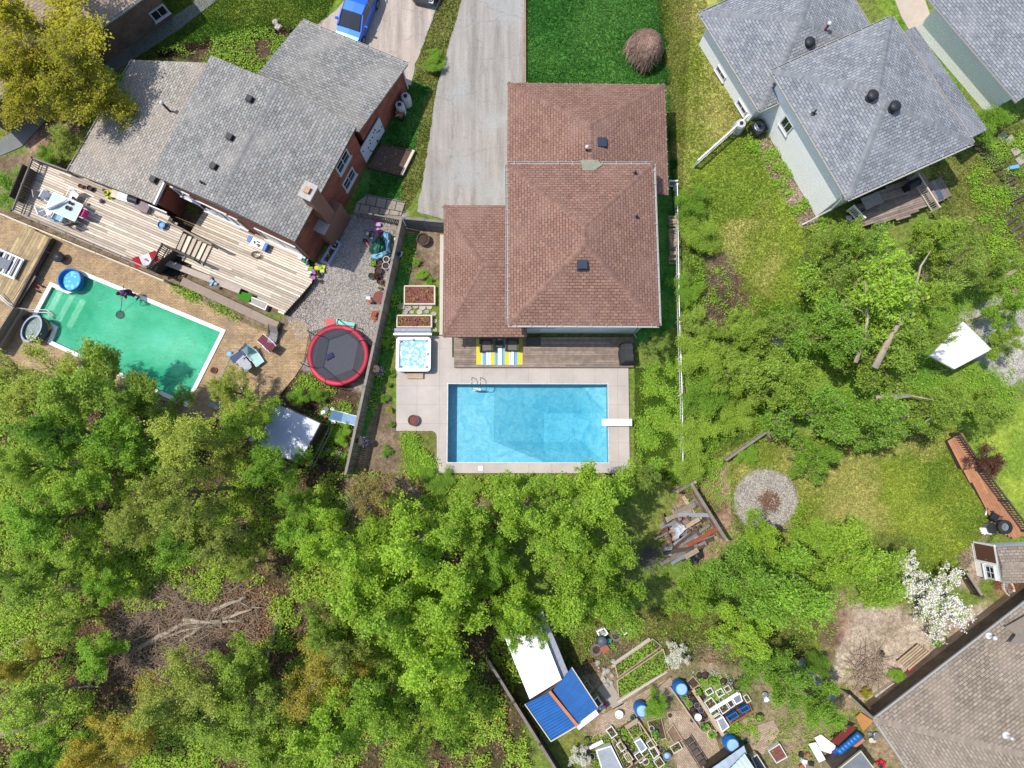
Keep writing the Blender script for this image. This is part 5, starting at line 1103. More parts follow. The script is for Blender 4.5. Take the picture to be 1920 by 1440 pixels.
pot(775, 788, 10, .32, mk('dark_pot', S(96, 84, 78), .6), 'round dark bowl with reddish stones alone on the pool patio', None, z=.1, soil=M_soilr)
# ---- pool fittings
t_ = thing('diving_board', 'white diving board over the right end of the blue pool', 'diving board', P(1160, 792, .1)); a_, b_2 = P(1128.5, 792, .5), P(1185, 792, .5); b = MB(); b.beam((a_.x, a_.y, .5), (b_2.x, b_2.y, .46), .42, .06); part(t_, 'board', b, M_white, True)
b = MB(); e1 = P(1152, 792, .3); b.box((e1.x, e1.y, .28), (.3, .34, .36)); e2 = P(1176, 792, .3); b.box((e2.x, e2.y, .26), (.25, .34, .34)); part(t_, 'stand', b, M_gmetal, True)
t_ = thing('pool_ladder', 'pair of curved steel grab rails with steps at the shallow end', 'ladder', P(894, 720, .1))
for px_ in (886, 902):
    g = P(px_, 708, .1); h_ = P(px_, 722, .1); b = MB(); b.tube([(g.x, g.y, .1), (g.x, g.y - .05, .6), (g.x, g.y - .2, .82), (h_.x, h_.y, .8), (h_.x, h_.y - .22, .5), (h_.x, h_.y - .24, -.75)], .024, 8); part(t_, 'rail', b, M_chrome, True, True)
for z_ in (-.2, -.5): g, h_ = P(886, 722, .1), P(902, 722, .1); b = MB(); b.box(((g.x + h_.x) / 2, g.y - .24, z_), (.5, .12, .05)); part(t_, 'tread', b, M_white, True)
g = P(901, 878, .1); b = MB(); b.box((g.x, g.y, .115), (.26, .26, .03)); solo('skimmer_lid', b, M_white, 'small square white lid in the patio below the blue pool', 'lid')
# ---- narrow bed with raised planters
planter([(757, 535), (816, 535), (816, 571), (757, 571)], .35, 'upper square timber planter with red mulch beside the brown roofed house', M_cream, M_soilr, 90, [L_red, L_mid], group='raised planters above the hot tub')
planter([(743, 590), (810, 590), (810, 614), (743, 614)], .4, 'lower narrow timber planter with red mulch just above the hot tub', M_cream, M_soilr, 80, [L_red, L_drk], group='raised planters above the hot tub')
rs = random.Random(5); k = 0
for gx_ in range(5):
    for gy_ in range(1):
        pass
b = MB(); cells = [(752, 575, 13), (766, 577, 12), (779, 574, 12), (792, 576, 12), (805, 575, 11), (814, 588, 9), (816, 602, 8), (816, 618, 8), (760, 585, 10), (786, 585, 10), (772, 585, 8), (800, 584, 8)]
for i, (x, y, r) in enumerate(cells):
    c = P(x, y, .04); n_ = rs.randint(5, 7); b = MB(); b.prism([(c.x + r / 31 * .62 * cos(a) * rs.uniform(.85, 1.1), c.y + r / 31 * .5 * sin(a) * rs.uniform(.85, 1.1)) for a in [j * 2 * pi / n_ + i for j in range(n_)]], 0, .05)
    solo('flagstone', b, M_stone, ['leftmost flagstone of the upper row between the planters', 'second flagstone from the left in the upper row between the planters', 'third flagstone from the left in the upper row between the planters', 'fourth flagstone from the left in the upper row between the planters', 'rightmost flagstone of the upper row between the planters', 'flagstone right of the lower planter, highest of three', 'flagstone right of the lower planter, middle of three', 'flagstone beside the hot tub cover, lowest of three', 'leftmost flagstone of the lower row between the planters', 'third flagstone of the lower row between the planters', 'second flagstone of the lower row between the planters', 'rightmost flagstone of the lower row between the planters'][i], 'flagstone', 'flagstones between the raised planters')
b = MB(); c = P(793, 448, .5); t_ = pot(793, 448, 12, .45, M_woodd, 'half barrel planter of dark wood below the grey gate', None)
# ---- fences
def board_fence(name, label, p0, p1, h, mat, side=1, post=2.4, cap=True, group=None, cat='fence', bw=.14, gap=.012, rails=2):
    p0, p1 = Vector(p0), Vector(p1); p0.z = p1.z = 0; L = (p1 - p0).length; d = (p1 - p0) / L; nn = Vector((-d.y, d.x, 0)) * side; r = thing(name, label, cat, tuple((p0 + p1) / 2), 0, group)
    b = MB(); x = 0
    while x < L - .02: c = p0 + d * (x + bw / 2) + nn * .05; hh = h + random.uniform(-.02, .02); b.box((c.x, c.y, hh / 2), (bw - gap, .022, hh), atan2(d.y, d.x)); x += bw
    part(r, 'board_panel', b, mat, True); n_ = max(1, round(L / post))
    for i in range(n_ + 1): c = p0 + d * L * i / n_; b = MB(); b.box((c.x, c.y, (h + .06) / 2), (.1, .1, h + .06), atan2(d.y, d.x)); b.box((c.x, c.y, h + .07), (.14, .14, .03), atan2(d.y, d.x)); part(r, 'post', b, mat, True)
    for i in range(rails): z_ = h * (.2 + .65 * i / max(1, rails - 1)); b = MB(); b.beam(p0 - nn * .03 + Vector((0, 0, z_)), p1 - nn * .03 + Vector((0, 0, z_)), .045, .09); part(r, 'rail', b, mat, True)
    if cap: b = MB(); b.beam(p0 + Vector((0, 0, h + .03)), p1 + Vector((0, 0, h + .03)), .15, .03); part(r, 'cap_rail', b, M_woodg if mat != M_white else M_white, True)
    return r
def picket(name, label, pts, h, mat, pw=.05, gap=.06, z=0.0, post=1.8, rails=(.15, .9), rail_w=.05, cap=.08, group=None, cat='railing'):
    """open railing or picket fence along a line of plan points"""
    pts = [Vector((p[0], p[1], 0)) for p in pts]; c = sum(pts, Vector()) / len(pts); r = thing(name, label, cat, (c.x, c.y, z), 0, group); bb = MB()
    for p0, p1 in zip(pts, pts[1:]):
        L = (p1 - p0).length; d = (p1 - p0) / L; a = atan2(d.y, d.x); n_ = max(1, round(L / post))
        for i in range(n_ + 1): q_ = p0 + d * L * i / n_; b = MB(); b.box((q_.x, q_.y, z + (h + .05) / 2), (.09, .09, h + .05), a); part(r, 'post', b, mat, True)
        x = gap
        while x < L: q_ = p0 + d * x; bb.box((q_.x, q_.y, z + h * .5), (pw, .025, h * .88), a); x += pw + gap
        for k in rails: b = MB(); b.beam((p0.x, p0.y, z + h * k), (p1.x, p1.y, z + h * k), rail_w, .06); part(r, 'rail', b, mat, True)
        b = MB(); b.beam((p0.x, p0.y, z + h), (p1.x, p1.y, z + h), cap, .035); part(r, 'top_rail', b, mat, True)
    part(r, 'pickets', bb, mat, True); return r
f0, f1 = P(752, 411, 1.8), P(648, 888, 1.8)
board_fence('board_fence', 'long tall grey board fence between the red trampoline yard and the hot tub garden', f0, f1, 1.8, M_woodg, 1)
board_fence('gate_fence', 'short grey board fence closing the gap between long fence and brown roofed house', P(757, 409, 1.7), P(832, 416, 1.7), 1.7, mk('gate_grey', S(132, 132, 138), .8, .12, fv=.1), 1, 1.1)
picket('rail_fence', 'grey open rail fence between the brick house corner and the long board fence', [P(664, 396, 1.2)[:2], P(700, 402, 1.2)[:2], P(752, 412, 1.2)[:2]], 1.2, M_woodg, .09, .05)
picket('picket_fence', 'long thin white picket fence running down the right side of the pool garden', [P(1270, 345, 1.0)[:2], P(1274, 600, 1.0)[:2], P(1279, 740, 1.0)[:2], P(1281, 905, 1.0)[:2]], 1.0, M_white, .018, .16, post=2.6, rails=(.5,), rail_w=.02, cap=.05, cat='fence')
picket('wire_gate', 'small white framed gate between the brown roofed house and the picket fence', [P(1256, 339, 1.0)[:2], P(1270, 339, 1.0)[:2]], 1.0, M_pvc, .02, .08, cat='gate')
picket('rail_fence', 'white rail fence slanting away from the corner of the white sided house', [P(1309, 300, 1.1)[:2], P(1403, 216, 1.1)[:2]], 1.1, M_white, .04, .09, post=1.6, cat='fence')
board_fence('board_fence', 'weathered board fence right of the scrap lumber pile', P(1297, 908, 1.6), P(1362, 1012, 1.6), 1.6, M_wood, 1)
board_fence('board_fence', 'short weathered board fence meeting the end of the picket fence', P(1270, 922, 1.6), P(1303, 904, 1.6), 1.6, M_wood, -1)
board_fence('board_fence', 'low weathered board fence left of the brown compost box', P(1362, 862, .9), P(1440, 808, .9), .9, M_wood, -1)
board_fence('board_fence', 'dark board fence left of the blue roofed shed running off the bottom edge', P(915, 1238, 1.8), P(1062, 1475, 1.8), 1.8, M_woodd, -1)
def hanging(px, py, z, label, mats, seed):
    c = P(px, py, z); t_ = thing('hanging_basket', label, 'hanging basket', (c.x, c.y, z - .25), 0, 'flower baskets on the long board fence'); b = MB(); b.lathe([(.08, 0), (.2, .12), (.22, .2)], (0, 0, 0), 14); part(t_, 'basket', b, M_woodd)
    foliage(t_, [(c.x + .36 * cos(a), c.y + .36 * sin(a)) for a in [i * pi / 6 for i in range(12)]], .05, 160, seed, mats, (.03, .06), 'flowers', .3); b = MB(); b.tube([(0, 0, .2), (-.15, 0, .55), (-.35, .02, .5)], .012, 6); part(t_, 'bracket', b, M_dark); return t_
M_fp = mk('purple_petals', S(168, 90, 176), .6, .2); M_fw = mk('white_petals', S(240, 232, 240), .6, .05)
hanging(704, 691, 1.6, 'purple and white flower basket on the fence beside the hot tub', [M_fp, M_fw, L_mid], 4); hanging(673, 827, 1.5, 'purple and white flower basket near the lower end of the long fence', [M_fp, M_fw, M_fw], 5)
pot(749, 476, 5, .25, M_blue, 'small blue pot hung on the long board fence', None, z=1.1)
# firewood
c = P(1264, 445, .6); FW = thing('firewood_stack', 'stack of split firewood logs against the picket fence', 'firewood', (c.x, c.y, 0)); rs = random.Random(9)
for i in range(44):
    y = rs.uniform(-1.5, 1.5); z_ = rs.choice([.08, .24, .4, .56]); b = MB(); b.tube([(-.24, y, z_), (.22 + rs.uniform(-.05, .05), y + rs.uniform(-.03, .03), z_)], rs.uniform(.06, .1), 7); part(FW, 'log', b, M_timber if rs.random() < .5 else M_wood)
# ================================================================ LEFT YARD
rs = random.Random(21)
DK = thing('deck', 'large pale upper wooden deck wrapping the brick house above the green pool', 'deck', P(190, 420, 0)); zU = 1.4
qU = quad([(60, 298), (128, 320), (232, 360), (292, 388), (345, 430), (329, 466), (278, 506), (22, 396)], zU); aD = ang(P(22, 396, zU), P(278, 506, zU))
b = MB(); b.boards(qU, aD, .15, .024, zU - .04, zU, 2.5, 4.5); part(DK, 'boards', b, M_deck, True); b = MB(); b.prism(inset(qU, .06), .05, zU - .06); part(DK, 'skirt', b, M_woodd, True)
DL = thing('deck', 'lower pale wooden deck with an angled end beside the gravel yard', 'deck', P(470, 510, 0)); zD = .6
qD = [tuple(lerp((*wB[3], 0), (*wB[2], 0), f_)[:2]) for f_ in (.1, .96)] + quad([(586, 528), (564, 554), (531, 590), (470, 548), (372, 508), (330, 478)], zD)
b = MB(); b.boards(qD, aD, .15, .024, zD - .04, zD, 2.5, 4.5); part(DL, 'boards', b, M_deck, True); b = MB(); b.prism(inset(qD, .06), .0, zD - .06); part(DL, 'skirt', b, M_woodd, True)
# stairs between the decks
S0, S1, S2, S3 = P(341, 436, 1.4), P(328, 466, 1.4), P(380, 497, .7), P(397, 462, .7)
ST = thing('stairs', 'wooden stairs of six treads joining the upper and lower decks', 'stairs', tuple((S0 + S2) / 2 * Vector((1, 1, 0)) if 0 else (lerp(S0, S2, .5).x, lerp(S0, S2, .5).y, 0)))
for i in range(6):
    f = (i + .5) / 6; a_, c_ = lerp(S0, S3, f), lerp(S1, S2, f); z_ = 1.4 - .12 * (i + 1) + .02; b = MB(); b.beam((a_.x, a_.y, z_), (c_.x, c_.y, z_), .27, .04); part(ST, 'tread', b, M_deck, True)
for a_, c_ in ((S0, S3), (S1, S2)): b = MB(); b.beam((a_.x, a_.y, 1.25), (c_.x, c_.y, .55), .05, .22); part(ST, 'stringer', b, M_woodd, True)
picket('railing', 'wooden railing along the pool side edge of the upper deck', [P(22, 395, 2.3)[:2], P(277, 503, 2.3)[:2]], .9, M_woodg, .04, .09, zU)
picket('railing', 'wooden railing at the far left end of the upper deck', [P(60, 296, 2.3)[:2], P(22, 395, 2.3)[:2]], .9, M_woodg, .04, .09, zU)
picket('railing', 'wooden railing along the hedge side of the upper deck', [P(60, 296, 2.3)[:2], P(126, 320, 2.3)[:2]], .9, M_woodg, .04, .09, zU)
picket('railing', 'slatted railing between the flag towel and the stairs', [P(277, 503, 2.3)[:2], P(304, 457, 2.3)[:2]], .9, M_woodd, .05, .07, zU)
picket('railing', 'railing on the pool side of the deck stairs', [P(304, 457, 2.3)[:2], P(363, 486, 2.3)[:2]], .9, M_woodd, .05, .09, zU)
picket('railing', 'long railing between the brick wall and the deck stairs', [P(288, 402, 2.3)[:2], P(396, 458, 2.3)[:2]], .9, M_wood, .05, .09, zU)
picket('pool_fence', 'pale slatted fence between the upper deck and the green pool yard', [P(-12, 396, 1.1)[:2], P(306, 526, 1.1)[:2]], 1.05, M_cream, .09, .035, .05, 2.2, cat='fence')
# dark screens at the left end
b = MB(); b.beam(P(55, 315, 2.0), P(30, 375, 2.0), .05, 1.2); solo('privacy_screen', b, M_woodd, 'tall dark screen standing inside the left end railing', 'screen') 
# sand coloured platform at the far left
q = quad([(48, 424), (98, 447), (27, 575), (-60, 540)], .55); t_ = thing('platform', 'raised tan wooden platform at the left edge beside the green pool', 'platform', (*cen(q), 0)); b = MB(); b.boards(q, ang(P(48, 424), P(98, 447)) + pi / 2, .2, .012, .5, .55); part(t_, 'boards', b, mk('tan_boards', S(190, 168, 132), .85, .3, 3, .2, S(212, 184, 132), fv=.25), True); b = MB(); b.prism(inset(q, .05), 0, .49); part(t_, 'skirt', b, M_woodd, True)
b = MB(); b.beam(P(97, 448, .6), P(28, 576, .6), .12, .3); part(t_, 'edge_beam', b, M_woodd, True)
b = MB(); b.beam(P(64, 516, .55), P(24, 578, .55), .3, .06); b.beam(P(60, 516, .3), P(22, 576, .3), .05, .5); solo('bench', b, M_woodg, 'narrow plank bench along the foot of the tan platform', 'bench')
b = MB(); b.beam(P(40, 580, .8), P(-10, 660, .8), .08, 1.4); b.beam(P(42, 580, .9), P(-8, 662, .9), .16, .05); solo('plank_wall', b, M_wood, 'brown plank wall at the left edge below the white hoses', 'wall')
t_ = thing('lounger', 'dark striped lounger with grey cushion on the tan platform', 'lounger', P(18, 497, .55), aD)
b = MB(); b.box((0, 0, .2), (1.7, 1.3, .06)); part(t_, 'frame', b, M_gmetal)
for i in range(9): b = MB(); b.box((-.75 + i * .19, 0, .26), (.1, 1.15, .03)); part(t_, 'slat', b, M_black if i % 2 else M_gmetal)
b = MB(); b.box((-.1, -.05, .33), (.8, .6, .12)); part(t_, 'cushion', b, mk('grey_pad', S(130, 134, 142), .8))
b = MB(); b.box((-.85, .2, .38), (.5, .6, .2)); part(t_, 'pillow', b, M_pvc)
for i in (-1, 1):
    b = MB(); b.beam((-.9, i * .66, .3), (.9, i * .66, .3), .05, .05); part(t_, 'rail', b, M_white)
    for j in (-1, 1): b = MB(); b.box((j * .8, i * .6, .09), (.05, .05, .18)); part(t_, 'leg', b, M_gmetal)
# patio furniture on the upper deck
def chair(label, px, py, rz, seat, fr=None, group='patio chairs round the deck table', z=zU, name='patio_chair'):
    c = P(px, py, z + .5); fr = fr or M_white; t_ = thing(name, label, 'chair', (c.x, c.y, z), rz, group); b = MB(); b.box((0, 0, .43), (.5, .5, .05)); part(t_, 'seat', b, seat); b = MB(); b.box((0, .27, .72), (.5, .05, .6), 0, .2 * -1); part(t_, 'backrest', b, seat)
    for s in (-1, 1):
        b = MB(); b.tube([(s * .28, -.24, .0), (s * .28, -.24, .62), (s * .28, .22, .64)], .022, 6); part(t_, 'armrest', b, fr); b = MB(); b.tube([(s * .26, .24, 0), (s * .26, .22, .64)], .022, 6); part(t_, 'leg', b, fr); b = MB(); b.tube([(s * .26, -.24, 0), (s * .26, -.22, .42)], .022, 6); part(t_, 'leg', b, fr)
    return t_
chair('white chair at the upper left of the deck table, near the dark screen', 96, 372, 1.1, M_white); chair('white chair right above the deck table', 137, 366, -.5, M_white); chair('white chair to the left of the deck table', 88, 396, 2.0, M_white); chair('chair draped with a blue towel below the deck table', 110, 407, 2.7, M_lblue); chair('dark chair below the deck table, left of the pink one', 134, 415, 3.4, M_black, M_dark); chair('chair with bright pink cushion right of the deck table', 156, 400, -2.0, M_pink)
c = P(121, 388, zU + .7); t_ = thing('patio_table', 'glass topped white table with small pots among the deck chairs', 'table', (c.x, c.y, zU), aD); m, t, bs = new_mat('frosted_glass'); bs.inputs['Base Color'].default_value = (.42, .5, .5, 1); bs.inputs['Roughness'].default_value = .12
b = MB(); b.box((0, 0, .72), (1.9, 1.05, .02)); part(t_, 'tabletop', b, m); b = MB()
for s in (-1, 1): b.beam((-.97, s * .54, .715), (.97, s * .54, .715), .05, .05); b.beam((s * .97, -.54, .715), (s * .97, .54, .715), .05, .05)
part(t_, 'rim', b, M_white)
for i in (-1, 1):
    for j in (-1, 1): b = MB(); b.tube([(i * .85, j * .45, 0), (i * .9, j * .48, .7)], .025, 6); part(t_, 'leg', b, M_white)
for x, y, r, mt, lb in ((126, 389, 4, M_dark, 'small dark planter in the middle of the glass deck table'), (137, 371, 3, M_black, 'little black pot on the upper end of the deck table'), (131, 380, 3, M_woodd, 'little brown pot on the deck table between two others')): pot(x, y, r, .2, mt, lb, [L_drk], z=zU + .73)
t_ = thing('umbrella', 'closed pale parasol lying beside the deck table', 'parasol', P(103, 385, zU + .9), .4)
b = MB(); b.tube([(-.7, 0, 0), (0, 0, .05), (.8, .05, .02)], [.03, .12, .04], 8); part(t_, 'canopy', b, M_pvc); b = MB(); b.tube([(-1.1, 0, 0), (-.7, 0, 0)], .02, 6); part(t_, 'pole', b, M_white)
b = MB(); a_ = P(115, 352, zU + .3); b.box((a_.x, a_.y, zU + .22), (.45, .4, .4), .3); solo('storage_cube', b, M_white, 'white box against the hedge side of the deck', 'box') if 0 else None
t_ = chair('grey cushioned seat beside the dark screen on the deck', 82, 366, 1.8, mk('taupe', S(176, 164, 158), .8), M_gmetal)
def pile(px, py, z, label, items, name='planter_group', cat='flower pots', seed=1, spread=.3, n=7):
    c = P(px, py, z + .2); t_ = thing(name, label, cat, (c.x, c.y, z)); r_ = random.Random(seed)
    for i in range(n):
        b = MB(); s = r_.uniform(.08, .16); x, y = r_.uniform(-spread, spread), r_.uniform(-spread, spread); k = r_.random()
        if k < .4: b.box((x, y, s * .9), (s * 1.8, s * 1.4, s * 1.8), r_.uniform(0, 3))
        elif k < .75: b.lathe([(s * .7, 0), (s, s * 1.6), (s * .8, s * 1.7)], (x, y, 0), 12)
        else: b.ball((x, y, s), s, 10)
        part(t_, 'item', b, items[i % len(items)])
    return t_
pot(167, 352, 5, .3, M_black, 'square black pot on the deck beside the hedge rail', [L_drk], z=zU); pot(150, 348, 4, .25, M_rust, 'small terracotta pot near the hedge rail of the deck', [L_red], z=zU)
pile(199, 366, zU, 'cluster of yellow and purple flower pots on the deck under the grey roof edge', [M_yel, mk('purple', S(80, 60, 120), .6), M_woodd, L_mid], seed=3, spread=.35, n=9)
t_ = thing('grill', 'white grill with black lid under the edge of grey roof', 'grill', P(252, 380, zU), aD + .1); b = MB(); b.box((0, 0, .5), (1.1, .5, .7)); part(t_, 'body', b, M_white); b = MB(); b.tube([(.15, 0, .88), (.75, 0, .88)], .24, 12); part(t_, 'hood', b, M_black); b = MB(); b.box((-.75, 0, .8), (.5, .45, .04)); part(t_, 'side_shelf', b, M_cream)
b = MB(); a_ = P(274, 392, zU + .4); b.box((a_.x, a_.y, zU + .4), (.75, .5, .8), aD); b.box((a_.x, a_.y, zU + .82), (.8, .55, .05), aD); solo('storage_box', b, mk('mauve_box', S(150, 132, 134), .7), 'mauve grey storage box against the red brick recess', 'box')
t_ = thing('lattice_bench', 'white lattice backed bench by the shaded brick recess', 'bench', P(308, 404, zU), aD); b = MB()
for i in range(7): b.beam((-.5 + i * .16, 0, .4), (-.5 + i * .16, .1, .9), .04, .03)
b.beam((-.6, .1, .9), (.6, .1, .9), .06, .05); part(t_, 'backrest', b, M_white); b = MB(); b.box((0, -.2, .42), (1.2, .45, .05)); part(t_, 'seat', b, M_cream)
for s in (-1, 1): b = MB(); b.box((s * .55, -.2, .2), (.06, .4, .4)); part(t_, 'leg', b, M_white)
t_ = pot(302, 421, 7, .35, M_blue, 'round blue tub on the deck by the long railing', None, z=zU, name='tub', cat='tub', soil=M_lblue)
# flag towel
c = P(270, 477, zU + .9); b = MB(); f0_, f1_ = P(247, 485, zU + .95), P(292, 470, zU + .95); dn = Vector((.1, -.5, -.35))
for i, (a_, b2) in enumerate(((0, .3), (.3, .7), (.7, 1))):
    b.mi = 0 if i != 1 else 1; k = 3
    for j in range(k): u0, u1 = a_ + (b2 - a_) * j / k, a_ + (b2 - a_) * (j + 1) / k; w0, w1 = Vector((0, 0, .06 * sin(u0 * 9))), Vector((0, 0, .06 * sin(u1 * 9))); b.poly([lerp(f0_, f1_, u0) + w0, lerp(f0_, f1_, u1) + w1, lerp(f0_, f1_, u1) + dn + w1, lerp(f0_, f1_, u0) + dn + w0])
b.mi = 0; cc = lerp(f0_, f1_, .5) + dn * .5 + Vector((0, 0, .05)); b.poly([cc + Vector((.12 * cos(i * pi / 4) * (1 if i % 2 == 0 else .5), .1 * sin(i * pi / 4) * (1 if i % 2 == 0 else .5), 0)) for i in range(8)])
solo('flag_towel', b, [M_red, M_white], 'red and white maple leaf towel draped over the deck railing', 'towel')
# lower deck things
t_ = thing('play_table', 'white and blue toy table on the lower deck against the brick wall', 'toy', P(488, 461, zD), aD); b = MB(); b.box((0, 0, .32), (.85, .5, .3)); part(t_, 'body', b, M_white); b = MB(); b.box((.5, 0, .3), (.2, .5, .4)); part(t_, 'end_panel', b, M_blue); b = MB(); b.box((-.62, .1, .25), (.25, .4, .3)); part(t_, 'side_box', b, M_blue)
for x, y in ((-.2, 0), (0, .1), (.15, -.1), (.05, -.05)): b = MB(); b.box((x, y, .5), (.16, .08, .07), x * 5); part(t_, 'toy_block', b, M_dark)
b = MB()
for k in range(3): b.tube([P(480 + 9 * cos(a) + k * 2, 477 + 6 * sin(a) + k, zD + .04 + .02 * k) for a in [i * pi / 6 for i in range(12)]], .018, 6)
solo('garden_hose', b, M_brown, 'loose coil of brown hose on the lower deck below the toy table', 'hose')
pile(567, 480, zD, 'green and white toys beside the last deck door', [M_green, M_white, M_green], 'toy_pile', 'toys', 4, .22, 5); pile(572, 492, zD, 'flat green toys at the brick corner', [M_green, M_tarpg], 'toy_pile', 'toys', 14, .2, 4)
pile(580, 512, zD, 'tray of white, lilac and green plants at the outer deck corner', [M_white, M_fp, L_shr], 'toy_pile', 'toys', 5, .3, 8); pile(598, 508, 0, 'bright yellow, orange and lime toys off the deck corner', [M_yel, mk('lime', S(120, 214, 40), .5), mk('orange', S(232, 140, 40), .5), M_blue], 'toy_pile', 'toys', 6, .32, 10)
# bench ledge, grass mat, tools
b = MB(); b.beam(P(312, 492, .55), P(450, 545, .55), .38, .06); b.beam(P(312, 492, .3), P(450, 545, .3), .3, .4); solo('bench', b, mk('pale_bench', S(196, 180, 166), .85, .15), 'long pale ledge bench along the pool side of the lower deck', 'bench')
q = quad([(447, 545), (473, 552), (469, 568), (442, 557)], .42); b = MB(); b.prism(q, .34, .4); solo('grass_mat', b, mk('fake_grass', S(64, 140, 22), .9, .25, 20, .5), 'small square of bright artificial grass on the ledge below the deck', 'mat')
pile(398, 527, .6, 'light blue watering can and tools on the ledge bench', [M_lblue, M_dark, M_lblue], 'watering_can', 'watering can', 8, .2, 4); lid([(472, 556), (503, 568), (497, 582), (466, 568)], .4, 'white tray of small pots beside the artificial grass square', M_stone, M_pvc, 'pot_tray', 'tray', None, 'tray')
b = MB(); b.beam(P(343, 528, .25), P(522, 612, .25), .5, .4); solo('retaining_wall', b, mk('paver_wall', S(164, 146, 130), .9, .15, 4, .3), 'low stone retaining wall between the pool paving and the planted strip', 'wall')
q = quad([(300, 480), (345, 498), (330, 522), (300, 510)], .05); b = MB(); b.prism(q, -.02, .08); solo('window_well', b, mk('pit', S(40, 38, 36), .9), 'dark sunken pit under the deck stairs', 'pit')  # flat slab on the ground; the shade of a hole is its dark colour
# pool yard
t_ = thing('kiddie_pool', 'round blue frame pool standing at the corner of the green pool', 'kiddie pool', tuple(P(130, 524, .62)[:2]) + (0,)); t_.location.z = .05
b = MB(); b.lathe([(.66, 0), (.7, .3), (.72, .58), (.68, .6), (.64, .57), (.6, .1), (.58, .08)], (0, 0, 0), 36, close=False); part(t_, 'wall', b, M_blue, smooth=True); b = MB(); b.lathe([(.6, .02), (.6, .3), (.01, .3)], (0, 0, 0), 30)
m, t, bs = new_mat('tub_water'); v = objc(t); t.links.new(mixc(t, ramp(t, noise(t, v, 5, 4), .5, .6), S(40, 160, 214, 1.2), S(120, 214, 240, 1.2)), bs.inputs['Base Color']); bs.inputs['Roughness'].default_value = .15; part(t_, 'water', b, m)
c = P(59, 616, 1.0); t_ = thing('tub', 'oval dark grey tub with pale rim left of the green pool', 'tub', (c.x, c.y, .05), 1.15); M_spa = mk('spa_grey', S(84, 92, 104), .6, .12)
b = MB(); b.lathe([(.62, 0), (.68, .5), (.66, .94), (.6, .94), (.52, .6), (.5, .55)], (0, 0, 0), 30, 1.25, .82, close=False); part(t_, 'body', b, M_spa, smooth=True); b = MB(); b.lathe([(.67, .93), (.69, .97), (.6, .98), (.58, .93)], (0, 0, 0), 30, 1.25, .82, close=False); part(t_, 'rim', b, mk('spa_rim', S(170, 176, 190), .5)); b = MB(); b.lathe([(.585, .78), (.01, .78)], (0, 0, 0), 30, 1.25, .82, close=False); part(t_, 'water', b, mk('spa_water', S(120, 140, 134), .1))
b = MB(); b.beam(P(79, 601, .7), P(94, 618, .3), .3, .16); solo('foam_board', b, mk('ochre', S(188, 148, 86), .7), 'ochre padded board leaning on the oval grey tub', 'board')
b = MB(); a_ = P(42, 594, .3); b.box((a_.x, a_.y, .2), (.42, .36, .32), .4); b.box((a_.x, a_.y, .38), (.2, .2, .06), .4); solo('pump', b, M_spa, 'small dark grey pump box above the oval tub', 'pump')
t_ = thing('fire_pot', 'dark round cauldron grill with a long handle on the paving above the blue kiddie pool', 'grill', tuple(P(110, 482, .5)[:2]) + (.05,)); b = MB(); b.lathe([(.1, .1), (.28, .25), (.34, .5), (.3, .52), (.2, .62), (.02, .68)], (0, 0, 0), 20); part(t_, 'bowl', b, M_dark, smooth=True); b = MB(); b.tube([(-.25, .1, .5), (-.65, .3, .75)], .035, 8); part(t_, 'handle', b, M_dark)
for i in range(3): b = MB(); b.tube([(.25 * cos(i * 2.1), .25 * sin(i * 2.1), 0), (.15 * cos(i * 2.1), .15 * sin(i * 2.1), .3)], .02, 6); part(t_, 'leg', b, M_dark)
t_ = thing('trolley', 'small red two wheeled trolley beside the plank bench', 'trolley', tuple(P(70, 538, .2)[:2]) + (.05,), -.6); b = MB(); b.beam((-.35, -.12, .2), (.2, -.12, .15), .03, .03); b.beam((-.35, .12, .2), (.2, .12, .15), .03, .03); b.beam((-.1, -.12, .19), (-.1, .12, .19), .03, .03); part(t_, 'frame', b, M_red)
for s in (-1, 1): b = MB(); b.tube([(.2, s * .17, .13), (.2, s * .23, .13)], .13, 14); part(t_, 'wheel', b, M_rubber)
for k, lb in ((0, 'upper'), (5, 'lower')):
    b = MB(); b.tube([P(-5, 548 + k, .9), P(14, 566 + k, .8), P(30, 577 + k * .6, .55), P(52, 580 + k, .15), P(88, 581 + k, .14), P(98, 590 + k, .1), P(104, 600, -.3)], .03, 8); solo('hose', b, M_pvc, lb + ' of the two white hoses running into the steps of the green pool', 'hose', smooth=True)
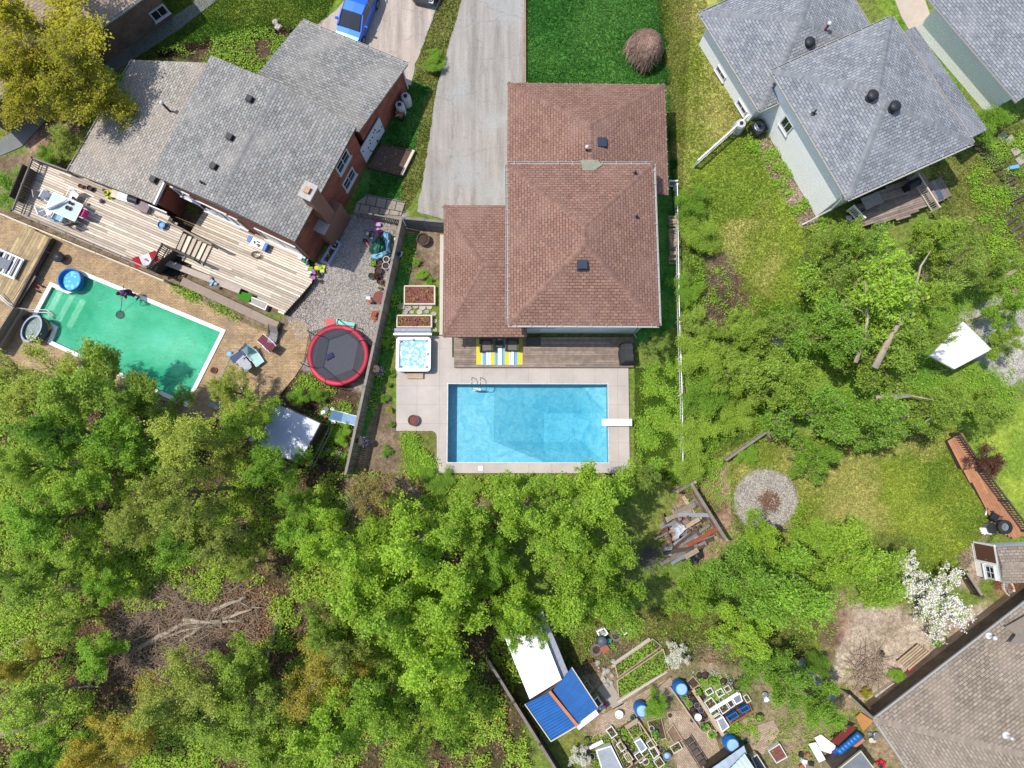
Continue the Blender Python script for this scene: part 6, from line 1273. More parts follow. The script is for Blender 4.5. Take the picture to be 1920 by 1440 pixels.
# pool pole and net held by a person
def skinned(name, pts, edges, rad, mat, root, sub=2, label=None):
    me = bpy.data.meshes.new(name); me.from_pydata([tuple(p) for p in pts], edges, []); me.materials.append(mat); o = bpy.data.objects.new(name, me); COL.objects.link(o); o.parent = root
    md = o.modifiers.new('skin', 'SKIN'); sv = me.skin_vertices[0].data if me.skin_vertices else None
    if sv is None: me.skin_vertices_add() if hasattr(me, 'skin_vertices_add') else None; sv = me.skin_vertices[0].data
    for i, r in enumerate(rad): sv[i].radius = (r, r) if not isinstance(r, tuple) else r
    sv[0].use_root = True; m2 = o.modifiers.new('sub', 'SUBSURF'); m2.levels = sub; m2.render_levels = sub; return o
def person(label, px, py, rz):
    c = P(px, py, 0.1); t_ = thing('person', label, 'person', (c.x, c.y, .12), rz)
    J = [(0, 0, .92), (0, .06, 1.15), (0, .17, 1.38), (0, .24, 1.5), (0, .3, 1.6), (0, .33, 1.68),                       # pelvis..head
         (.19, .17, 1.36), (.24, .34, 1.14), (.12, .52, 1.1), (-.19, .17, 1.36), (-.25, .3, 1.12), (-.08, .5, .98),    # arms
         (.1, .0, .86), (.13, .05, .48), (.13, -.02, .08), (.13, .12, .04), (-.1, .0, .86), (-.15, .0, .48), (-.16, -.1, .08), (-.16, .04, .04)]
    E = [(0, 1), (1, 2), (2, 3), (3, 4), (4, 5), (2, 6), (6, 7), (7, 8), (2, 9), (9, 10), (10, 11), (0, 12), (12, 13), (13, 14), (14, 15), (0, 16), (16, 17), (17, 18), (18, 19)]
    Rr = [.15, .13, .15, .06, .085, .09, .07, .05, .035, .07, .05, .035, .09, .06, .045, .04, .09, .06, .045, .04]
    body = skinned('body', J, E, Rr, M_skin, t_)
    for hx, hy, hz in ((.12, .52, 1.1), (-.08, .5, .98)):
        for k in range(5): b = MB(); a = -.9 + k * .45; b.tube([(hx, hy, hz), (hx + .03 * sin(a), hy + .05, hz + .015 - .01 * k), (hx + .035 * sin(a), hy + .075 - (k == 4) * .02, hz - .015)], [.011, .01, .008], 6); part(body, 'finger', b, M_skin)
    b = MB(); b.tube([(0, -.02, .82), (0, .02, 1.0), (0, .08, 1.18), (0, .18, 1.4), (0, .22, 1.46)], [.19, .185, .19, .2, .09], 14); b.tube([(.1, .17, 1.38), (.21, .2, 1.33), (.25, .32, 1.2)], [.09, .085, .075], 10); b.tube([(-.1, .17, 1.38), (-.21, .2, 1.33), (-.25, .28, 1.2)], [.09, .085, .075], 10); part(t_, 'shirt', b, mk('purple_shirt', S(62, 48, 112), .8, .15), smooth=True)
    b = MB(); b.tube([(0, -.01, .97), (0, 0, .82)], [.18, .19], 14); b.tube([(.09, .0, .86), (.13, .04, .5)], [.12, .1], 10); b.tube([(-.09, .0, .86), (-.15, .0, .5)], [.12, .1], 10); part(t_, 'shorts', b, M_navy, smooth=True)
    b = MB(); b.ball((0, .31, 1.69), .115, 14, sz=1.0); part(t_, 'hair', b, M_hair, smooth=True)
    b = MB(); b.ball((0, .43, 1.63), .018, 6); part(body, 'nose', b, M_skin)
    for s in (-1, 1):
        b = MB(); b.box((s * (.13 if s > 0 else .16), .05, .03), (.1, .27, .07)); part(t_, 'shoe', b, M_dark); b = MB(); b.ball((s * .1, .33, 1.65), .025, 6, sx=.5); part(body, 'ear', b, M_skin)
    return t_
person('person in purple shirt and dark shorts leaning over the green pool edge', 256, 555, 2.5)
t_ = thing('pool_skimmer', 'long handled net skimmer dipping into the green pool', 'pool net', P(226, 588, -.05)); a_, c_ = P(231, 541, 1.15), P(226, 585, -.02); b = MB(); b.tube([a_ + (a_ - c_) * .12, c_], .016, 8); part(t_, 'pole', b, M_dark, True)
n_ = P(225, 590, -.04); b = MB(); b.lathe([(.24, -.03), (.26, 0), (.24, .03)], (n_.x, n_.y, -.03), 20, close=False); part(t_, 'ring', b, M_gmetal, True); b = MB(); b.lathe([(.235, -.01), (.12, -.1), (.02, -.12)], (n_.x, n_.y, -.03), 16); part(t_, 'net', b, mk('net', S(60, 96, 84), .8), True)
# loungers, chairs by the pool corner
def sling(label, px, py, rz, mat, fr=None, L=1.5, g='folding chairs at the pool corner'):
    fr = fr or M_white; c = P(px, py, .4); t_ = thing('folding_chair', label, 'chair', (c.x, c.y, .05), rz, g); b = MB()
    prof = [(-L * .5, .3), (-L * .1, .26), (L * .12, .3), (L * .5, .85)]
    for (x0, z0_), (x1, z1_) in zip(prof, prof[1:]): b.poly([(x0, -.26, z0_), (x1, -.26, z1_), (x1, .26, z1_), (x0, .26, z0_)]); b.poly([(x0, .26, z0_ - .02), (x1, .26, z1_ - .02), (x1, -.26, z1_ - .02), (x0, -.26, z0_ - .02)])
    part(t_, 'sling', b, mat)
    for s in (-1, 1):
        b = MB(); b.tube([(x, s * .28, z_) for x, z_ in prof], .018, 6); part(t_, 'frame', b, fr); b = MB(); b.tube([(-L * .35, s * .3, 0), (L * .25, s * .3, .5)], .018, 6); part(t_, 'leg', b, fr); b = MB(); b.tube([(L * .35, s * .3, 0), (-L * .1, s * .3, .48), (L * .2, s * .32, .52)], .018, 6); part(t_, 'armrest', b, fr)
    return t_
sling('folding lounger with plain dark blue fabric', 452, 664, .6, mk('slate_blue', S(76, 92, 120), .8), M_gmetal, 1.4); sling('folding chair with pale green striped cloth', 477, 668, 2.2, mk('mint_stripe', S(176, 220, 216), .7, .25, 20), M_white, 1.2); sling('folding chair with a grey white towel nearest the tree', 460, 684, -.8, mk('towel_grey', S(188, 190, 196), .8), M_gmetal, 1.1); sling('folding chair with dark red seat', 502, 645, -.7, mk('maroon', S(120, 56, 72), .8), M_white, 1.3)
t_ = sling('grey draped chair under the low stone wall', 512, 628, 1.3, mk('stone_cloth', S(150, 146, 142), .8), M_dark, 1.0)
b = MB(); b.tube([P(432, 668, .15), P(404, 728, .12), P(384, 748, .1)], .015, 6); b.lathe([(.14, 0), (.19, .06), (.12, .12)], P(431, 664, .1), 16); solo('pool_brush', b, M_lblue, 'blue headed brush with a long dark pole lying on the paving', 'brush')
pot(400, 694, 6, .12, M_rust, 'shallow tan bowl on the paving right of the green pool', None, z=.05, name='bowl', cat='bowl'); b = MB(); a_ = P(454, 731, .3); b.ball((a_.x, a_.y, .25), .18, 12); b.lathe([(.1, 0), (.12, .1)], (a_.x, a_.y, .05), 10); solo('garden_ornament', b, M_pvc, 'small white globe ornament in the bush below the chairs', 'ornament')
b = MB(); b.beam(P(394, 757, .2), P(410, 765, .2), .3, .3); solo('metal_box', b, M_gmetal, 'dark metal box at the bottom corner of the green pool', 'box')
# trampoline
c = P(634, 666, .75); t_ = thing('trampoline', 'round trampoline with red safety pad and black net beside the board fence', 'trampoline', (c.x, c.y, 0)); Rt = 1.86
b = MB(); b.lathe([(Rt * .84, .78), (Rt * .86, .83), (Rt * .97, .83), (Rt, .77), (Rt * .97, .72), (Rt * .84, .76)], (0, 0, 0), 44, close=False); part(t_, 'safety_pad', b, mk('pad_red', S(214, 48, 78), .5, .15, 2), smooth=True); b = MB(); b.lathe([(Rt * .86, .765), (.01, .74)], (0, 0, 0), 40, close=False); part(t_, 'mat', b, mk('tramp_mat', S(76, 78, 88), .7, .1))
b = MB(); b.lathe([(Rt * .98, .68), (Rt, .72), (Rt * .98, .74)], (0, 0, 0), 40, close=False); part(t_, 'ring', b, M_dark); tops = []
for i in range(6):
    a = i * pi / 3 + .35; x, y = Rt * 1.04 * cos(a), Rt * 1.04 * sin(a); b = MB(); b.tube([(x, y, 0), (x, y, 2.2), (x * .86, y * .86, 2.4)], .028, 6); part(t_, 'pole', b, M_black); tops.append((x * .86, y * .86, 2.4)); b = MB(); b.tube([(x * .95, y * .95, .7), (x * .97, y * .97, .02), (x * .9 - y * .15, y * .9 + x * .15, .02), (x * .9 - y * .15, y * .9 + x * .15, .7)], .025, 6); part(t_, 'leg', b, M_gmetal)
m, t, bs = new_mat('mesh_net'); tr = N(t, 'ShaderNodeBsdfTransparent'); bs.inputs['Base Color'].default_value = (.02, .02, .025, 1); mx = N(t, 'ShaderNodeMixShader'); mx.inputs[0].default_value = .34; t.links.new(tr.outputs[0], mx.inputs[1]); t.links.new(bs.outputs[0], mx.inputs[2]); t.links.new(mx.outputs[0], t.nodes['Material Output'].inputs[0])
b = MB(); b2 = MB()
for i in range(6):
    a_, c_ = tops[i], tops[(i + 1) % 6]; b.poly([a_, c_, (c_[0] * .94, c_[1] * .94, .8), (a_[0] * .94, a_[1] * .94, .8)]); b2.tube([a_, c_], .018, 6)
part(t_, 'net', b, m); part(t_, 'top_rail', b2, M_black)
b = MB(); b.box((-.45, -.05, .8), (.35, .3, .1), .5); b.box((-.6, -.2, .8), (.25, .12, .08), 1.0); solo_c = b
for i in range(len(b.v)): b.v[i] = (b.v[i][0] + c.x, b.v[i][1] + c.y, b.v[i][2])
solo('cloth_bundle', b, M_navy, 'crumpled dark blue cloth lying on the trampoline mat', 'cloth')
q = [(608, 600), (628, 600), (664, 606), (662, 616), (612, 612)]; t_ = thing('toy_slide', 'red and mint plastic toy slide behind the trampoline', 'toy', tuple(P(636, 606, .2)[:2]) + (0,)); b = MB(); b.prism(quad([(609, 599), (628, 598), (629, 611), (612, 612)], .3), 0, .3); part(t_, 'base', b, M_red, True); b = MB(); b.prism(quad([(629, 599), (665, 606), (662, 616), (629, 611)], .3), .1, .25); part(t_, 'chute', b, mk('mint', S(126, 224, 200), .5), True)
# fence side clutter
def drape(name, label, px, z, mat, cat, seed, amp=.12, sub=7):
    """crumpled sheet over a heap: grid on a quad with random folds"""
    q = [Vector(p) for p in PP(px, z)]; r_ = random.Random(seed); b = MB(); n_ = sub; k = len(b.v)
    for i in range(n_ + 1):
        for j in range(n_ + 1):
            p = lerp(lerp(q[0], q[1], i / n_), lerp(q[3], q[2], i / n_), j / n_); ed = min(i, j, n_ - i, n_ - j); zz_ = z * (.35 if ed == 0 else 1) + r_.uniform(-amp, amp); b.v.append((p.x + r_.uniform(-.05, .05), p.y + r_.uniform(-.05, .05), max(.03, zz_)))
    for i in range(n_):
        for j in range(n_): a = i * (n_ + 1) + j; b.face((a, a + 1, a + n_ + 2, a + n_ + 1))
    return solo(name, b, mat, label, cat, smooth=False)
drape('tarpaulin', 'crumpled dark green tarpaulin over the heap beside the fence', [(710, 432), (722, 465), (704, 482), (688, 468)], .6, M_tarpg, 'tarp', 1); drape('plastic_sheet', 'bright blue white plastic sheet hanging beside the green tarpaulin', [(717, 431), (731, 432), (730, 468), (722, 468)], .8, M_lblue, 'plastic sheet', 2); drape('plastic_sheet', 'light blue plastic curling round the lower side of the green tarpaulin', [(690, 480), (730, 466), (728, 476), (700, 490)], .55, mk('ice_blue', S(150, 200, 220), .4, .2), 'plastic sheet', 3)
pile(706, 424, 0, 'pink and lilac plastic toys above the green tarpaulin', [M_pink, mk('lilac', S(206, 160, 214), .5), M_fp], 'toy_pile', 'toys', 11, .4, 9); pile(693, 443, 0, 'grey and white junk left of the green tarpaulin', [M_gmetal, M_pvc, M_black], 'junk_pile', 'junk', 12, .3, 7); pile(735, 455, 0, 'tan boxes and bricks between tarpaulin and board fence', [M_timber, M_cream, M_rust], 'junk_pile', 'junk', 13, .35, 9)
b = MB(); b.beam(P(684, 450, .3), P(692, 464, .3), .06, .06); solo('red_bat', b, M_red, 'thin red stick left of the tarpaulin heap', 'stick')
for x, y, r, h, mt, pl, lb in ((724, 486, 6, .4, M_pvc, None, 'white bucket below the blue plastic sheet'), (700, 494, 6, .35, M_woodd, [L_drk], 'brown pot below the tarpaulin, left of the terracotta one'), (709, 492, 6, .35, M_rust, None, 'terracotta pot just below the light blue plastic'), (723, 498, 7, .35, M_gmetal, None, 'grey bucket against the fence below the white bucket'), (709, 507, 7, .35, M_black, None, 'square black planter in the row by the fence'), (696, 517, 6, .3, M_tarpg, None, 'dark green pot left of the black ones by the fence'), (706, 518, 7, .35, M_black, [L_red], 'black pot with reddish plant by the fence'), (712, 527, 6, .3, M_black, None, 'lowest black pot of the fence row'), (718, 530, 5, .25, M_rust, None, 'small orange pot touching the fence'), (712, 540, 4, .2, M_pvc, [L_shr], 'small white pot with green plant by the fence')): pot(x, y, r, h, mt, lb, pl, 'pots along the trampoline side of the board fence')
t_ = thing('round_table', 'low round rusty red table by the fence above the trampoline', 'table', tuple(P(711, 557, .5)[:2]) + (0,)); b = MB(); b.lathe([(.36, .46), (.38, .5), (.01, .51)], (0, 0, 0), 22); part(t_, 'tabletop', b, mk('rust_red', S(134, 72, 64), .7))
for i in range(3): b = MB(); b.tube([(.25 * cos(i * 2.1), .25 * sin(i * 2.1), 0), (.15 * cos(i * 2.1), .15 * sin(i * 2.1), .47)], .02, 6); part(t_, 'leg', b, M_dark)
t_ = thing('clay_fountain', 'tiered terracotta fountain against the fence beside the trampoline', 'fountain', tuple(P(701, 588, .8)[:2]) + (0,))
for i, (r, z_) in enumerate(((.34, .12), (.26, .45), (.16, .75))): b = MB(); b.lathe([(r * .3, z_ - .12), (r, z_), (r * .9, z_ + .02), (r * .3, z_ - .04)], (0, 0, 0), 18); part(t_, 'bowl', b, M_rust)
b = MB(); b.tube([(0, 0, 0), (0, 0, .8)], [.1, .05], 10); part(t_, 'column', b, M_rust)
pile(697, 562, 0, 'silver and black ornaments left of the rusty round table', [M_gmetal, M_black, M_rust], 'junk_pile', 'junk', 15, .22, 6)
q = [(599, 497), (604, 485), (628, 449), (640, 458), (615, 497)]; t_ = planter([(600, 490), (626, 446), (641, 456), (616, 497)], .4, 'white framed window well planter under the brick wall', mk('well_grey', S(176, 178, 196), .7), M_soil, 60, [L_shr, M_fw], w=.14, name='window_well', cat='planter')
# rain tanks and bed by the garage wall
def tank(label, px, py, r, h, mat, group=None, lidm=None):
    c = P(px, py, h); t_ = thing('water_tank', label, 'water tank', (c.x, c.y, 0), random.random(), group); b = MB(); b.lathe([(r * .9, 0), (r, .1), (r, h * .85), (r * .85, h), (.01, h)], (0, 0, 0), 8); part(t_, 'body', b, mat); b = MB(); b.lathe([(.12, h), (.12, h + .05), (.01, h + .06)], (0, 0, 0), 12); part(t_, 'lid', b, lidm or M_black)
    for k in (.3, .6): b = MB(); b.lathe([(r * 1.0, h * k - .03), (r * 1.04, h * k), (r * 1.0, h * k + .03)], (0, 0, 0), 8, close=False); part(t_, 'band', b, mat)
    return t_
M_tank = mk('tank_white', S(206, 206, 206), .6, .1); tank('white rain tank by the garage wall, the upper of two', 760, 180, .3, 1.1, M_tank, 'rain tanks by the garage wall'); tank('white rain tank by the garage wall, the one above the pink flowers', 749, 196, .3, 1.1, M_tank, 'rain tanks by the garage wall')
pot(750, 214, 9, .6, M_black, 'dark pot of bright pink flowers below the rain tanks', [mk('pink_petals', S(230, 96, 130), .6, .2), L_drk])
planter([(716, 268), (776, 282), (752, 330), (688, 314)], .14, 'bare dirt bed edged with timber beside the brick garage wall', M_woodd, mk('dark_dirt', S(112, 88, 74), .95, .3, 5, .5), 20, [L_drk]); b = MB(); b.beam(P(776, 282, .24), P(753, 328, .24), .16, .14); solo('timber_beam', b, M_cream, 'pale timber beam along the outer side of the bare dirt bed', 'beam')
# white roofed shed and the things beside it
q = flatrect([(512, 751), (603, 793), (561, 872), (462, 826)], 2.2); t_ = thing('shed', 'shed with a pale grey flat roof half hidden under green trees', 'shed', (*cen([tuple(p[:2]) for p in q]), 0)); b = MB(); b.prism([tuple(p[:2]) for p in q], 2.12, 2.2); part(t_, 'roof', b, mk('pale_metal', S(196, 204, 222), .4, .08, 2), True); walls(t_, inset(q, .15), 0, 2.1, M_woodd); frame(t_, 'trim', [tuple(p[:2]) for p in q], 2.05, 2.23, .06, M_woodd)
for k, (x0, x1) in enumerate(((617, 580), (624, 587))): b = MB(); b.tube([P(x0, 802, .1), P(x0, 802, .9), P(x1, 876, .9), P(x1, 876, .1)], .03, 8); solo('handrail', b, M_wood, ('left' if not k else 'right') + ' pale handrail running down beside the shed', 'handrail')
t_ = sling('sun lounger with blue and white stripes against the board fence', 647, 784, 2.9, mk('stripe_blue', S(140, 176, 214), .7, .3, 14), M_white, 1.6, None); pile(615, 779, 0, 'white, red and teal garden junk left of the striped lounger', [M_white, M_green, M_red, M_dark], 'junk_pile', 'junk', 17, .4, 10); pile(571, 832, 0, 'orange red plastic things by the shed wall', [mk('orange_red', S(206, 80, 50), .5), M_red], 'junk_pile', 'junk', 18, .3, 6)
for i, (x, y, r) in enumerate(((516, 40, 6), (521, 50, 7), (615, 845, 5), (634, 852, 6), (600, 838, 4))): c = P(x, y, .1); b = MB(); b.ball((c.x, c.y, .05), r / 31, 9, sz=.6, jit=.15); solo('rock', b, M_stone, ['small pale rock on the lawn beside the garage, upper of two', 'pale rock on the lawn beside the garage, lower of two', 'round stone in the plants right of the shed', 'pale stone by the fence right of the shed', 'tiny stone next to the handrails'][i], 'rock')
# ---- front: cars
def car(label, loc, rz, paint):
    t_ = thing('parked_car', label, 'car', loc, rz)
    st_s = [(-2.05, .62, .35, .72), (-1.95, .8, .22, .86), (-1.2, .86, .2, .92), (-.2, .87, .2, .95), (.9, .87, .2, .94), (1.5, .84, .2, .86), (1.95, .74, .24, .74), (2.08, .58, .34, .6)]
    b = MB()
    def ring(x, w_, zb, zt): return [(x, -w_ * .9, zb), (x, -w_, zb + .15), (x, -w_, zt - .18), (x, -w_ * .9, zt), (x, 0, zt + .03), (x, w_ * .9, zt), (x, w_, zt - .18), (x, w_, zb + .15), (x, w_ * .9, zb)]
    def loft(b, rings):
        n = len(rings[0]); a = len(b.v)
        for r in rings: b.v += r
        for i in range(len(rings) - 1):
            for k in range(n): j = (k + 1) % n; c0 = a + i * n; b.face((c0 + k, c0 + n + k, c0 + n + j, c0 + j))
        b.face([a + k for k in range(n)]); b.face([a + (len(rings) - 1) * n + k for k in range(n)][::-1])
    loft(b, [ring(*s) for s in st_s]); part(t_, 'body', b, paint)
    cab = [(-1.9, .62, .9, 1.0), (-1.65, .7, .9, 1.38), (-1.3, .72, .9, 1.46), (-.3, .72, .9, 1.5), (.35, .7, .9, 1.42), (1.15, .74, .88, .98)]
    def r2(x, w_, zb, zt): return [(x, -w_ - .08, zb), (x, -w_, zt - .04), (x, -w_ * .85, zt), (x, 0, zt + .02), (x, w_ * .85, zt), (x, w_, zt - .04), (x, w_ + .08, zb)]
    b = MB(); loft(b, [r2(*s) for s in cab]); part(t_, 'windows', b, M_glass)
    b = MB(); loft(b, [[(x, -w_ * .96, z_ - .03), (x, -w_ * .9, z_ + .02), (x, 0, z_ + .05), (x, w_ * .9, z_ + .02), (x, w_ * .96, z_ - .03)] for x, w_, z_ in ((-1.7, .66, 1.38), (-1.3, .72, 1.46), (-.3, .72, 1.5), (.3, .69, 1.43))]); part(t_, 'roof', b, paint)
    b = MB()
    for s in (-1, 1):
        for x0, z0_, x1, z1_ in ((.3, 1.43, 1.18, .98), (-.55, 1.46, -.5, .93), (-1.7, 1.36, -1.93, .95)): b.beam((x0, s * .7, z0_), (x1, s * .8, z1_), .07, .05)
    part(t_, 'pillar', b, paint)
    for x in (-1.3, 1.3):
        for s in (-1, 1): b = MB(); b.tube([(x, s * .68, .31), (x, s * .88, .31)], .31, 20); w_ = part(t_, 'wheel', b, M_rubber); b = MB(); b.tube([(x, s * .87, .31), (x, s * .895, .31)], .19, 14); part(w_, 'rim', b, M_gmetal)
    for s in (-1, 1): b = MB(); b.box((.75, s * .98, 1.0), (.14, .16, .12)); part(t_, 'side_mirror', b, paint); b = MB(); b.box((1.95, s * .6, .62), (.2, .28, .12)); part(t_, 'headlight', b, M_pvc); b = MB(); b.box((-2.0, s * .6, .75), (.1, .2, .2)); part(t_, 'tail_light', b, M_red)
    return t_
def paintm(n, c, f=.2):
    m, t, bs = new_mat(n); bs.inputs['Base Color'].default_value = c; bs.inputs['Metallic'].default_value = .35; bs.inputs['Roughness'].default_value = .3; bs.inputs['Coat Weight'].default_value = .8; return m
c = P(667, 24, .9); car('bright blue hatchback on the left driveway tucked behind the garage roof', (c.x, c.y, 0), radians(-109), paintm('blue_paint', (.01, .12, .62, 1))); c = P(806, -52, .6); car('dark grey car whose bumper just shows at the top edge', (c.x, c.y, 0), radians(-104), paintm('grey_paint', (.06, .065, .07, 1)))
# ================================================================ RIGHT YARDS
t_ = thing('air_conditioner', 'round black air conditioner against the white siding corner', 'air conditioner', tuple(P(1424, 237, .8)[:2]) + (0,)); b = MB(); b.box((0, 0, .4), (.8, .8, .75), .5); part(t_, 'body', b, M_black); b = MB(); b.lathe([(.3, .78), (.32, .82), (.28, .84), (.26, .8)], (0, 0, 0), 20, close=False)
for r in (.2, .13): b.lathe([(r, .8), (r + .03, .82), (r, .84)], (0, 0, 0), 18, close=False)
part(t_, 'fan_grille', b, M_gmetal)
tank('pale cylindrical tank at the corner of the white sided house', 1390, 231, .34, 1.1, M_tank, None, M_black)
DK = thing('deck', 'weathered grey deck behind the white sided house, partly under tree branches', 'deck', P(1680, 370, 0)); q = quad([(1596, 392), (1660, 352), (1730, 322), (1760, 372), (1700, 408), (1615, 425)], .8)
b = MB(); b.boards(q, ang(P(1600, 400), P(1760, 350)), .14, .015, .76, .8); part(DK, 'boards', b, mk('deck_grey', S(150, 134, 124), .85, .22, 3, .2, S(180, 160, 142), fv=.25), True); b = MB(); b.prism(inset(q, .06), 0, .74); part(DK, 'skirt', b, M_woodd, True)
picket('railing', 'railing at the stair end of the weathered grey deck', [P(1722, 325, 1.7)[:2], P(1762, 388, 1.7)[:2]], .9, M_cream, .04, .09, .8); picket('railing', 'short white railing at the left end of the weathered grey deck', [P(1601, 386, 1.7)[:2], P(1622, 408, 1.7)[:2]], .9, M_white, .04, .08, .8)
ST = thing('stairs', 'short stairs going down from the weathered grey deck', 'stairs', (*cen(quad([(1725, 345), (1760, 390)], .4)), 0))
for i in range(5): a_, c_ = P(1737 + i * 6, 345 - i * 3, .75 - i * .14), P(1758 + i * 6, 380 - i * 3, .75 - i * .14); b = MB(); b.beam(a_, c_, .22, .04); part(ST, 'tread', b, M_woodg, True)
t_ = thing('table', 'grey covered table on the weathered deck behind the white house', 'table', tuple(P(1635, 376, 1.5)[:2]) + (.8,), .4); b = MB(); b.box((0, 0, .7), (1.15, .75, .06)); part(t_, 'tabletop', b, mk('taupe_top', S(164, 156, 152), .7))
for i in (-1, 1):
    for j in (-1, 1): b = MB(); b.box((i * .5, j * .3, .34), (.06, .06, .68)); part(t_, 'leg', b, M_dark)
pile(1597, 404, 0, 'white crumpled bags beside the left end of the weathered deck', [M_white, M_pvc], 'bag_pile', 'bags', 31, .3, 6); t_ = thing('smoker', 'black smoker grill between the house wall and deck stairs', 'grill', tuple(P(1712, 345, 1.4)[:2]) + (.8,), .5); b = MB(); b.tube([(-.4, 0, .6), (.4, 0, .6)], .25, 14); part(t_, 'drum', b, M_black)
for i in (-1, 1): b = MB(); b.box((i * .3, 0, .2), (.06, .4, .4)); part(t_, 'leg', b, M_dark)
b = MB(); a_ = P(1750, 365, .9); b.box((a_.x + .3, a_.y, .35), (.8, .6, .7), .4); solo('storage_bin', b, mk('slate_bin', S(84, 96, 116), .6), 'slate blue storage bin beside the deck stairs', 'bin')
rs = random.Random(41)
for i in range(15):
    f = i / 14; x, y = 1838 + 72 * f + 8 * sin(f * 3), 268 + 110 * f; c = P(x + rs.uniform(-2, 2), y, .12); b = MB(); b.box((c.x, c.y, .1), (.95 + rs.uniform(-.1, .1), .16, .16), .5 + rs.uniform(-.12, .12)); solo('timber_step', b, M_woodd, 'dark timber number %s down the stepped row at the right edge' % ('one two three four five six seven eight nine ten eleven twelve thirteen fourteen fifteen'.split()[i]), 'timber', 'dark timbers stepping down the right edge')
for i in range(4): c = P(1888 + i * 9, 400 + i * 14, .1); b = MB(); b.box((c.x, c.y, .1), (1.0, .18, .16), .6); solo('timber_step', b, M_woodd, 'lower dark timber at the right edge, %s of four' % ('first second third last'.split()[i]), 'timber', 'lower dark timbers at the right edge')
t_ = thing('bench', 'small pale blue bench on the grass at the right edge', 'bench', tuple(P(1902, 313, .4)[:2]) + (0,), .2); b = MB(); b.box((0, 0, .4), (.6, .22, .05)); part(t_, 'seat', b, M_lblue)
for s in (-1, 1): b = MB(); b.box((s * .24, 0, .19), (.05, .2, .38)); part(t_, 'leg', b, M_white)
for i, (x, y) in enumerate(((1893, 262), (1905, 283), (1914, 300), (1880, 256))): c = P(x, y, .03); b = MB(); b.box((c.x, c.y, .03), (.55, .5, .05), .4 + i * .1); solo('paving_slab', b, M_stone, ['pale slab at the right edge above the blue bench, second in the line', 'pale slab nearest above the blue bench', 'pale slab just right of the blue bench', 'pale slab at the upper end of the line at the right edge'][i], 'slab', 'stepping slabs at the right edge')
# canopy
q = PP([(1744, 667), (1806, 603), (1860, 655), (1790, 692)], 2.3); c = sum(q, Vector()) / 4; t_ = thing('canopy', 'white canopy on thin posts poking out of the trees at right', 'canopy', (c.x, c.y, 0)); b = MB(); pk = Vector((c.x, c.y, 2.75))
for i in range(4): b.poly([q[i], q[(i + 1) % 4], pk]); a_, c_ = q[i] - Vector((0, 0, .18)), q[(i + 1) % 4] - Vector((0, 0, .18)); b.poly([a_, c_, q[(i + 1) % 4], q[i]])
part(t_, 'roof', b, M_white, True)
for p in q: b = MB(); e = lerp(p, c, .06); b.tube([(e.x, e.y, 0), (e.x, e.y, 2.25)], .03, 6); part(t_, 'post', b, M_gmetal, True)
for i, (a_, c_, lb) in enumerate(((P(1856, 511, .3), P(1896, 486, .3), 'long dark plank lying on the slope at the right edge'), (P(1868, 530, .2), P(1905, 505, .2), 'second plank lying beside the long dark plank at right'))): b = MB(); b.beam(a_, c_, .22, .08); solo('plank', b, M_wood, lb, 'plank', 'planks on the slope at the right edge')
drape('tarpaulin', 'grey blue tarpaulin half hidden under the thin tree', [(1450, 628), (1482, 622), (1490, 662), (1455, 668)], .35, M_tarpgr, 'tarp', 9); b = MB(); a_ = P(1705, 690, .5)
b.box((a_.x, a_.y, .4), (.5, .5, .7), .4); solo('crate', b, M_brown, 'small brown crate left of the canopy under the branches', 'crate')
# compost boxes and boardwalk
t_ = thing('compost_box', 'open brown board box above the dry lawn, under the dense green tree', 'compost box', (*cen(quad([(1432, 812), (1488, 764), (1490, 792), (1452, 828)], .6)), 0)); q = quad([(1434, 808), (1485, 763), (1489, 793), (1448, 827)], .6); frame(t_, 'wall', q, 0, .6, .06, M_wood); b = MB(); b.prism(inset(q, .05), 0, .4); part(t_, 'compost', b, mk('compost', S(140, 120, 92), .95, .35, 6, .6), True); b = MB(); b.beam(P(1440, 806, .66), P(1486, 766, .66), .2, .03); part(t_, 'cap_board', b, M_woodg, True)
BW = thing('boardwalk', 'cedar boardwalk in two levels along the right side of the dry lawn', 'boardwalk', P(1850, 900, 0))
for zz_, px in ((.5, [(1778, 826), (1806, 810), (1838, 874), (1804, 880)]), (.3, [(1806, 881), (1840, 876), (1928, 1000), (1900, 1010), (1862, 990), (1852, 955)])):
    q = quad(px, zz_); b = MB(); b.boards(q, ang(P(1806, 881), P(1862, 990)), .15, .012, zz_ - .04, zz_, 2, 3); part(BW, 'boards', b, M_cedar, True); b = MB(); b.prism(inset(q, .05), 0, zz_ - .05); part(BW, 'skirt', b, M_woodd, True)
picket('railing', 'black topped wooden railing along the outer edge of the cedar boardwalk', [P(1803, 812, 1.4)[:2], P(1850, 882, 1.3)[:2], P(1935, 998, 1.2)[:2]], .95, M_woodd, .05, .12, .3)
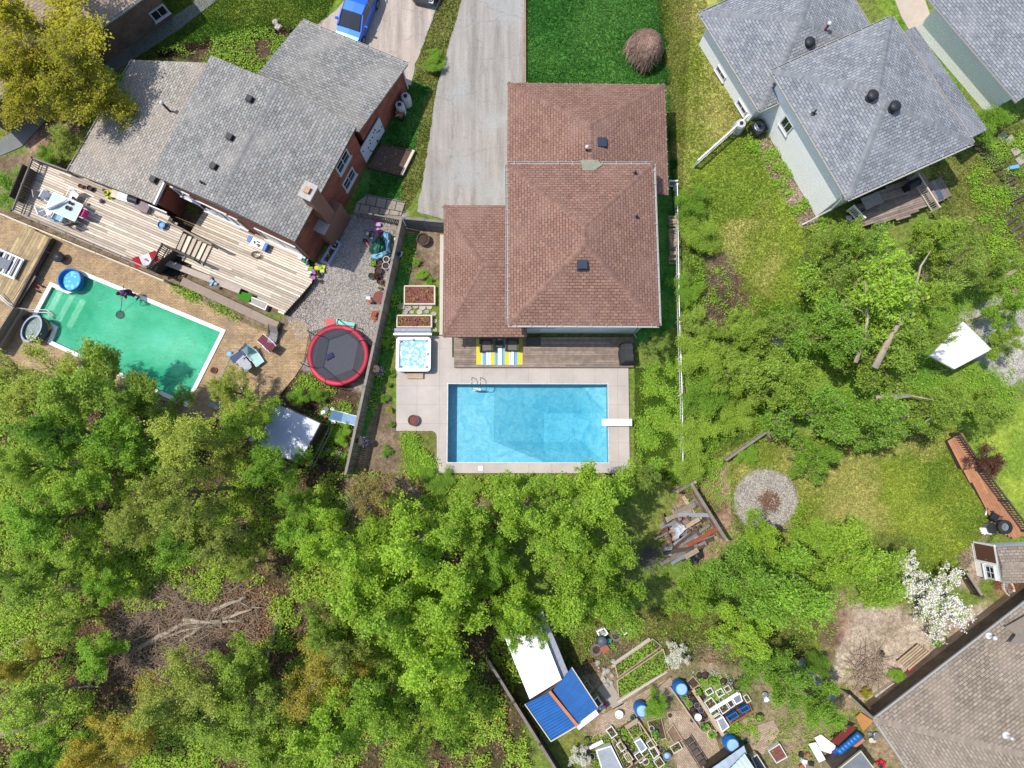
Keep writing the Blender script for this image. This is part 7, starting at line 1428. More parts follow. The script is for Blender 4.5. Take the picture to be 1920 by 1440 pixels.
# gravel circle rim, dead brush
def brush(name, label, px, py, rad, n, seed, mat=None, ln=(.3, .9), h=.35, flat=.25, kind_cat='brush', zb=0, r0=.02):
    c = P(px, py, .1); rng = np.random.default_rng(seed); R = rad / 31; segs = []
    for i in range(n):
        r = R * sqrt(rng.random()); a = rng.uniform(0, 2 * pi); az = rng.uniform(0, 2 * pi); L = rng.uniform(*ln); p = np.array([r * cos(a), r * sin(a), zb + rng.uniform(.02, h)]); d = np.array([cos(az), sin(az), rng.normal(0, flat)]) * L; m_ = p + d * .5 + rng.normal(0, .04, 3); q_ = p + d; rr_ = rng.uniform(.4, 1) * r0
        m_[2] = max(m_[2], .03); q_[2] = max(q_[2], .02); segs.append((p, m_, rr_, rr_ * .8)); segs.append((m_, q_, rr_ * .8, rr_ * .4))
    al = np_tube(segs, 4); o = bpy.data.objects.new(name, np_mesh(name, al, 4, [mat or M_twig], val=rng.random(len(al) // 4))); COL.objects.link(o); o.location = (c.x, c.y, 0); return tag(o, label, kind_cat)
brush('brush_pile', 'brown heap of dead twigs in the middle of the pale gravel circle', 1440, 940, 17, 150, 2, mk('brown_twigs', S(150, 112, 88), .9, .3, 5, 0, fv=.4), (.2, .6))
brush('brush_pile', 'spreading bare brown brush on the pale ground beside the tan roofed house', 1622, 1248, 30, 170, 3, mk('pale_twigs', S(172, 150, 128), .9, .3, 5, 0, fv=.45), (.5, 1.4), .7); brush('brush_pile', 'brown heap of pine straw behind the small shed', 1886, 1092, 15, 300, 4, mk('rust_twigs', S(160, 106, 72), .9, .3, 5, 0, fv=.4), (.2, .6))
t_ = thing('fire_ring', 'small dark fire ring on the pale ground near the blossoming tree', 'fire ring', tuple(P(1652, 1225, .1)[:2]) + (0,)); b = MB(); b.lathe([(.17, 0), (.19, .16), (.14, .17), (.12, .03)], (0, 0, 0), 16, close=False); part(t_, 'ring', b, M_dark); b = MB(); b.lathe([(.13, .04), (.01, .05)], (0, 0, 0), 12, close=False); part(t_, 'ash', b, M_soil)
# scrap lumber pile
c = P(1290, 1000, .2); rs = random.Random(77); mats_ = [M_woodg, M_wood, M_woodd, M_timber, mk('rust_board', S(158, 84, 60), .8, .2), M_tarpgr, M_gmetal, M_woodg, M_wood, M_brown]
for i in range(70):
    u, v_ = rs.uniform(-1, 1), rs.uniform(-1, 1); p = P(1283 + u * 26 + v_ * 16, 998 + u * -16 + v_ * 38, .2); L = rs.uniform(.7, 2.0); a = radians(28) + rs.gauss(0, .12) + (pi / 2 if rs.random() < .15 else 0); z_ = rs.uniform(.1, .75); b = MB(); b.box((p.x, p.y, z_), (L, rs.uniform(.07, .3), rs.choice([.03, .05, .09])), a, rs.uniform(-.06, .06), rs.uniform(-.05, .05))
    solo('scrap_board', b, mats_[i % len(mats_)], '%s %s board %s of the scrap lumber pile' % (('grey tan dark pale rusty slate silver grey tan brown').split()[i % 10], 'long' if L > 1.9 else 'short' if L < 1.3 else 'middling', ('near the upper ' if v_ < -.33 else 'near the lower ' if v_ > .33 else 'in the middle ') + ('left' if u < -.33 else 'right' if u > .33 else 'part')), 'board', 'jumbled boards of the scrap lumber pile')
drape('plastic_sheet', 'crumpled white plastic sheet on top of the scrap lumber pile', [(1262, 990), (1280, 978), (1292, 990), (1268, 1014)], .85, mk('film', S(214, 220, 224), .35, .1), 'plastic sheet', 6); drape('plastic_sheet', 'dark shiny plastic sheet at the lower end of the scrap lumber pile', [(1292, 1040), (1318, 1024), (1320, 1048), (1300, 1062)], .5, M_black, 'plastic sheet', 7, .1); drape('plastic_sheet', 'small white bag at the lower left of the scrap lumber pile', [(1240, 1034), (1262, 1026), (1266, 1038), (1246, 1046)], .6, M_pvc, 'plastic sheet', 8)
b = MB(); b.beam(P(1238, 1058, .5), P(1308, 1022, .5), .22, .08); solo('long_plank', b, M_woodg, 'longest pale plank along the lower edge of the scrap lumber pile', 'plank')
t_ = thing('shrub', 'bare tangled shrub just below the scrap lumber pile', 'shrub', tuple(P(1215, 1045, .5)[:2]) + (0,)); brush_o = brush('branches', None, 1215, 1045, 14, 120, 12, mk('grey_twigs', S(120, 108, 110), .9, .3, 5, 0, fv=.4), (.4, 1.1), .8, .4, None); brush_o.parent = t_; brush_o.location = (0, 0, 0)
# small shed at right
t_ = thing('garden_shed', 'small white sided shed with tan shingles at the right edge', 'shed', P(1880, 1055, 0)); q = flatrect([(1868, 1026), (1980, 1022), (1984, 1092), (1880, 1094)], 2.3); b, cp, R = hip(q[0], q[1], q[2], q[3], .22, False, False); rf = part(t_, 'roof', b, R_tan, True); part(rf, 'ridge_cap', capmesh(cp), C_tan, True); fascia(rf, q, 2.3, M_fas, .12); w4 = inset(q, .06); walls(t_, w4, 0, 2.2, M_side)
aw = ang(w4[0], w4[3]) - pi / 2; nv2 = Vector((cos(aw), sin(aw), 0)); sv2 = Vector((-sin(aw), cos(aw), 0)); q_ = onwall(P(1856, 1036, 1.2), w4[0], w4[3]) + nv2 * .03; b = MB(); b.box(q_, (.06, .95, 1.7), aw); d_ = part(t_, 'door', b, mk('door_brown', S(112, 76, 62), .6, .08), True); b = MB(); b.box(q_ + nv2 * .06 + sv2 * .35, (.06, .05, .12), aw); part(d_, 'handle', b, M_chrome, True); b = MB(); b.box(q_ - nv2 * .005, (.05, 1.15, 1.9), aw); part(d_, 'frame', b, M_white, True)
q_ = onwall(P(1868, 1072, 1.35), w4[0], w4[3]); window(t_, q_, aw, .7, .75, bars=1, hb=1)
t_ = thing('spare_tyre', 'black wheel lying on the boardwalk beside the small shed', 'tyre', tuple(P(1884, 988, .9)[:2]) + (.3,)); b = MB(); b.lathe([(.24, .5), (.4, .48), (.42, .6), (.4, .7), (.24, .69)], (0, 0, 0), 26, close=False); part(t_, 'tyre', b, M_rubber, smooth=True); b = MB(); b.lathe([(.25, .56), (.22, .62), (.08, .6), (.05, .66), (.01, .66)], (0, 0, 0), 18, close=False); part(t_, 'rim', b, M_gmetal); b = MB(); b.lathe([(.36, 0), (.36, .48), (.01, .48)], (0, 0, 0), 18); part(t_, 'base', b, M_black)
t_ = thing('bin', 'grey white open bin between the black chair and wheel', 'bin', tuple(P(1864, 990, .6)[:2]) + (0,), .2); b = MB(); b.box((0, 0, .3), (.5, .55, .58)); part(t_, 'body', b, M_gmetal); b = MB(); b.lathe([(.3, .6), (.3, .66), (.01, .67)], (-.1, 0, 0), 16); part(t_, 'lid', b, M_dark)
chair('black chair at the lower end of the cedar boardwalk', 1866, 970, 2.6, M_black, M_dark, None, .05); drape('cloth', 'crumpled white cloth on the ground by the small shed corner', [(1840, 992), (1856, 985), (1866, 1000), (1848, 1004)], .25, M_white, 'cloth', 21, .08); b = MB(); b.tube([P(1852, 951, .1), P(1848, 966, .1)], .05, 8); solo('pipe', b, M_white, 'short white pipe on the grass beside the cedar boardwalk', 'pipe')
t_ = thing('bathtub', 'pale oval tub behind the small shed', 'tub', tuple(P(1893, 1103, .4)[:2]) + (0,), .3); b = MB(); b.lathe([(.3, 0), (.38, .4), (.34, .42), (.26, .1), (.01, .08)], (0, 0, 0), 22, .8, 1.4, close=False); part(t_, 'shell', b, M_cream, smooth=True); b = MB(); b.lathe([(.3, .3), (.01, .3)], (0, 0, 0), 22, .8, 1.4, close=False); part(t_, 'water', b, M_tarpgr)
board_fence('board_fence', 'low dark board fence between the blossoming tree and small shed', P(1812, 1072, 1.0), P(1842, 1118, 1.0), 1.0, M_woodd, 1)
# ================================================================ YARD OF THE TAN ROOFED HOUSE
uvslab('path', [(1650, 1320), (1925, 1100), (1925, 1122), (1662, 1334)], .03, M_conc, 0)
t_ = thing('picnic_bench', 'slatted tan wooden platform bench by the tan roofed house', 'bench', tuple(P(1716, 1230, .4)[:2]) + (0,)); q = quad([(1682, 1241), (1722, 1208), (1745, 1224), (1704, 1256)], .42); b = MB(); b.boards(q, ang(P(1682, 1241), P(1722, 1208)), .14, .04, .38, .42, 3, 4); part(t_, 'slats', b, M_timber, True)
for p in inset(q, .12): b = MB(); b.box((p[0], p[1], .19), (.08, .08, .37)); part(t_, 'leg', b, M_woodd, True)
pot(1711, 1257, 7, .3, M_red, 'bright red bucket beside the slatted tan bench', None, name='bucket', cat='bucket', soil=M_red); lid([(1732, 1250), (1746, 1241), (1765, 1250), (1750, 1262)], .35, 'dark cold frame with pale rim against the tan house wall', M_glass, M_conc); pot(1757, 1205, 7, .3, M_green, 'green and white pot at the upper end of the slatted bench', [L_shr]); 
for i, (x0, y0, x1, y1) in enumerate(((1736, 1187, 1768, 1190), (1768, 1190, 1788, 1213))): b = MB(); b.beam(P(x0, y0, .12), P(x1, y1, .12), .1, .1); solo('timber_beam', b, M_woodd, ['dark timber lying level above the slatted bench', 'dark timber leaning toward the tan house wall'][i], 'beam')
lid([(1640, 1305), (1652, 1296), (1676, 1280), (1684, 1286), (1650, 1316)], .3, 'grey slabs stacked against the wall path of the tan roofed house', M_stone, M_conc, 'slab_stack', 'slabs', None, 'slab'); lid([(1628, 1322), (1640, 1314), (1650, 1326), (1636, 1334)], .25, 'small dark grating near the corner of the tan roofed house', M_dark, M_dark, 'grating', 'grating', None, 'bars')
board_fence('board_fence', 'pale tan board fence leading to the corner of the tan roofed house', P(1592, 1305, 1.3), P(1640, 1350, 1.3), 1.3, M_timber, 1); b = MB(); q = quad([(1605, 1345), (1614, 1336), (1638, 1352), (1618, 1372)], .3); b.prism(q, .22, .3); solo('ochre_panel', b, mk('ochre_panel', S(196, 140, 80), .7, .15), 'ochre board panel lying inside the tan fence corner', 'panel')
b = MB(); b.beam(P(1497, 1238, .1), P(1566, 1312, .1), .5, .04); solo('plastic_sheet', b, M_tarpgr, 'long narrow grey plastic strip under the round bright bush', 'plastic sheet'); b = MB(); b.beam(P(1503, 1232, .15), P(1568, 1306, .15), .1, .2); solo('timber_beam', b, M_wood, 'long timber edging beside the narrow grey plastic strip', 'beam')
# ================================================================ VEGETABLE GARDEN
M_corr = mk('corrugated_blue', S(44, 108, 180), .45, .15, 2, .1, fv=.1); M_corrw = mk('corrugated_white', S(246, 246, 250, 1.05), .5, .06, 2)
def corrug(q, pitch=.16, amp=.03, along=True):
    """ribbed sheet on four 3-D corners; ribs run q0->q3"""
    b = MB(); q = [Vector(p) for p in q]; L = (q[1] - q[0]).length; n_ = max(2, int(L / pitch)) * 4
    for i in range(n_ + 1): a, e = lerp(q[0], q[1], i / n_), lerp(q[3], q[2], i / n_); z_ = Vector((0, 0, amp * sin(i * pi / 2))); b.v += [tuple(a + z_), tuple(e + z_)]
    for i in range(n_): k = i * 2; b.face((k, k + 1, k + 3, k + 2))
    return b
t_ = thing('shed', 'garden shed with blue corrugated roof sheets split by an orange ridge board', 'shed', tuple(P(1050, 1330, 0)))
part(t_, 'roof', corrug([P(984, 1320, 2.2), P(1033, 1390, 2.2), P(1080, 1360, 2.5), P(1032, 1297, 2.5)]), M_corr, True); part(t_, 'roof', corrug([P(1084, 1357, 2.5), P(1037, 1294, 2.5), P(1072, 1251, 2.35), P(1121, 1326, 2.35)], .07, .012), M_corr, True); b = MB(); b.beam(P(1030, 1296, 2.6), P(1083, 1361, 2.6), .16, .08); part(t_, 'ridge_board', b, mk('orange_wood', S(206, 132, 90), .7, .15), True); b = MB(); b.beam(P(1082, 1364, 2.2), P(1120, 1335, 2.2), .3, .05); part(t_, 'fascia', b, M_white, True)
q = quad([(984, 1320), (1033, 1390), (1121, 1326), (1072, 1251)], 2.2); walls(t_, inset(q, .2), 0, 2.1, M_woodd)
for p0, p1 in ((P(1033, 1390, 2.25), P(1082, 1361, 2.5)), (P(984, 1320, 2.25), P(1033, 1390, 2.25)), (P(1072, 1251, 2.4), P(1121, 1326, 2.4))): b = MB(); b.beam(p0, p1, .05, .06); part(t_, 'edge_trim', b, M_cream, True)
t_ = thing('shed', 'shed with bright white metal roof running under the trees above the blue roof', 'shed', tuple(P(1000, 1240, 0))); part(t_, 'roof', corrug([P(943, 1188, 2.5), P(993, 1311, 2.5), P(1053, 1274, 2.65), P(1003, 1148, 2.65)], .5, .012), M_corrw, True); part(t_, 'side_roof', corrug([P(1053, 1273, 2.3), P(1003, 1148, 2.3), P(1016, 1140, 2.1), P(1066, 1262, 2.1)], .3, .01), mk('grey_roof', S(186, 188, 200), .5, .1), True); walls(t_, inset(quad([(943, 1188), (993, 1311), (1053, 1274), (1003, 1148)], 2.4), .15), 0, 2.35, M_woodg)
t_ = thing('greenhouse_frame', 'open timber frame leaning against the right side of the blue roofed shed', 'frame', tuple(P(1104, 1285, 0))); q = quad([(1092, 1284), (1101, 1274), (1112, 1291), (1104, 1304)], 1.2); frame(t_, 'frame', q, 1.14, 1.2, .05, M_timber)
for p in q: b = MB(); b.tube([(p[0], p[1], 0), (p[0], p[1], 1.15)], .03, 4); part(t_, 'post', b, M_timber, True)
lid([(1111, 1315), (1120, 1305), (1130, 1320), (1121, 1330)], .7, 'dark box with pale rim right of the blue roofed shed', M_black, M_cream, 'box', 'box'); pile(1126, 1322, 0, 'white and rust tools heaped at the shed corner', [M_white, M_rust, M_cream, M_pink], 'tool_pile', 'tools', 51, .3, 7); b = MB(); a_ = P(1000, 1312, 0)
for x, y, r, lb in ((1118, 1219, .36, 'larger tyre planter left of the vegetable bed'), (1155, 1192, .34, 'tyre planter at the top beside the square crate')):
    c = P(x, y, .25); t_ = thing('tyre_planter', lb, 'tyre', (c.x, c.y, 0), 0, 'tyre planters'); b = MB(); b.lathe([(r * .62, .22), (r * .95, .24), (r, .14), (r * .95, .03), (r * .6, .02)], (0, 0, 0), 24, close=False); b.lathe([(r * .5, .25), (r * .55, .28), (r * .6, .25)], (0, 0, 0), 20, close=False); part(t_, 'tyre', b, mk('tyre_grey', S(128, 116, 108), .85, .2)); b = MB(); b.lathe([(r * .6, .14), (.01, .16)], (0, 0, 0), 16, close=False); part(t_, 'soil', b, M_soil)
t_ = thing('barrel', 'dark round water drum with lid between the two tyre planters', 'barrel', tuple(P(1129, 1203, .7)[:2]) + (0,)); b = MB(); b.lathe([(.26, 0), (.29, .35), (.26, .68)], (0, 0, 0), 20); part(t_, 'body', b, M_spa, smooth=True); b = MB(); b.lathe([(.28, .68), (.26, .74), (.01, .78)], (0, 0, 0), 20); part(t_, 'lid', b, mk('lid_blue', S(96, 104, 120), .5), smooth=True)
pile(1143, 1206, 0, 'blue and green bits beside the dark drum', [M_blue, M_green, M_dark], 'junk_pile', 'junk', 52, .2, 5); b = MB(); a_ = P(1134, 1216, .3); b.box((a_.x, a_.y, .2), (.45, .4, .35), .6); solo('crate', b, M_rust, 'terracotta coloured crate below the dark drum', 'crate'); planter([(1118, 1184), (1133, 1176), (1141, 1188), (1126, 1200)], .35, 'white tub full of pale leaves above the dark drum', M_white, M_soil, 90, [M_fw, L_shr]); planter([(1162, 1180), (1175, 1172), (1184, 1181), (1171, 1191)], .3, 'white rimmed square crate of seedlings by the top tyre', M_white, M_soil, 40, [L_drk])
# green beds and edging
for k, (px, lb) in enumerate((([(1152, 1246), (1224, 1197), (1242, 1212), (1158, 1272)], 'upper of the two long leafy green vegetable beds'), ([(1156, 1276), (1244, 1216), (1256, 1256), (1160, 1312)], 'lower and greener of the two long leafy vegetable beds'))):
    planter(px, .2, lb, M_timber, M_soil, 1100 if k else 620, [L_drk, L_shr, L_mid], group='long vegetable beds', w=.06, size=(.04, .1))
for i, (x0, y0, x1, y1, m_, lb) in enumerate(((1150, 1244, 1218, 1197, M_stone, 'row of pale rubble along the upper vegetable bed'), (1158, 1316, 1250, 1258, M_conc, 'long pale concrete edging below the green vegetable bed'), (1258, 1270, 1205, 1320, M_timber, 'thin plank edging at the path corner'))):
    b = MB(); b.beam(P(x0, y0, .1), P(x1, y1, .1), .14, .16); solo('edging', b, m_, lb, 'edging')
for i in range(16):
    c = P(1118 + rs.uniform(0, 32), 1240 + i * 3, .1); b = MB(); b.ball((c.x, c.y, .08), rs.uniform(.07, .17), 8, sz=.7, jit=.2); solo('rock', b, M_stone, '%s pale rock of the heap between tyres and vegetable bed, counted from the top' % ('first second third fourth fifth sixth seventh eighth ninth tenth eleventh twelfth thirteenth fourteenth fifteenth sixteenth'.split()[i]), 'rock', 'rocks by the vegetable bed')
def barrel(px, py, r, h, label, lidm=None, lean=None, mat=None):
    c = P(px, py, h); t_ = thing('barrel', label, 'barrel', (c.x, c.y, 0), random.random(), 'blue barrels of the vegetable garden'); b = MB(); b.lathe([(r * .9, 0), (r, h * .3), (r * 1.02, h * .5), (r, h * .7), (r * .92, h), (r * .84, h), (r * .82, h * .9)], (0, 0, 0), 24, close=False); part(t_, 'body', b, mat or M_blue, smooth=True)
    b = MB(); b.lathe([(r * .83, h * .93), (.01, h * .95)], (0, 0, 0), 20, close=False); part(t_, 'water', b, lidm or M_lblue)
    for k in (.3, .7): b = MB(); b.lathe([(r * 1.0, h * k - .02), (r * 1.05, h * k), (r * 1.0, h * k + .02)], (0, 0, 0), 20, close=False); part(t_, 'hoop', b, mat or M_blue)
    return t_
foggy = mk('foggy', S(168, 206, 232), .3, .15, 4); barrel(1278, 1293, .38, 1.0, 'blue barrel with foggy water at the top corner of the planter boxes', foggy); barrel(1204, 1334, .38, 1.0, 'blue barrel half under the round dense shrub', foggy); barrel(1374, 1398, .4, 1.0, 'blue barrel with pale water above the metal roof', foggy)
pot(1251, 1419, 7, .5, M_gmetal, 'grey blue drum at the bottom near the cobbled path', None, soil=foggy, name='drum', cat='drum')
for x, y, r, h, mt, pl, lb in ((1161, 1340, 7, .4, M_white, None, 'white bucket on the path below the vegetable bed'), (1309, 1345, 6, .4, M_white, None, 'white lidded bucket among the round pots')): pot(x, y, r, h, mt, lb, pl, soil=M_white, name='bucket', cat='bucket')
GP_ = 'round pots along the left side of the planter boxes'
for i, (x, y, r, mt, pl) in enumerate(((1283, 1308, 6, M_gmetal, 1), (1292, 1320, 6, M_timber, 1), (1293, 1300, 5, M_black, 0), (1300, 1311, 5, M_black, 0), (1307, 1323, 5, M_gmetal, 0), (1299, 1332, 5, M_black, 0), (1315, 1332, 5, M_gmetal, 0), (1304, 1341, 6, M_black, 0), (1322, 1341, 5, M_black, 0), (1308, 1297, 7, M_woodd, 1), (1311, 1267, 5, M_black, 0), (1322, 1267, 6, M_black, 0), (1335, 1277, 7, M_woodd, 1), (1357, 1278, 6, M_black, 0), (1382, 1285, 8, M_black, 0), (1425, 1346, 7, M_woodd, 1), (1321, 1362, 8, M_gmetal, 1), (1335, 1377, 8, M_cream, 1), (1169, 1371, 6, M_black, 1), (1109, 1419, 6, M_gmetal, 0), (1211, 1428, 6, M_cream, 0), (1228, 1375, 6, M_green, 1), (1337, 1193, 6, M_black, 0), (1343, 1214, 6, M_black, 1), (1383, 1222, 7, M_black, 0), (1428, 1218, 5, M_black, 0), (1397, 1210, 4, M_woodd, 1), (1100, 1388, 5, M_woodd, 1))):
    L_ = ['grey pot with a green plant next to the foggy blue barrel', 'tan rimmed pot of green below the first grey pot', 'plain black pot above the tan rimmed pot', 'black pot in the second row of the round pots', 'grey rimmed empty pot in the middle of the round pots', 'black pot left of the grey rimmed one', 'grey rimmed pot lowest of the right row', 'black pot touching the white lidded bucket', 'black pot between the lidded bucket and long beam', 'brown pot with plant beside the upper plank', 'small black pot at the top, left of two', 'black pot at the top, right of two', 'brown planter full of earth among pale stones', 'dark pot among pale stones near the garden corner', 'large black pot at the right corner of planter boxes', 'brown pot with weeds right of the blue crates', 'wide grey pot with dark plant below the round pots', 'low cream bowl with plant under the narrow box', 'black pot with plant at the corner of middle bed', 'pot with pale ring left of the big cold frame', 'cream rimmed pot at the bottom edge', 'green pot under the round dense shrub', 'black pot under the bright tree, top of the right hand row', 'black pot with white flowers in the right hand row', 'black pot at the lower end of right hand row', 'small black pot on the grass near the dense tree', 'small brown pot in the row under the bright tree', 'little brown pot by the lower shed corner'][i]
    pot(x, y, r, .3, mt, L_, [L_shr] if pl else None, 'scattered pots of the vegetable garden')
GB = 'planter boxes of the vegetable garden'
for px, z_, lb, so_, n_ in (([(1287, 1279), (1300, 1267), (1314, 1284), (1299, 1293)], .3, 'square planter of bare soil beside the foggy blue barrel', None, 6), ([(1320, 1317), (1334, 1307), (1345, 1321), (1330, 1332)], .3, 'square planter of dark soil left of the long white board', None, 8), ([(1331, 1336), (1345, 1327), (1350, 1335), (1336, 1345)], .3, 'small soil cell at the upper left of the boxed grid', None, 12), ([(1336, 1346), (1350, 1337), (1355, 1343), (1342, 1352)], .3, 'narrow soil cell just above the grey square lid', None, 4), ([(1346, 1325), (1360, 1316), (1369, 1330), (1355, 1340)], .3, 'middle soil cell of the boxed grid', None, 14), ([(1361, 1315), (1371, 1309), (1379, 1323), (1370, 1329)], .3, 'dark soil cell right of the middle one in the boxed grid', None, 0),
    ([(1323, 1353), (1331, 1348), (1346, 1371), (1338, 1376)], .3, 'long narrow planter left of the grey square lid', None, 8), ([(1175, 1367), (1197, 1353), (1206, 1376), (1188, 1388)], .35, 'deep green planted box below the stack of boards', None, 90), ([(1215, 1405), (1227, 1399), (1237, 1415), (1226, 1424)], .35, 'small planter with white frame right of the middle grey panel', None, 10), ([(1250, 1372), (1262, 1357), (1281, 1388), (1264, 1396)], .15, 'triangular bare bed beside the cobbled path', mk('bed_brown', S(140, 112, 92), .95, .3, 5, .5), 0), ([(1146, 1390), (1152, 1384), (1186, 1434), (1172, 1446)], .25, 'long weedy bed right of the big cold frame', None, 140), ([(1360, 1344), (1405, 1318), (1412, 1334), (1370, 1360)], .25, 'bed edged with orange brick holding two blue crates', None, 20), ([(1440, 1408), (1462, 1394), (1477, 1420), (1456, 1432)], .35, 'white edged planter with red mulch at the bottom', M_soilr, 10), ([(1213, 1352), (1240, 1345), (1250, 1385), (1225, 1392)], .12, 'brown weedy bed between the dense shrub and path', None, 60)):
    planter(px, z_, lb, {'bed edged with orange brick holding two blue crates': M_rust}.get(lb, M_pvc if 'white' in lb or 'cell' in lb else M_timber), so_, n_, [L_drk, L_shr], group=GB, w=.05)
for i, (px, lb) in enumerate((([(1362, 1345), (1380, 1334), (1386, 1342), (1369, 1353)], 'left blue crate in the brick edged bed'), ([(1386, 1330), (1402, 1321), (1407, 1330), (1392, 1338)], 'right blue crate in the brick edged bed'))):
    q = quad(px, .5); r = thing('blue_crate', lb, 'crate', (*cen(q), .2), 0, 'blue crates'); frame(r, 'frame', q, .2, .5, .05, M_blue); b = MB(); b.prism(inset(q, .04), .2, .3); part(r, 'base', b, M_dark, True)
for px, z_, lb, m_ in (([(1343, 1350), (1356, 1343), (1368, 1363), (1354, 1374)], .4, 'grey square lid at the lower corner of the boxed grid', M_tarpgr), ([(1372, 1308), (1388, 1299), (1393, 1315), (1380, 1322)], .4, 'grey lid at the upper right of the boxed grid', M_gmetal), ([(1189, 1391), (1201, 1384), (1214, 1403), (1202, 1413)], .5, 'middle grey glass panel over a seedling box', M_tarpgr), ([(1117, 1407), (1146, 1398), (1170, 1446), (1134, 1462)], .5, 'largest grey cold frame cut by the bottom edge', mk('frame_film', S(170, 174, 180), .25, .2, 2)), ([(1408, 1421), (1420, 1414), (1440, 1446), (1424, 1452)], .6, 'black window frame leaning at the bottom edge', M_glass)): lid(px, z_, lb, m_, M_white if m_ != M_glass else M_cream)
for i, (x0, y0, x1, y1, lb) in enumerate(((1299, 1293, 1356, 1379, 'long double timber running down the left side of the boxed grid'), (1329, 1334, 1384, 1300, 'long white board across the top of the boxed grid'), (1256, 1288, 1315, 1372, 'thin timber beside the paved path'), (1196, 1350, 1237, 1412, 'timber edging right of the planted box'), (1172, 1364, 1196, 1349, 'stack of pale boards above the planted box'), (1162, 1385, 1186, 1432, 'dark edged timber of the long weedy bed'), (1105, 1402, 1130, 1390, 'white boards at the top of the big cold frame'), (1190, 1432, 1216, 1412, 'thin pale board near the bottom edge'))):
    b = MB(); b.beam(P(x0, y0, .3), P(x1, y1, .3), .2 if 'double' in lb or 'white' in lb or 'stack' in lb else .07, .08); solo('timber_beam', b, M_white if 'white' in lb else M_timber, lb, 'beam')
pr = random.Random(91)
nm = ('nearest the foggy barrel', 'by the white board', 'beside the brick edging', 'by the grey square lid', 'at the narrow planter', 'near the white lidded bucket', 'under the round shrub', 'by the planted box', 'beside the board stack', 'at the middle grey panel', 'near the cream rimmed pot', 'by the big cold frame', 'by the long weedy bed', 'near the blue grey drum', 'below the tyre planter', 'at the pebble edge', 'right of the lower barrel', 'next to the rusty rack', 'on the paved corner', 'between the bright tree and pots')
for i, (x, y) in enumerate(((1286, 1298), (1352, 1312), (1398, 1312), (1360, 1376), (1332, 1346), (1298, 1350), (1222, 1366), (1170, 1384), (1186, 1346), (1206, 1418), (1220, 1434), (1152, 1396), (1160, 1428), (1240, 1408), (1108, 1240), (1370, 1276), (1398, 1392), (1288, 1392), (1256, 1342), (1362, 1208))):
    pot(x, y, pr.uniform(3, 5), pr.uniform(.15, .3), pr.choice([M_black, M_rust, M_woodd, M_gmetal, M_green, M_pvc]), 'tiny garden pot ' + nm[i], [L_shr] if pr.random() < .4 else None, 'scattered pots of the vegetable garden')
scatter('white_pebbles', [[(1296, 1262), (1330, 1256), (1376, 1276), (1384, 1296), (1350, 1312), (1325, 1300)]], 900, (.03, .07), .08, [M_stone], .3, 8, per=2); scatter('ground_plants', [[(1300, 1262), (1376, 1270), (1384, 1300), (1330, 1316)], [(1360, 1360), (1412, 1340), (1420, 1400), (1380, 1390)], [(1110, 1380), (1180, 1350), (1250, 1380), (1250, 1440), (1110, 1440)], [(1060, 1180), (1560, 1150), (1560, 1240), (1300, 1230), (1080, 1250)], [(1440, 1260), (1600, 1250), (1640, 1340), (1500, 1440), (1440, 1400)]], 3000, (.03, .07), .2, [L_drk, L_mid], .52, 9, ns=1.6)
for k, (x, y, w_, h_, a_) in enumerate(((1222, 1395, 8, 8, 55), (1200, 1420, 10, 7, 55), (1236, 1430, 9, 8, 55), (1165, 1400, 9, 6, 55), (1178, 1420, 9, 6, 55), (1350, 1299, 7, 7, 60), (1364, 1292, 6, 6, 60), (1330, 1297, 6, 7, 60), (1401, 1310, 8, 5, 60), (1147, 1373, 10, 7, 55), (1268, 1402, 8, 10, 60))):
    ca_, sa_ = cos(radians(a_)), sin(radians(a_)); planter([(x + i * w_ * ca_ - j * h_ * sa_, y + i * w_ * sa_ + j * h_ * ca_) for i, j in ((-1, -1), (1, -1), (1, 1), (-1, 1))], .3, ['pale edged box of seedlings under the middle grey panel', 'pale edged box by the cream rimmed pot at the bottom', 'pale edged box touching the bottom edge left of the grey blue drum', 'pale edged box between long weedy bed and grey panel, upper', 'pale edged box between long weedy bed and grey panel, lower', 'small box among white pebbles, nearest the white board', 'small box among white pebbles, nearest the large black pot', 'small box among white pebbles, left of two others', 'narrow box at the right end of the brick edged bed', 'pale edged box above the long weedy bed', 'box beside the triangular bare bed'][k], M_pvc if k % 2 else M_cream, None, 14, [L_drk, L_shr], group=GB, w=.05)
# metal roofs at the bottom edge
t_ = thing('shed', 'low shed with pale blue metal roof cut by the bottom edge', 'shed', tuple(P(1380, 1440, 0))); part(t_, 'roof', corrug([P(1318, 1452, 1.6), P(1395, 1398, 1.6), P(1400, 1413, 1.6), P(1330, 1470, 1.6)], .4, .01), mk('blue_metal', S(178, 194, 208), .45, .12, 2), True); part(t_, 'roof', corrug([P(1344, 1466, 1.9), P(1396, 1413, 1.9), P(1440, 1480, 1.9), P(1380, 1520, 1.9)], .25, .02), mk('mint_metal', S(206, 224, 220), .45, .12, 2), True); walls(t_, inset(quad([(1324, 1452), (1396, 1400), (1440, 1470), (1370, 1510)], 1.5), .1), 0, 1.5, M_woodd)
b = MB(); c = P(1355, 1405, .5); t_ = thing('metal_rack', 'rusty metal rack with trays standing by the cobbled path', 'rack', tuple(P(1305, 1412, .4)[:2]) + (0,), -1.0)
for i in range(5): b = MB(); b.box((-.7 + i * .35, 0, .3 + .05 * (i % 2)), (.28, .42, .04)); part(t_, 'tray', b, M_woodd)
for s in (-1, 1): b = MB(); b.beam((-.95, s * .26, .35), (.95, s * .26, .35), .05, .05); part(t_, 'side_rail', b, M_dark)
t_ = thing('barrel_rack', 'rack of blue barrels under a dark red cover near the tan house corner', 'barrel rack', tuple(P(1590, 1395, 0)))
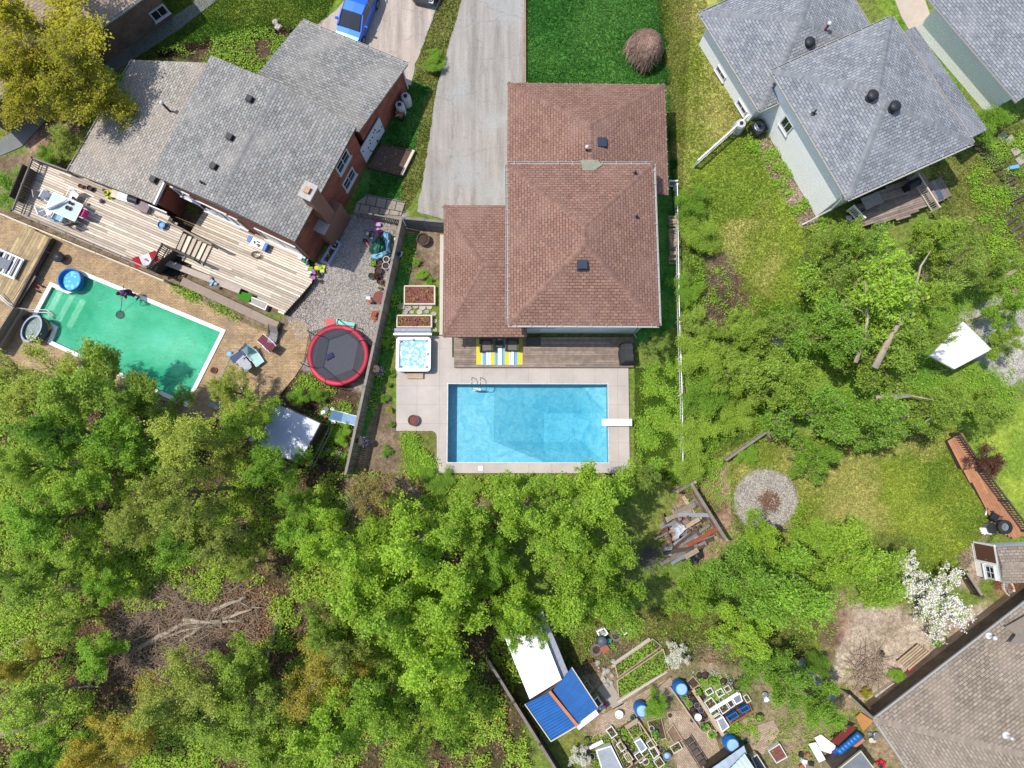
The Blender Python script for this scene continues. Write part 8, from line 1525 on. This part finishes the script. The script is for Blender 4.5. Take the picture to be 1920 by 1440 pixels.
for i in range(7): f = i / 6; a_ = lerp(P(1571, 1404, .8), P(1604, 1376, .8), f); c_ = lerp(P(1583, 1416, .7), P(1618, 1388, .7), f); b = MB(); b.tube([a_, c_], .17, 12); part(t_, 'barrel', b, M_blue, True, True)
b = MB(); b.beam(P(1580, 1418, .95), P(1620, 1386, .95), .16, .06); part(t_, 'front_board', b, mk('orange_wood', S(206, 132, 90), .7), True); q = quad([(1558, 1392), (1590, 1360), (1606, 1366), (1572, 1398)], 1.0); b = MB(); b.prism(q, .9, .97); part(t_, 'cover', b, mk('oxblood', S(118, 44, 38), .6, .15), True)
b = MB(); a_ = P(1572, 1414, .5); b.box((a_.x, a_.y, .3), (.45, .4, .6), .5); solo('blue_bin', b, mk('deep_blue', S(24, 72, 190), .5), 'deep blue bin at the left foot of the blue barrel rack', 'bin')
for i, (px, lb) in enumerate((([(1528, 1384), (1540, 1378), (1569, 1400), (1558, 1414), (1540, 1408)], 'upper sheet of the white panels stacked left of the barrel rack'), ([(1516, 1395), (1530, 1392), (1548, 1424), (1536, 1430)], 'lower sheet of the white panels stacked left of the barrel rack'))): b = MB(); b.prism(quad(px, .3 + i * .1), .2 + i * .14, .26 + i * .14); solo('white_panel', b, M_white, lb, 'panel', 'white panels by the barrel rack')
t_ = thing('shed', 'low shed with flat dark grey roof below the blue barrel rack', 'shed', tuple(P(1610, 1440, 0))); q = flatrect([(1566, 1446), (1614, 1407), (1646, 1450), (1600, 1490)], 1.9); b = MB(); b.prism([tuple(p[:2]) for p in q], 1.83, 1.9); part(t_, 'roof', b, mk('felt_grey', S(124, 130, 134), .8, .2, 2), True); frame(t_, 'trim', [tuple(p[:2]) for p in q], 1.8, 1.94, .05, M_cream); walls(t_, inset([tuple(p[:2]) for p in q], .1), 0, 1.8, M_woodd)
pile(1652, 1434, 0, 'red tools on the ground right of the flat grey shed roof', [M_red, M_dark, M_red], 'tool_pile', 'tools', 61, .25, 6); pile(1512, 1428, 0, 'black and white bags at the bottom, left of the white panels', [M_black, M_white, M_rust], 'bag_pile', 'bags', 62, .4, 8); pile(1636, 1384, 0, 'small clutter in the corner beside the tan house wall', [M_gmetal, M_cream], 'junk_pile', 'junk', 63, .25, 5); pile(1352, 1195, 0, 'grey covered heap at the top of the right hand pot row', [M_gmetal, M_spa], 'junk_pile', 'junk', 64, .25, 5); pile(1432, 1245, 0, 'green and white plastic things beside the dense tree', [M_green, M_pvc], 'junk_pile', 'junk', 65, .3, 5); pile(1437, 1310, 0, 'white buckets under the edge of the dense tree', [M_pvc, M_gmetal], 'junk_pile', 'junk', 66, .3, 6)
# ================================================================ WOODS FLOOR: fallen logs and brush
LG = [(1040, 1205, 0, 0), ]
for i, (pts, r, lb) in enumerate((([(255, 1218), (300, 1192), (345, 1170), (415, 1164)], .17, 'longest pale fallen log in the brush of the left woods'), ([(345, 1162), (378, 1166), (458, 1164)], .14, 'upper forked pale log of the fallen tree'), ([(300, 1198), (340, 1183), (400, 1172)], .09, 'slim pale log just under the longest log'), ([(338, 1202), (372, 1178), (388, 1172)], .1, 'short pale log slanting below the fork'), ([(398, 1144), (440, 1128), (462, 1120)], .12, 'pale broken stem at the upper right of fallen tree'), ([(418, 1160), (462, 1146), (480, 1138)], .1, 'pale branch reaching right from the fork'), ([(524, 1145), (516, 1180), (500, 1238)], .13, 'upright pale log standing apart to the right'), ([(210, 1178), (250, 1190), (270, 1190)], .07, 'thin grey branch left of the longest log'), ([(255, 1235), (285, 1256), (303, 1264)], .13, 'brown log below the left tip of the longest log'), ([(305, 1225), (350, 1212)], .08, 'short brown log under the brush'), ([(128, 1287), (190, 1288)], .09, 'reddish rotten log left of the brush'), ([(680, 1156), (720, 1172), (795, 1182)], .14, 'dark curved log showing between the centre trees'), ([(0, 1376), (60, 1362), (100, 1350)], .14, 'dark leaning trunk in the bottom left corner'), ([(0, 1228), (40, 1200), (90, 1185)], .1, 'dark branch at the left edge of the brush'), ([(130, 870), (175, 862), (240, 875)], .1, 'dark trunk crossing the gap in the left woods'), ([(100, 1108), (160, 1098), (205, 1096)], .07, 'grey branch lying above the brush'), ([(455, 1344), (400, 1352), (340, 1335)], .06, 'long bare grey branch in the lower left woods'))):
    b = MB(); P3 = [P(x, y, .25 + .15 * (k % 2) + (1.8 if 'centre' in lb or 'leaning' in lb or 'gap' in lb else 0)) for k, (x, y) in enumerate(pts)]; Q = []
    for a_, c_ in zip(P3, P3[1:]): Q += [a_, lerp(a_, c_, .33) + Vector((0, random.uniform(-.06, .06), 0)), lerp(a_, c_, .66) + Vector((0, random.uniform(-.06, .06), 0))]
    Q.append(P3[-1]); b.tube(Q, [r * (1 - .5 * k / len(Q)) for k in range(len(Q))], 9)
    for s in range(3): k = random.randrange(1, len(Q)); az = random.uniform(0, 6.28); e = Q[k] + Vector((cos(az), sin(az), .1)) * random.uniform(.4, .9); b.tube([Q[k], e], [r * .4, r * .15], 5)
    solo('fallen_log', b, M_barkp if 'pale' in lb or 'standing' in lb else (M_twig if 'dark' not in lb else M_bark), lb, 'log', 'fallen logs of the left woods', smooth=True)
brush('brush_pile', 'tangle of thin pale sticks around the fallen logs', 310, 1190, 92, 1800, 71, mk('pale_twigs', S(172, 150, 128), .9, .3, 5, 0, fv=.45), (.4, 1.6), .5); brush('brush_pile', 'brown brush spread left of the fallen logs toward the photo edge', 120, 1225, 80, 800, 72, mk('brown_twigs', S(150, 112, 88), .9), (.3, 1.3), .4); brush('brush_pile', 'brown twigs on the small clearing under the white shed', 500, 950, 40, 420, 73, mk('brown_twigs', S(150, 112, 88), .9), (.3, 1.1), .35); brush('brush_pile', 'scattered pale sticks right of the fallen logs', 430, 1150, 60, 500, 74, mk('pale_twigs', S(172, 150, 128), .9), (.3, 1.3), .4)
brush('brush_pile', 'grey twigs under the twiggy bronze leafed tree', 680, 945, 26, 220, 75, mk('grey_twigs', S(120, 108, 110), .9), (.4, 1.2), 1.0, .5)
# gravel
scatter('gravel', [[(540, 600), (575, 560), (604, 500), (640, 450), (664, 404), (742, 410), (736, 470), (692, 700), (640, 600), (560, 640)]], 20000, (.012, .03), .04, [mk('gravel_stone', S(206, 198, 188), .9, .25, 6, 0, fv=.5)], .0, 10, per=2, spread=.06, up=1.5, flat=.9)
scatter('gravel', [[(1435 + 58 * cos(a / 14 * 2 * pi), 938 + 56 * sin(a / 14 * 2 * pi)) for a in range(14)], [(1800, 600), (1860, 560), (1990, 540), (2050, 660), (1900, 720)]], 12000, (.012, .028), .04, [mk('gravel_stone', S(206, 198, 188), .9)], .0, 11, per=2, spread=.06, up=1.5, flat=.9)

rng = np.random.default_rng(8); gp2 = [tuple(p[:2]) for p in GP]; x = rng.uniform(-26, -15, 900); y = rng.uniform(0, 12, 900); ok = (sdist(x, y, gp2) < -.1) & (rng.random(900) < .4); x, y = x[ok], y[ok]; n_ = len(x); s_ = rng.uniform(.02, .055, n_)[:, None]; az = rng.uniform(0, 6.28, n_); a_ = np.stack([np.cos(az), np.sin(az), 0 * az], -1); b_2 = np.stack([-np.sin(az), np.cos(az), 0 * az], -1); c = np.stack([x, y, 0 * x - .085], -1)
o = bpy.data.objects.new('floating_leaves', np_mesh('floating_leaves', np.stack([c - a_ * s_, c + b_2 * s_ * .5, c + a_ * s_, c - b_2 * s_ * .5], 1).reshape(-1, 3), 4, [mk('wet_leaf', S(96, 84, 50), .5, .3, 3, 0, fv=.5)], val=rng.random(n_))); COL.objects.link(o); o['kind'] = 'stuff'
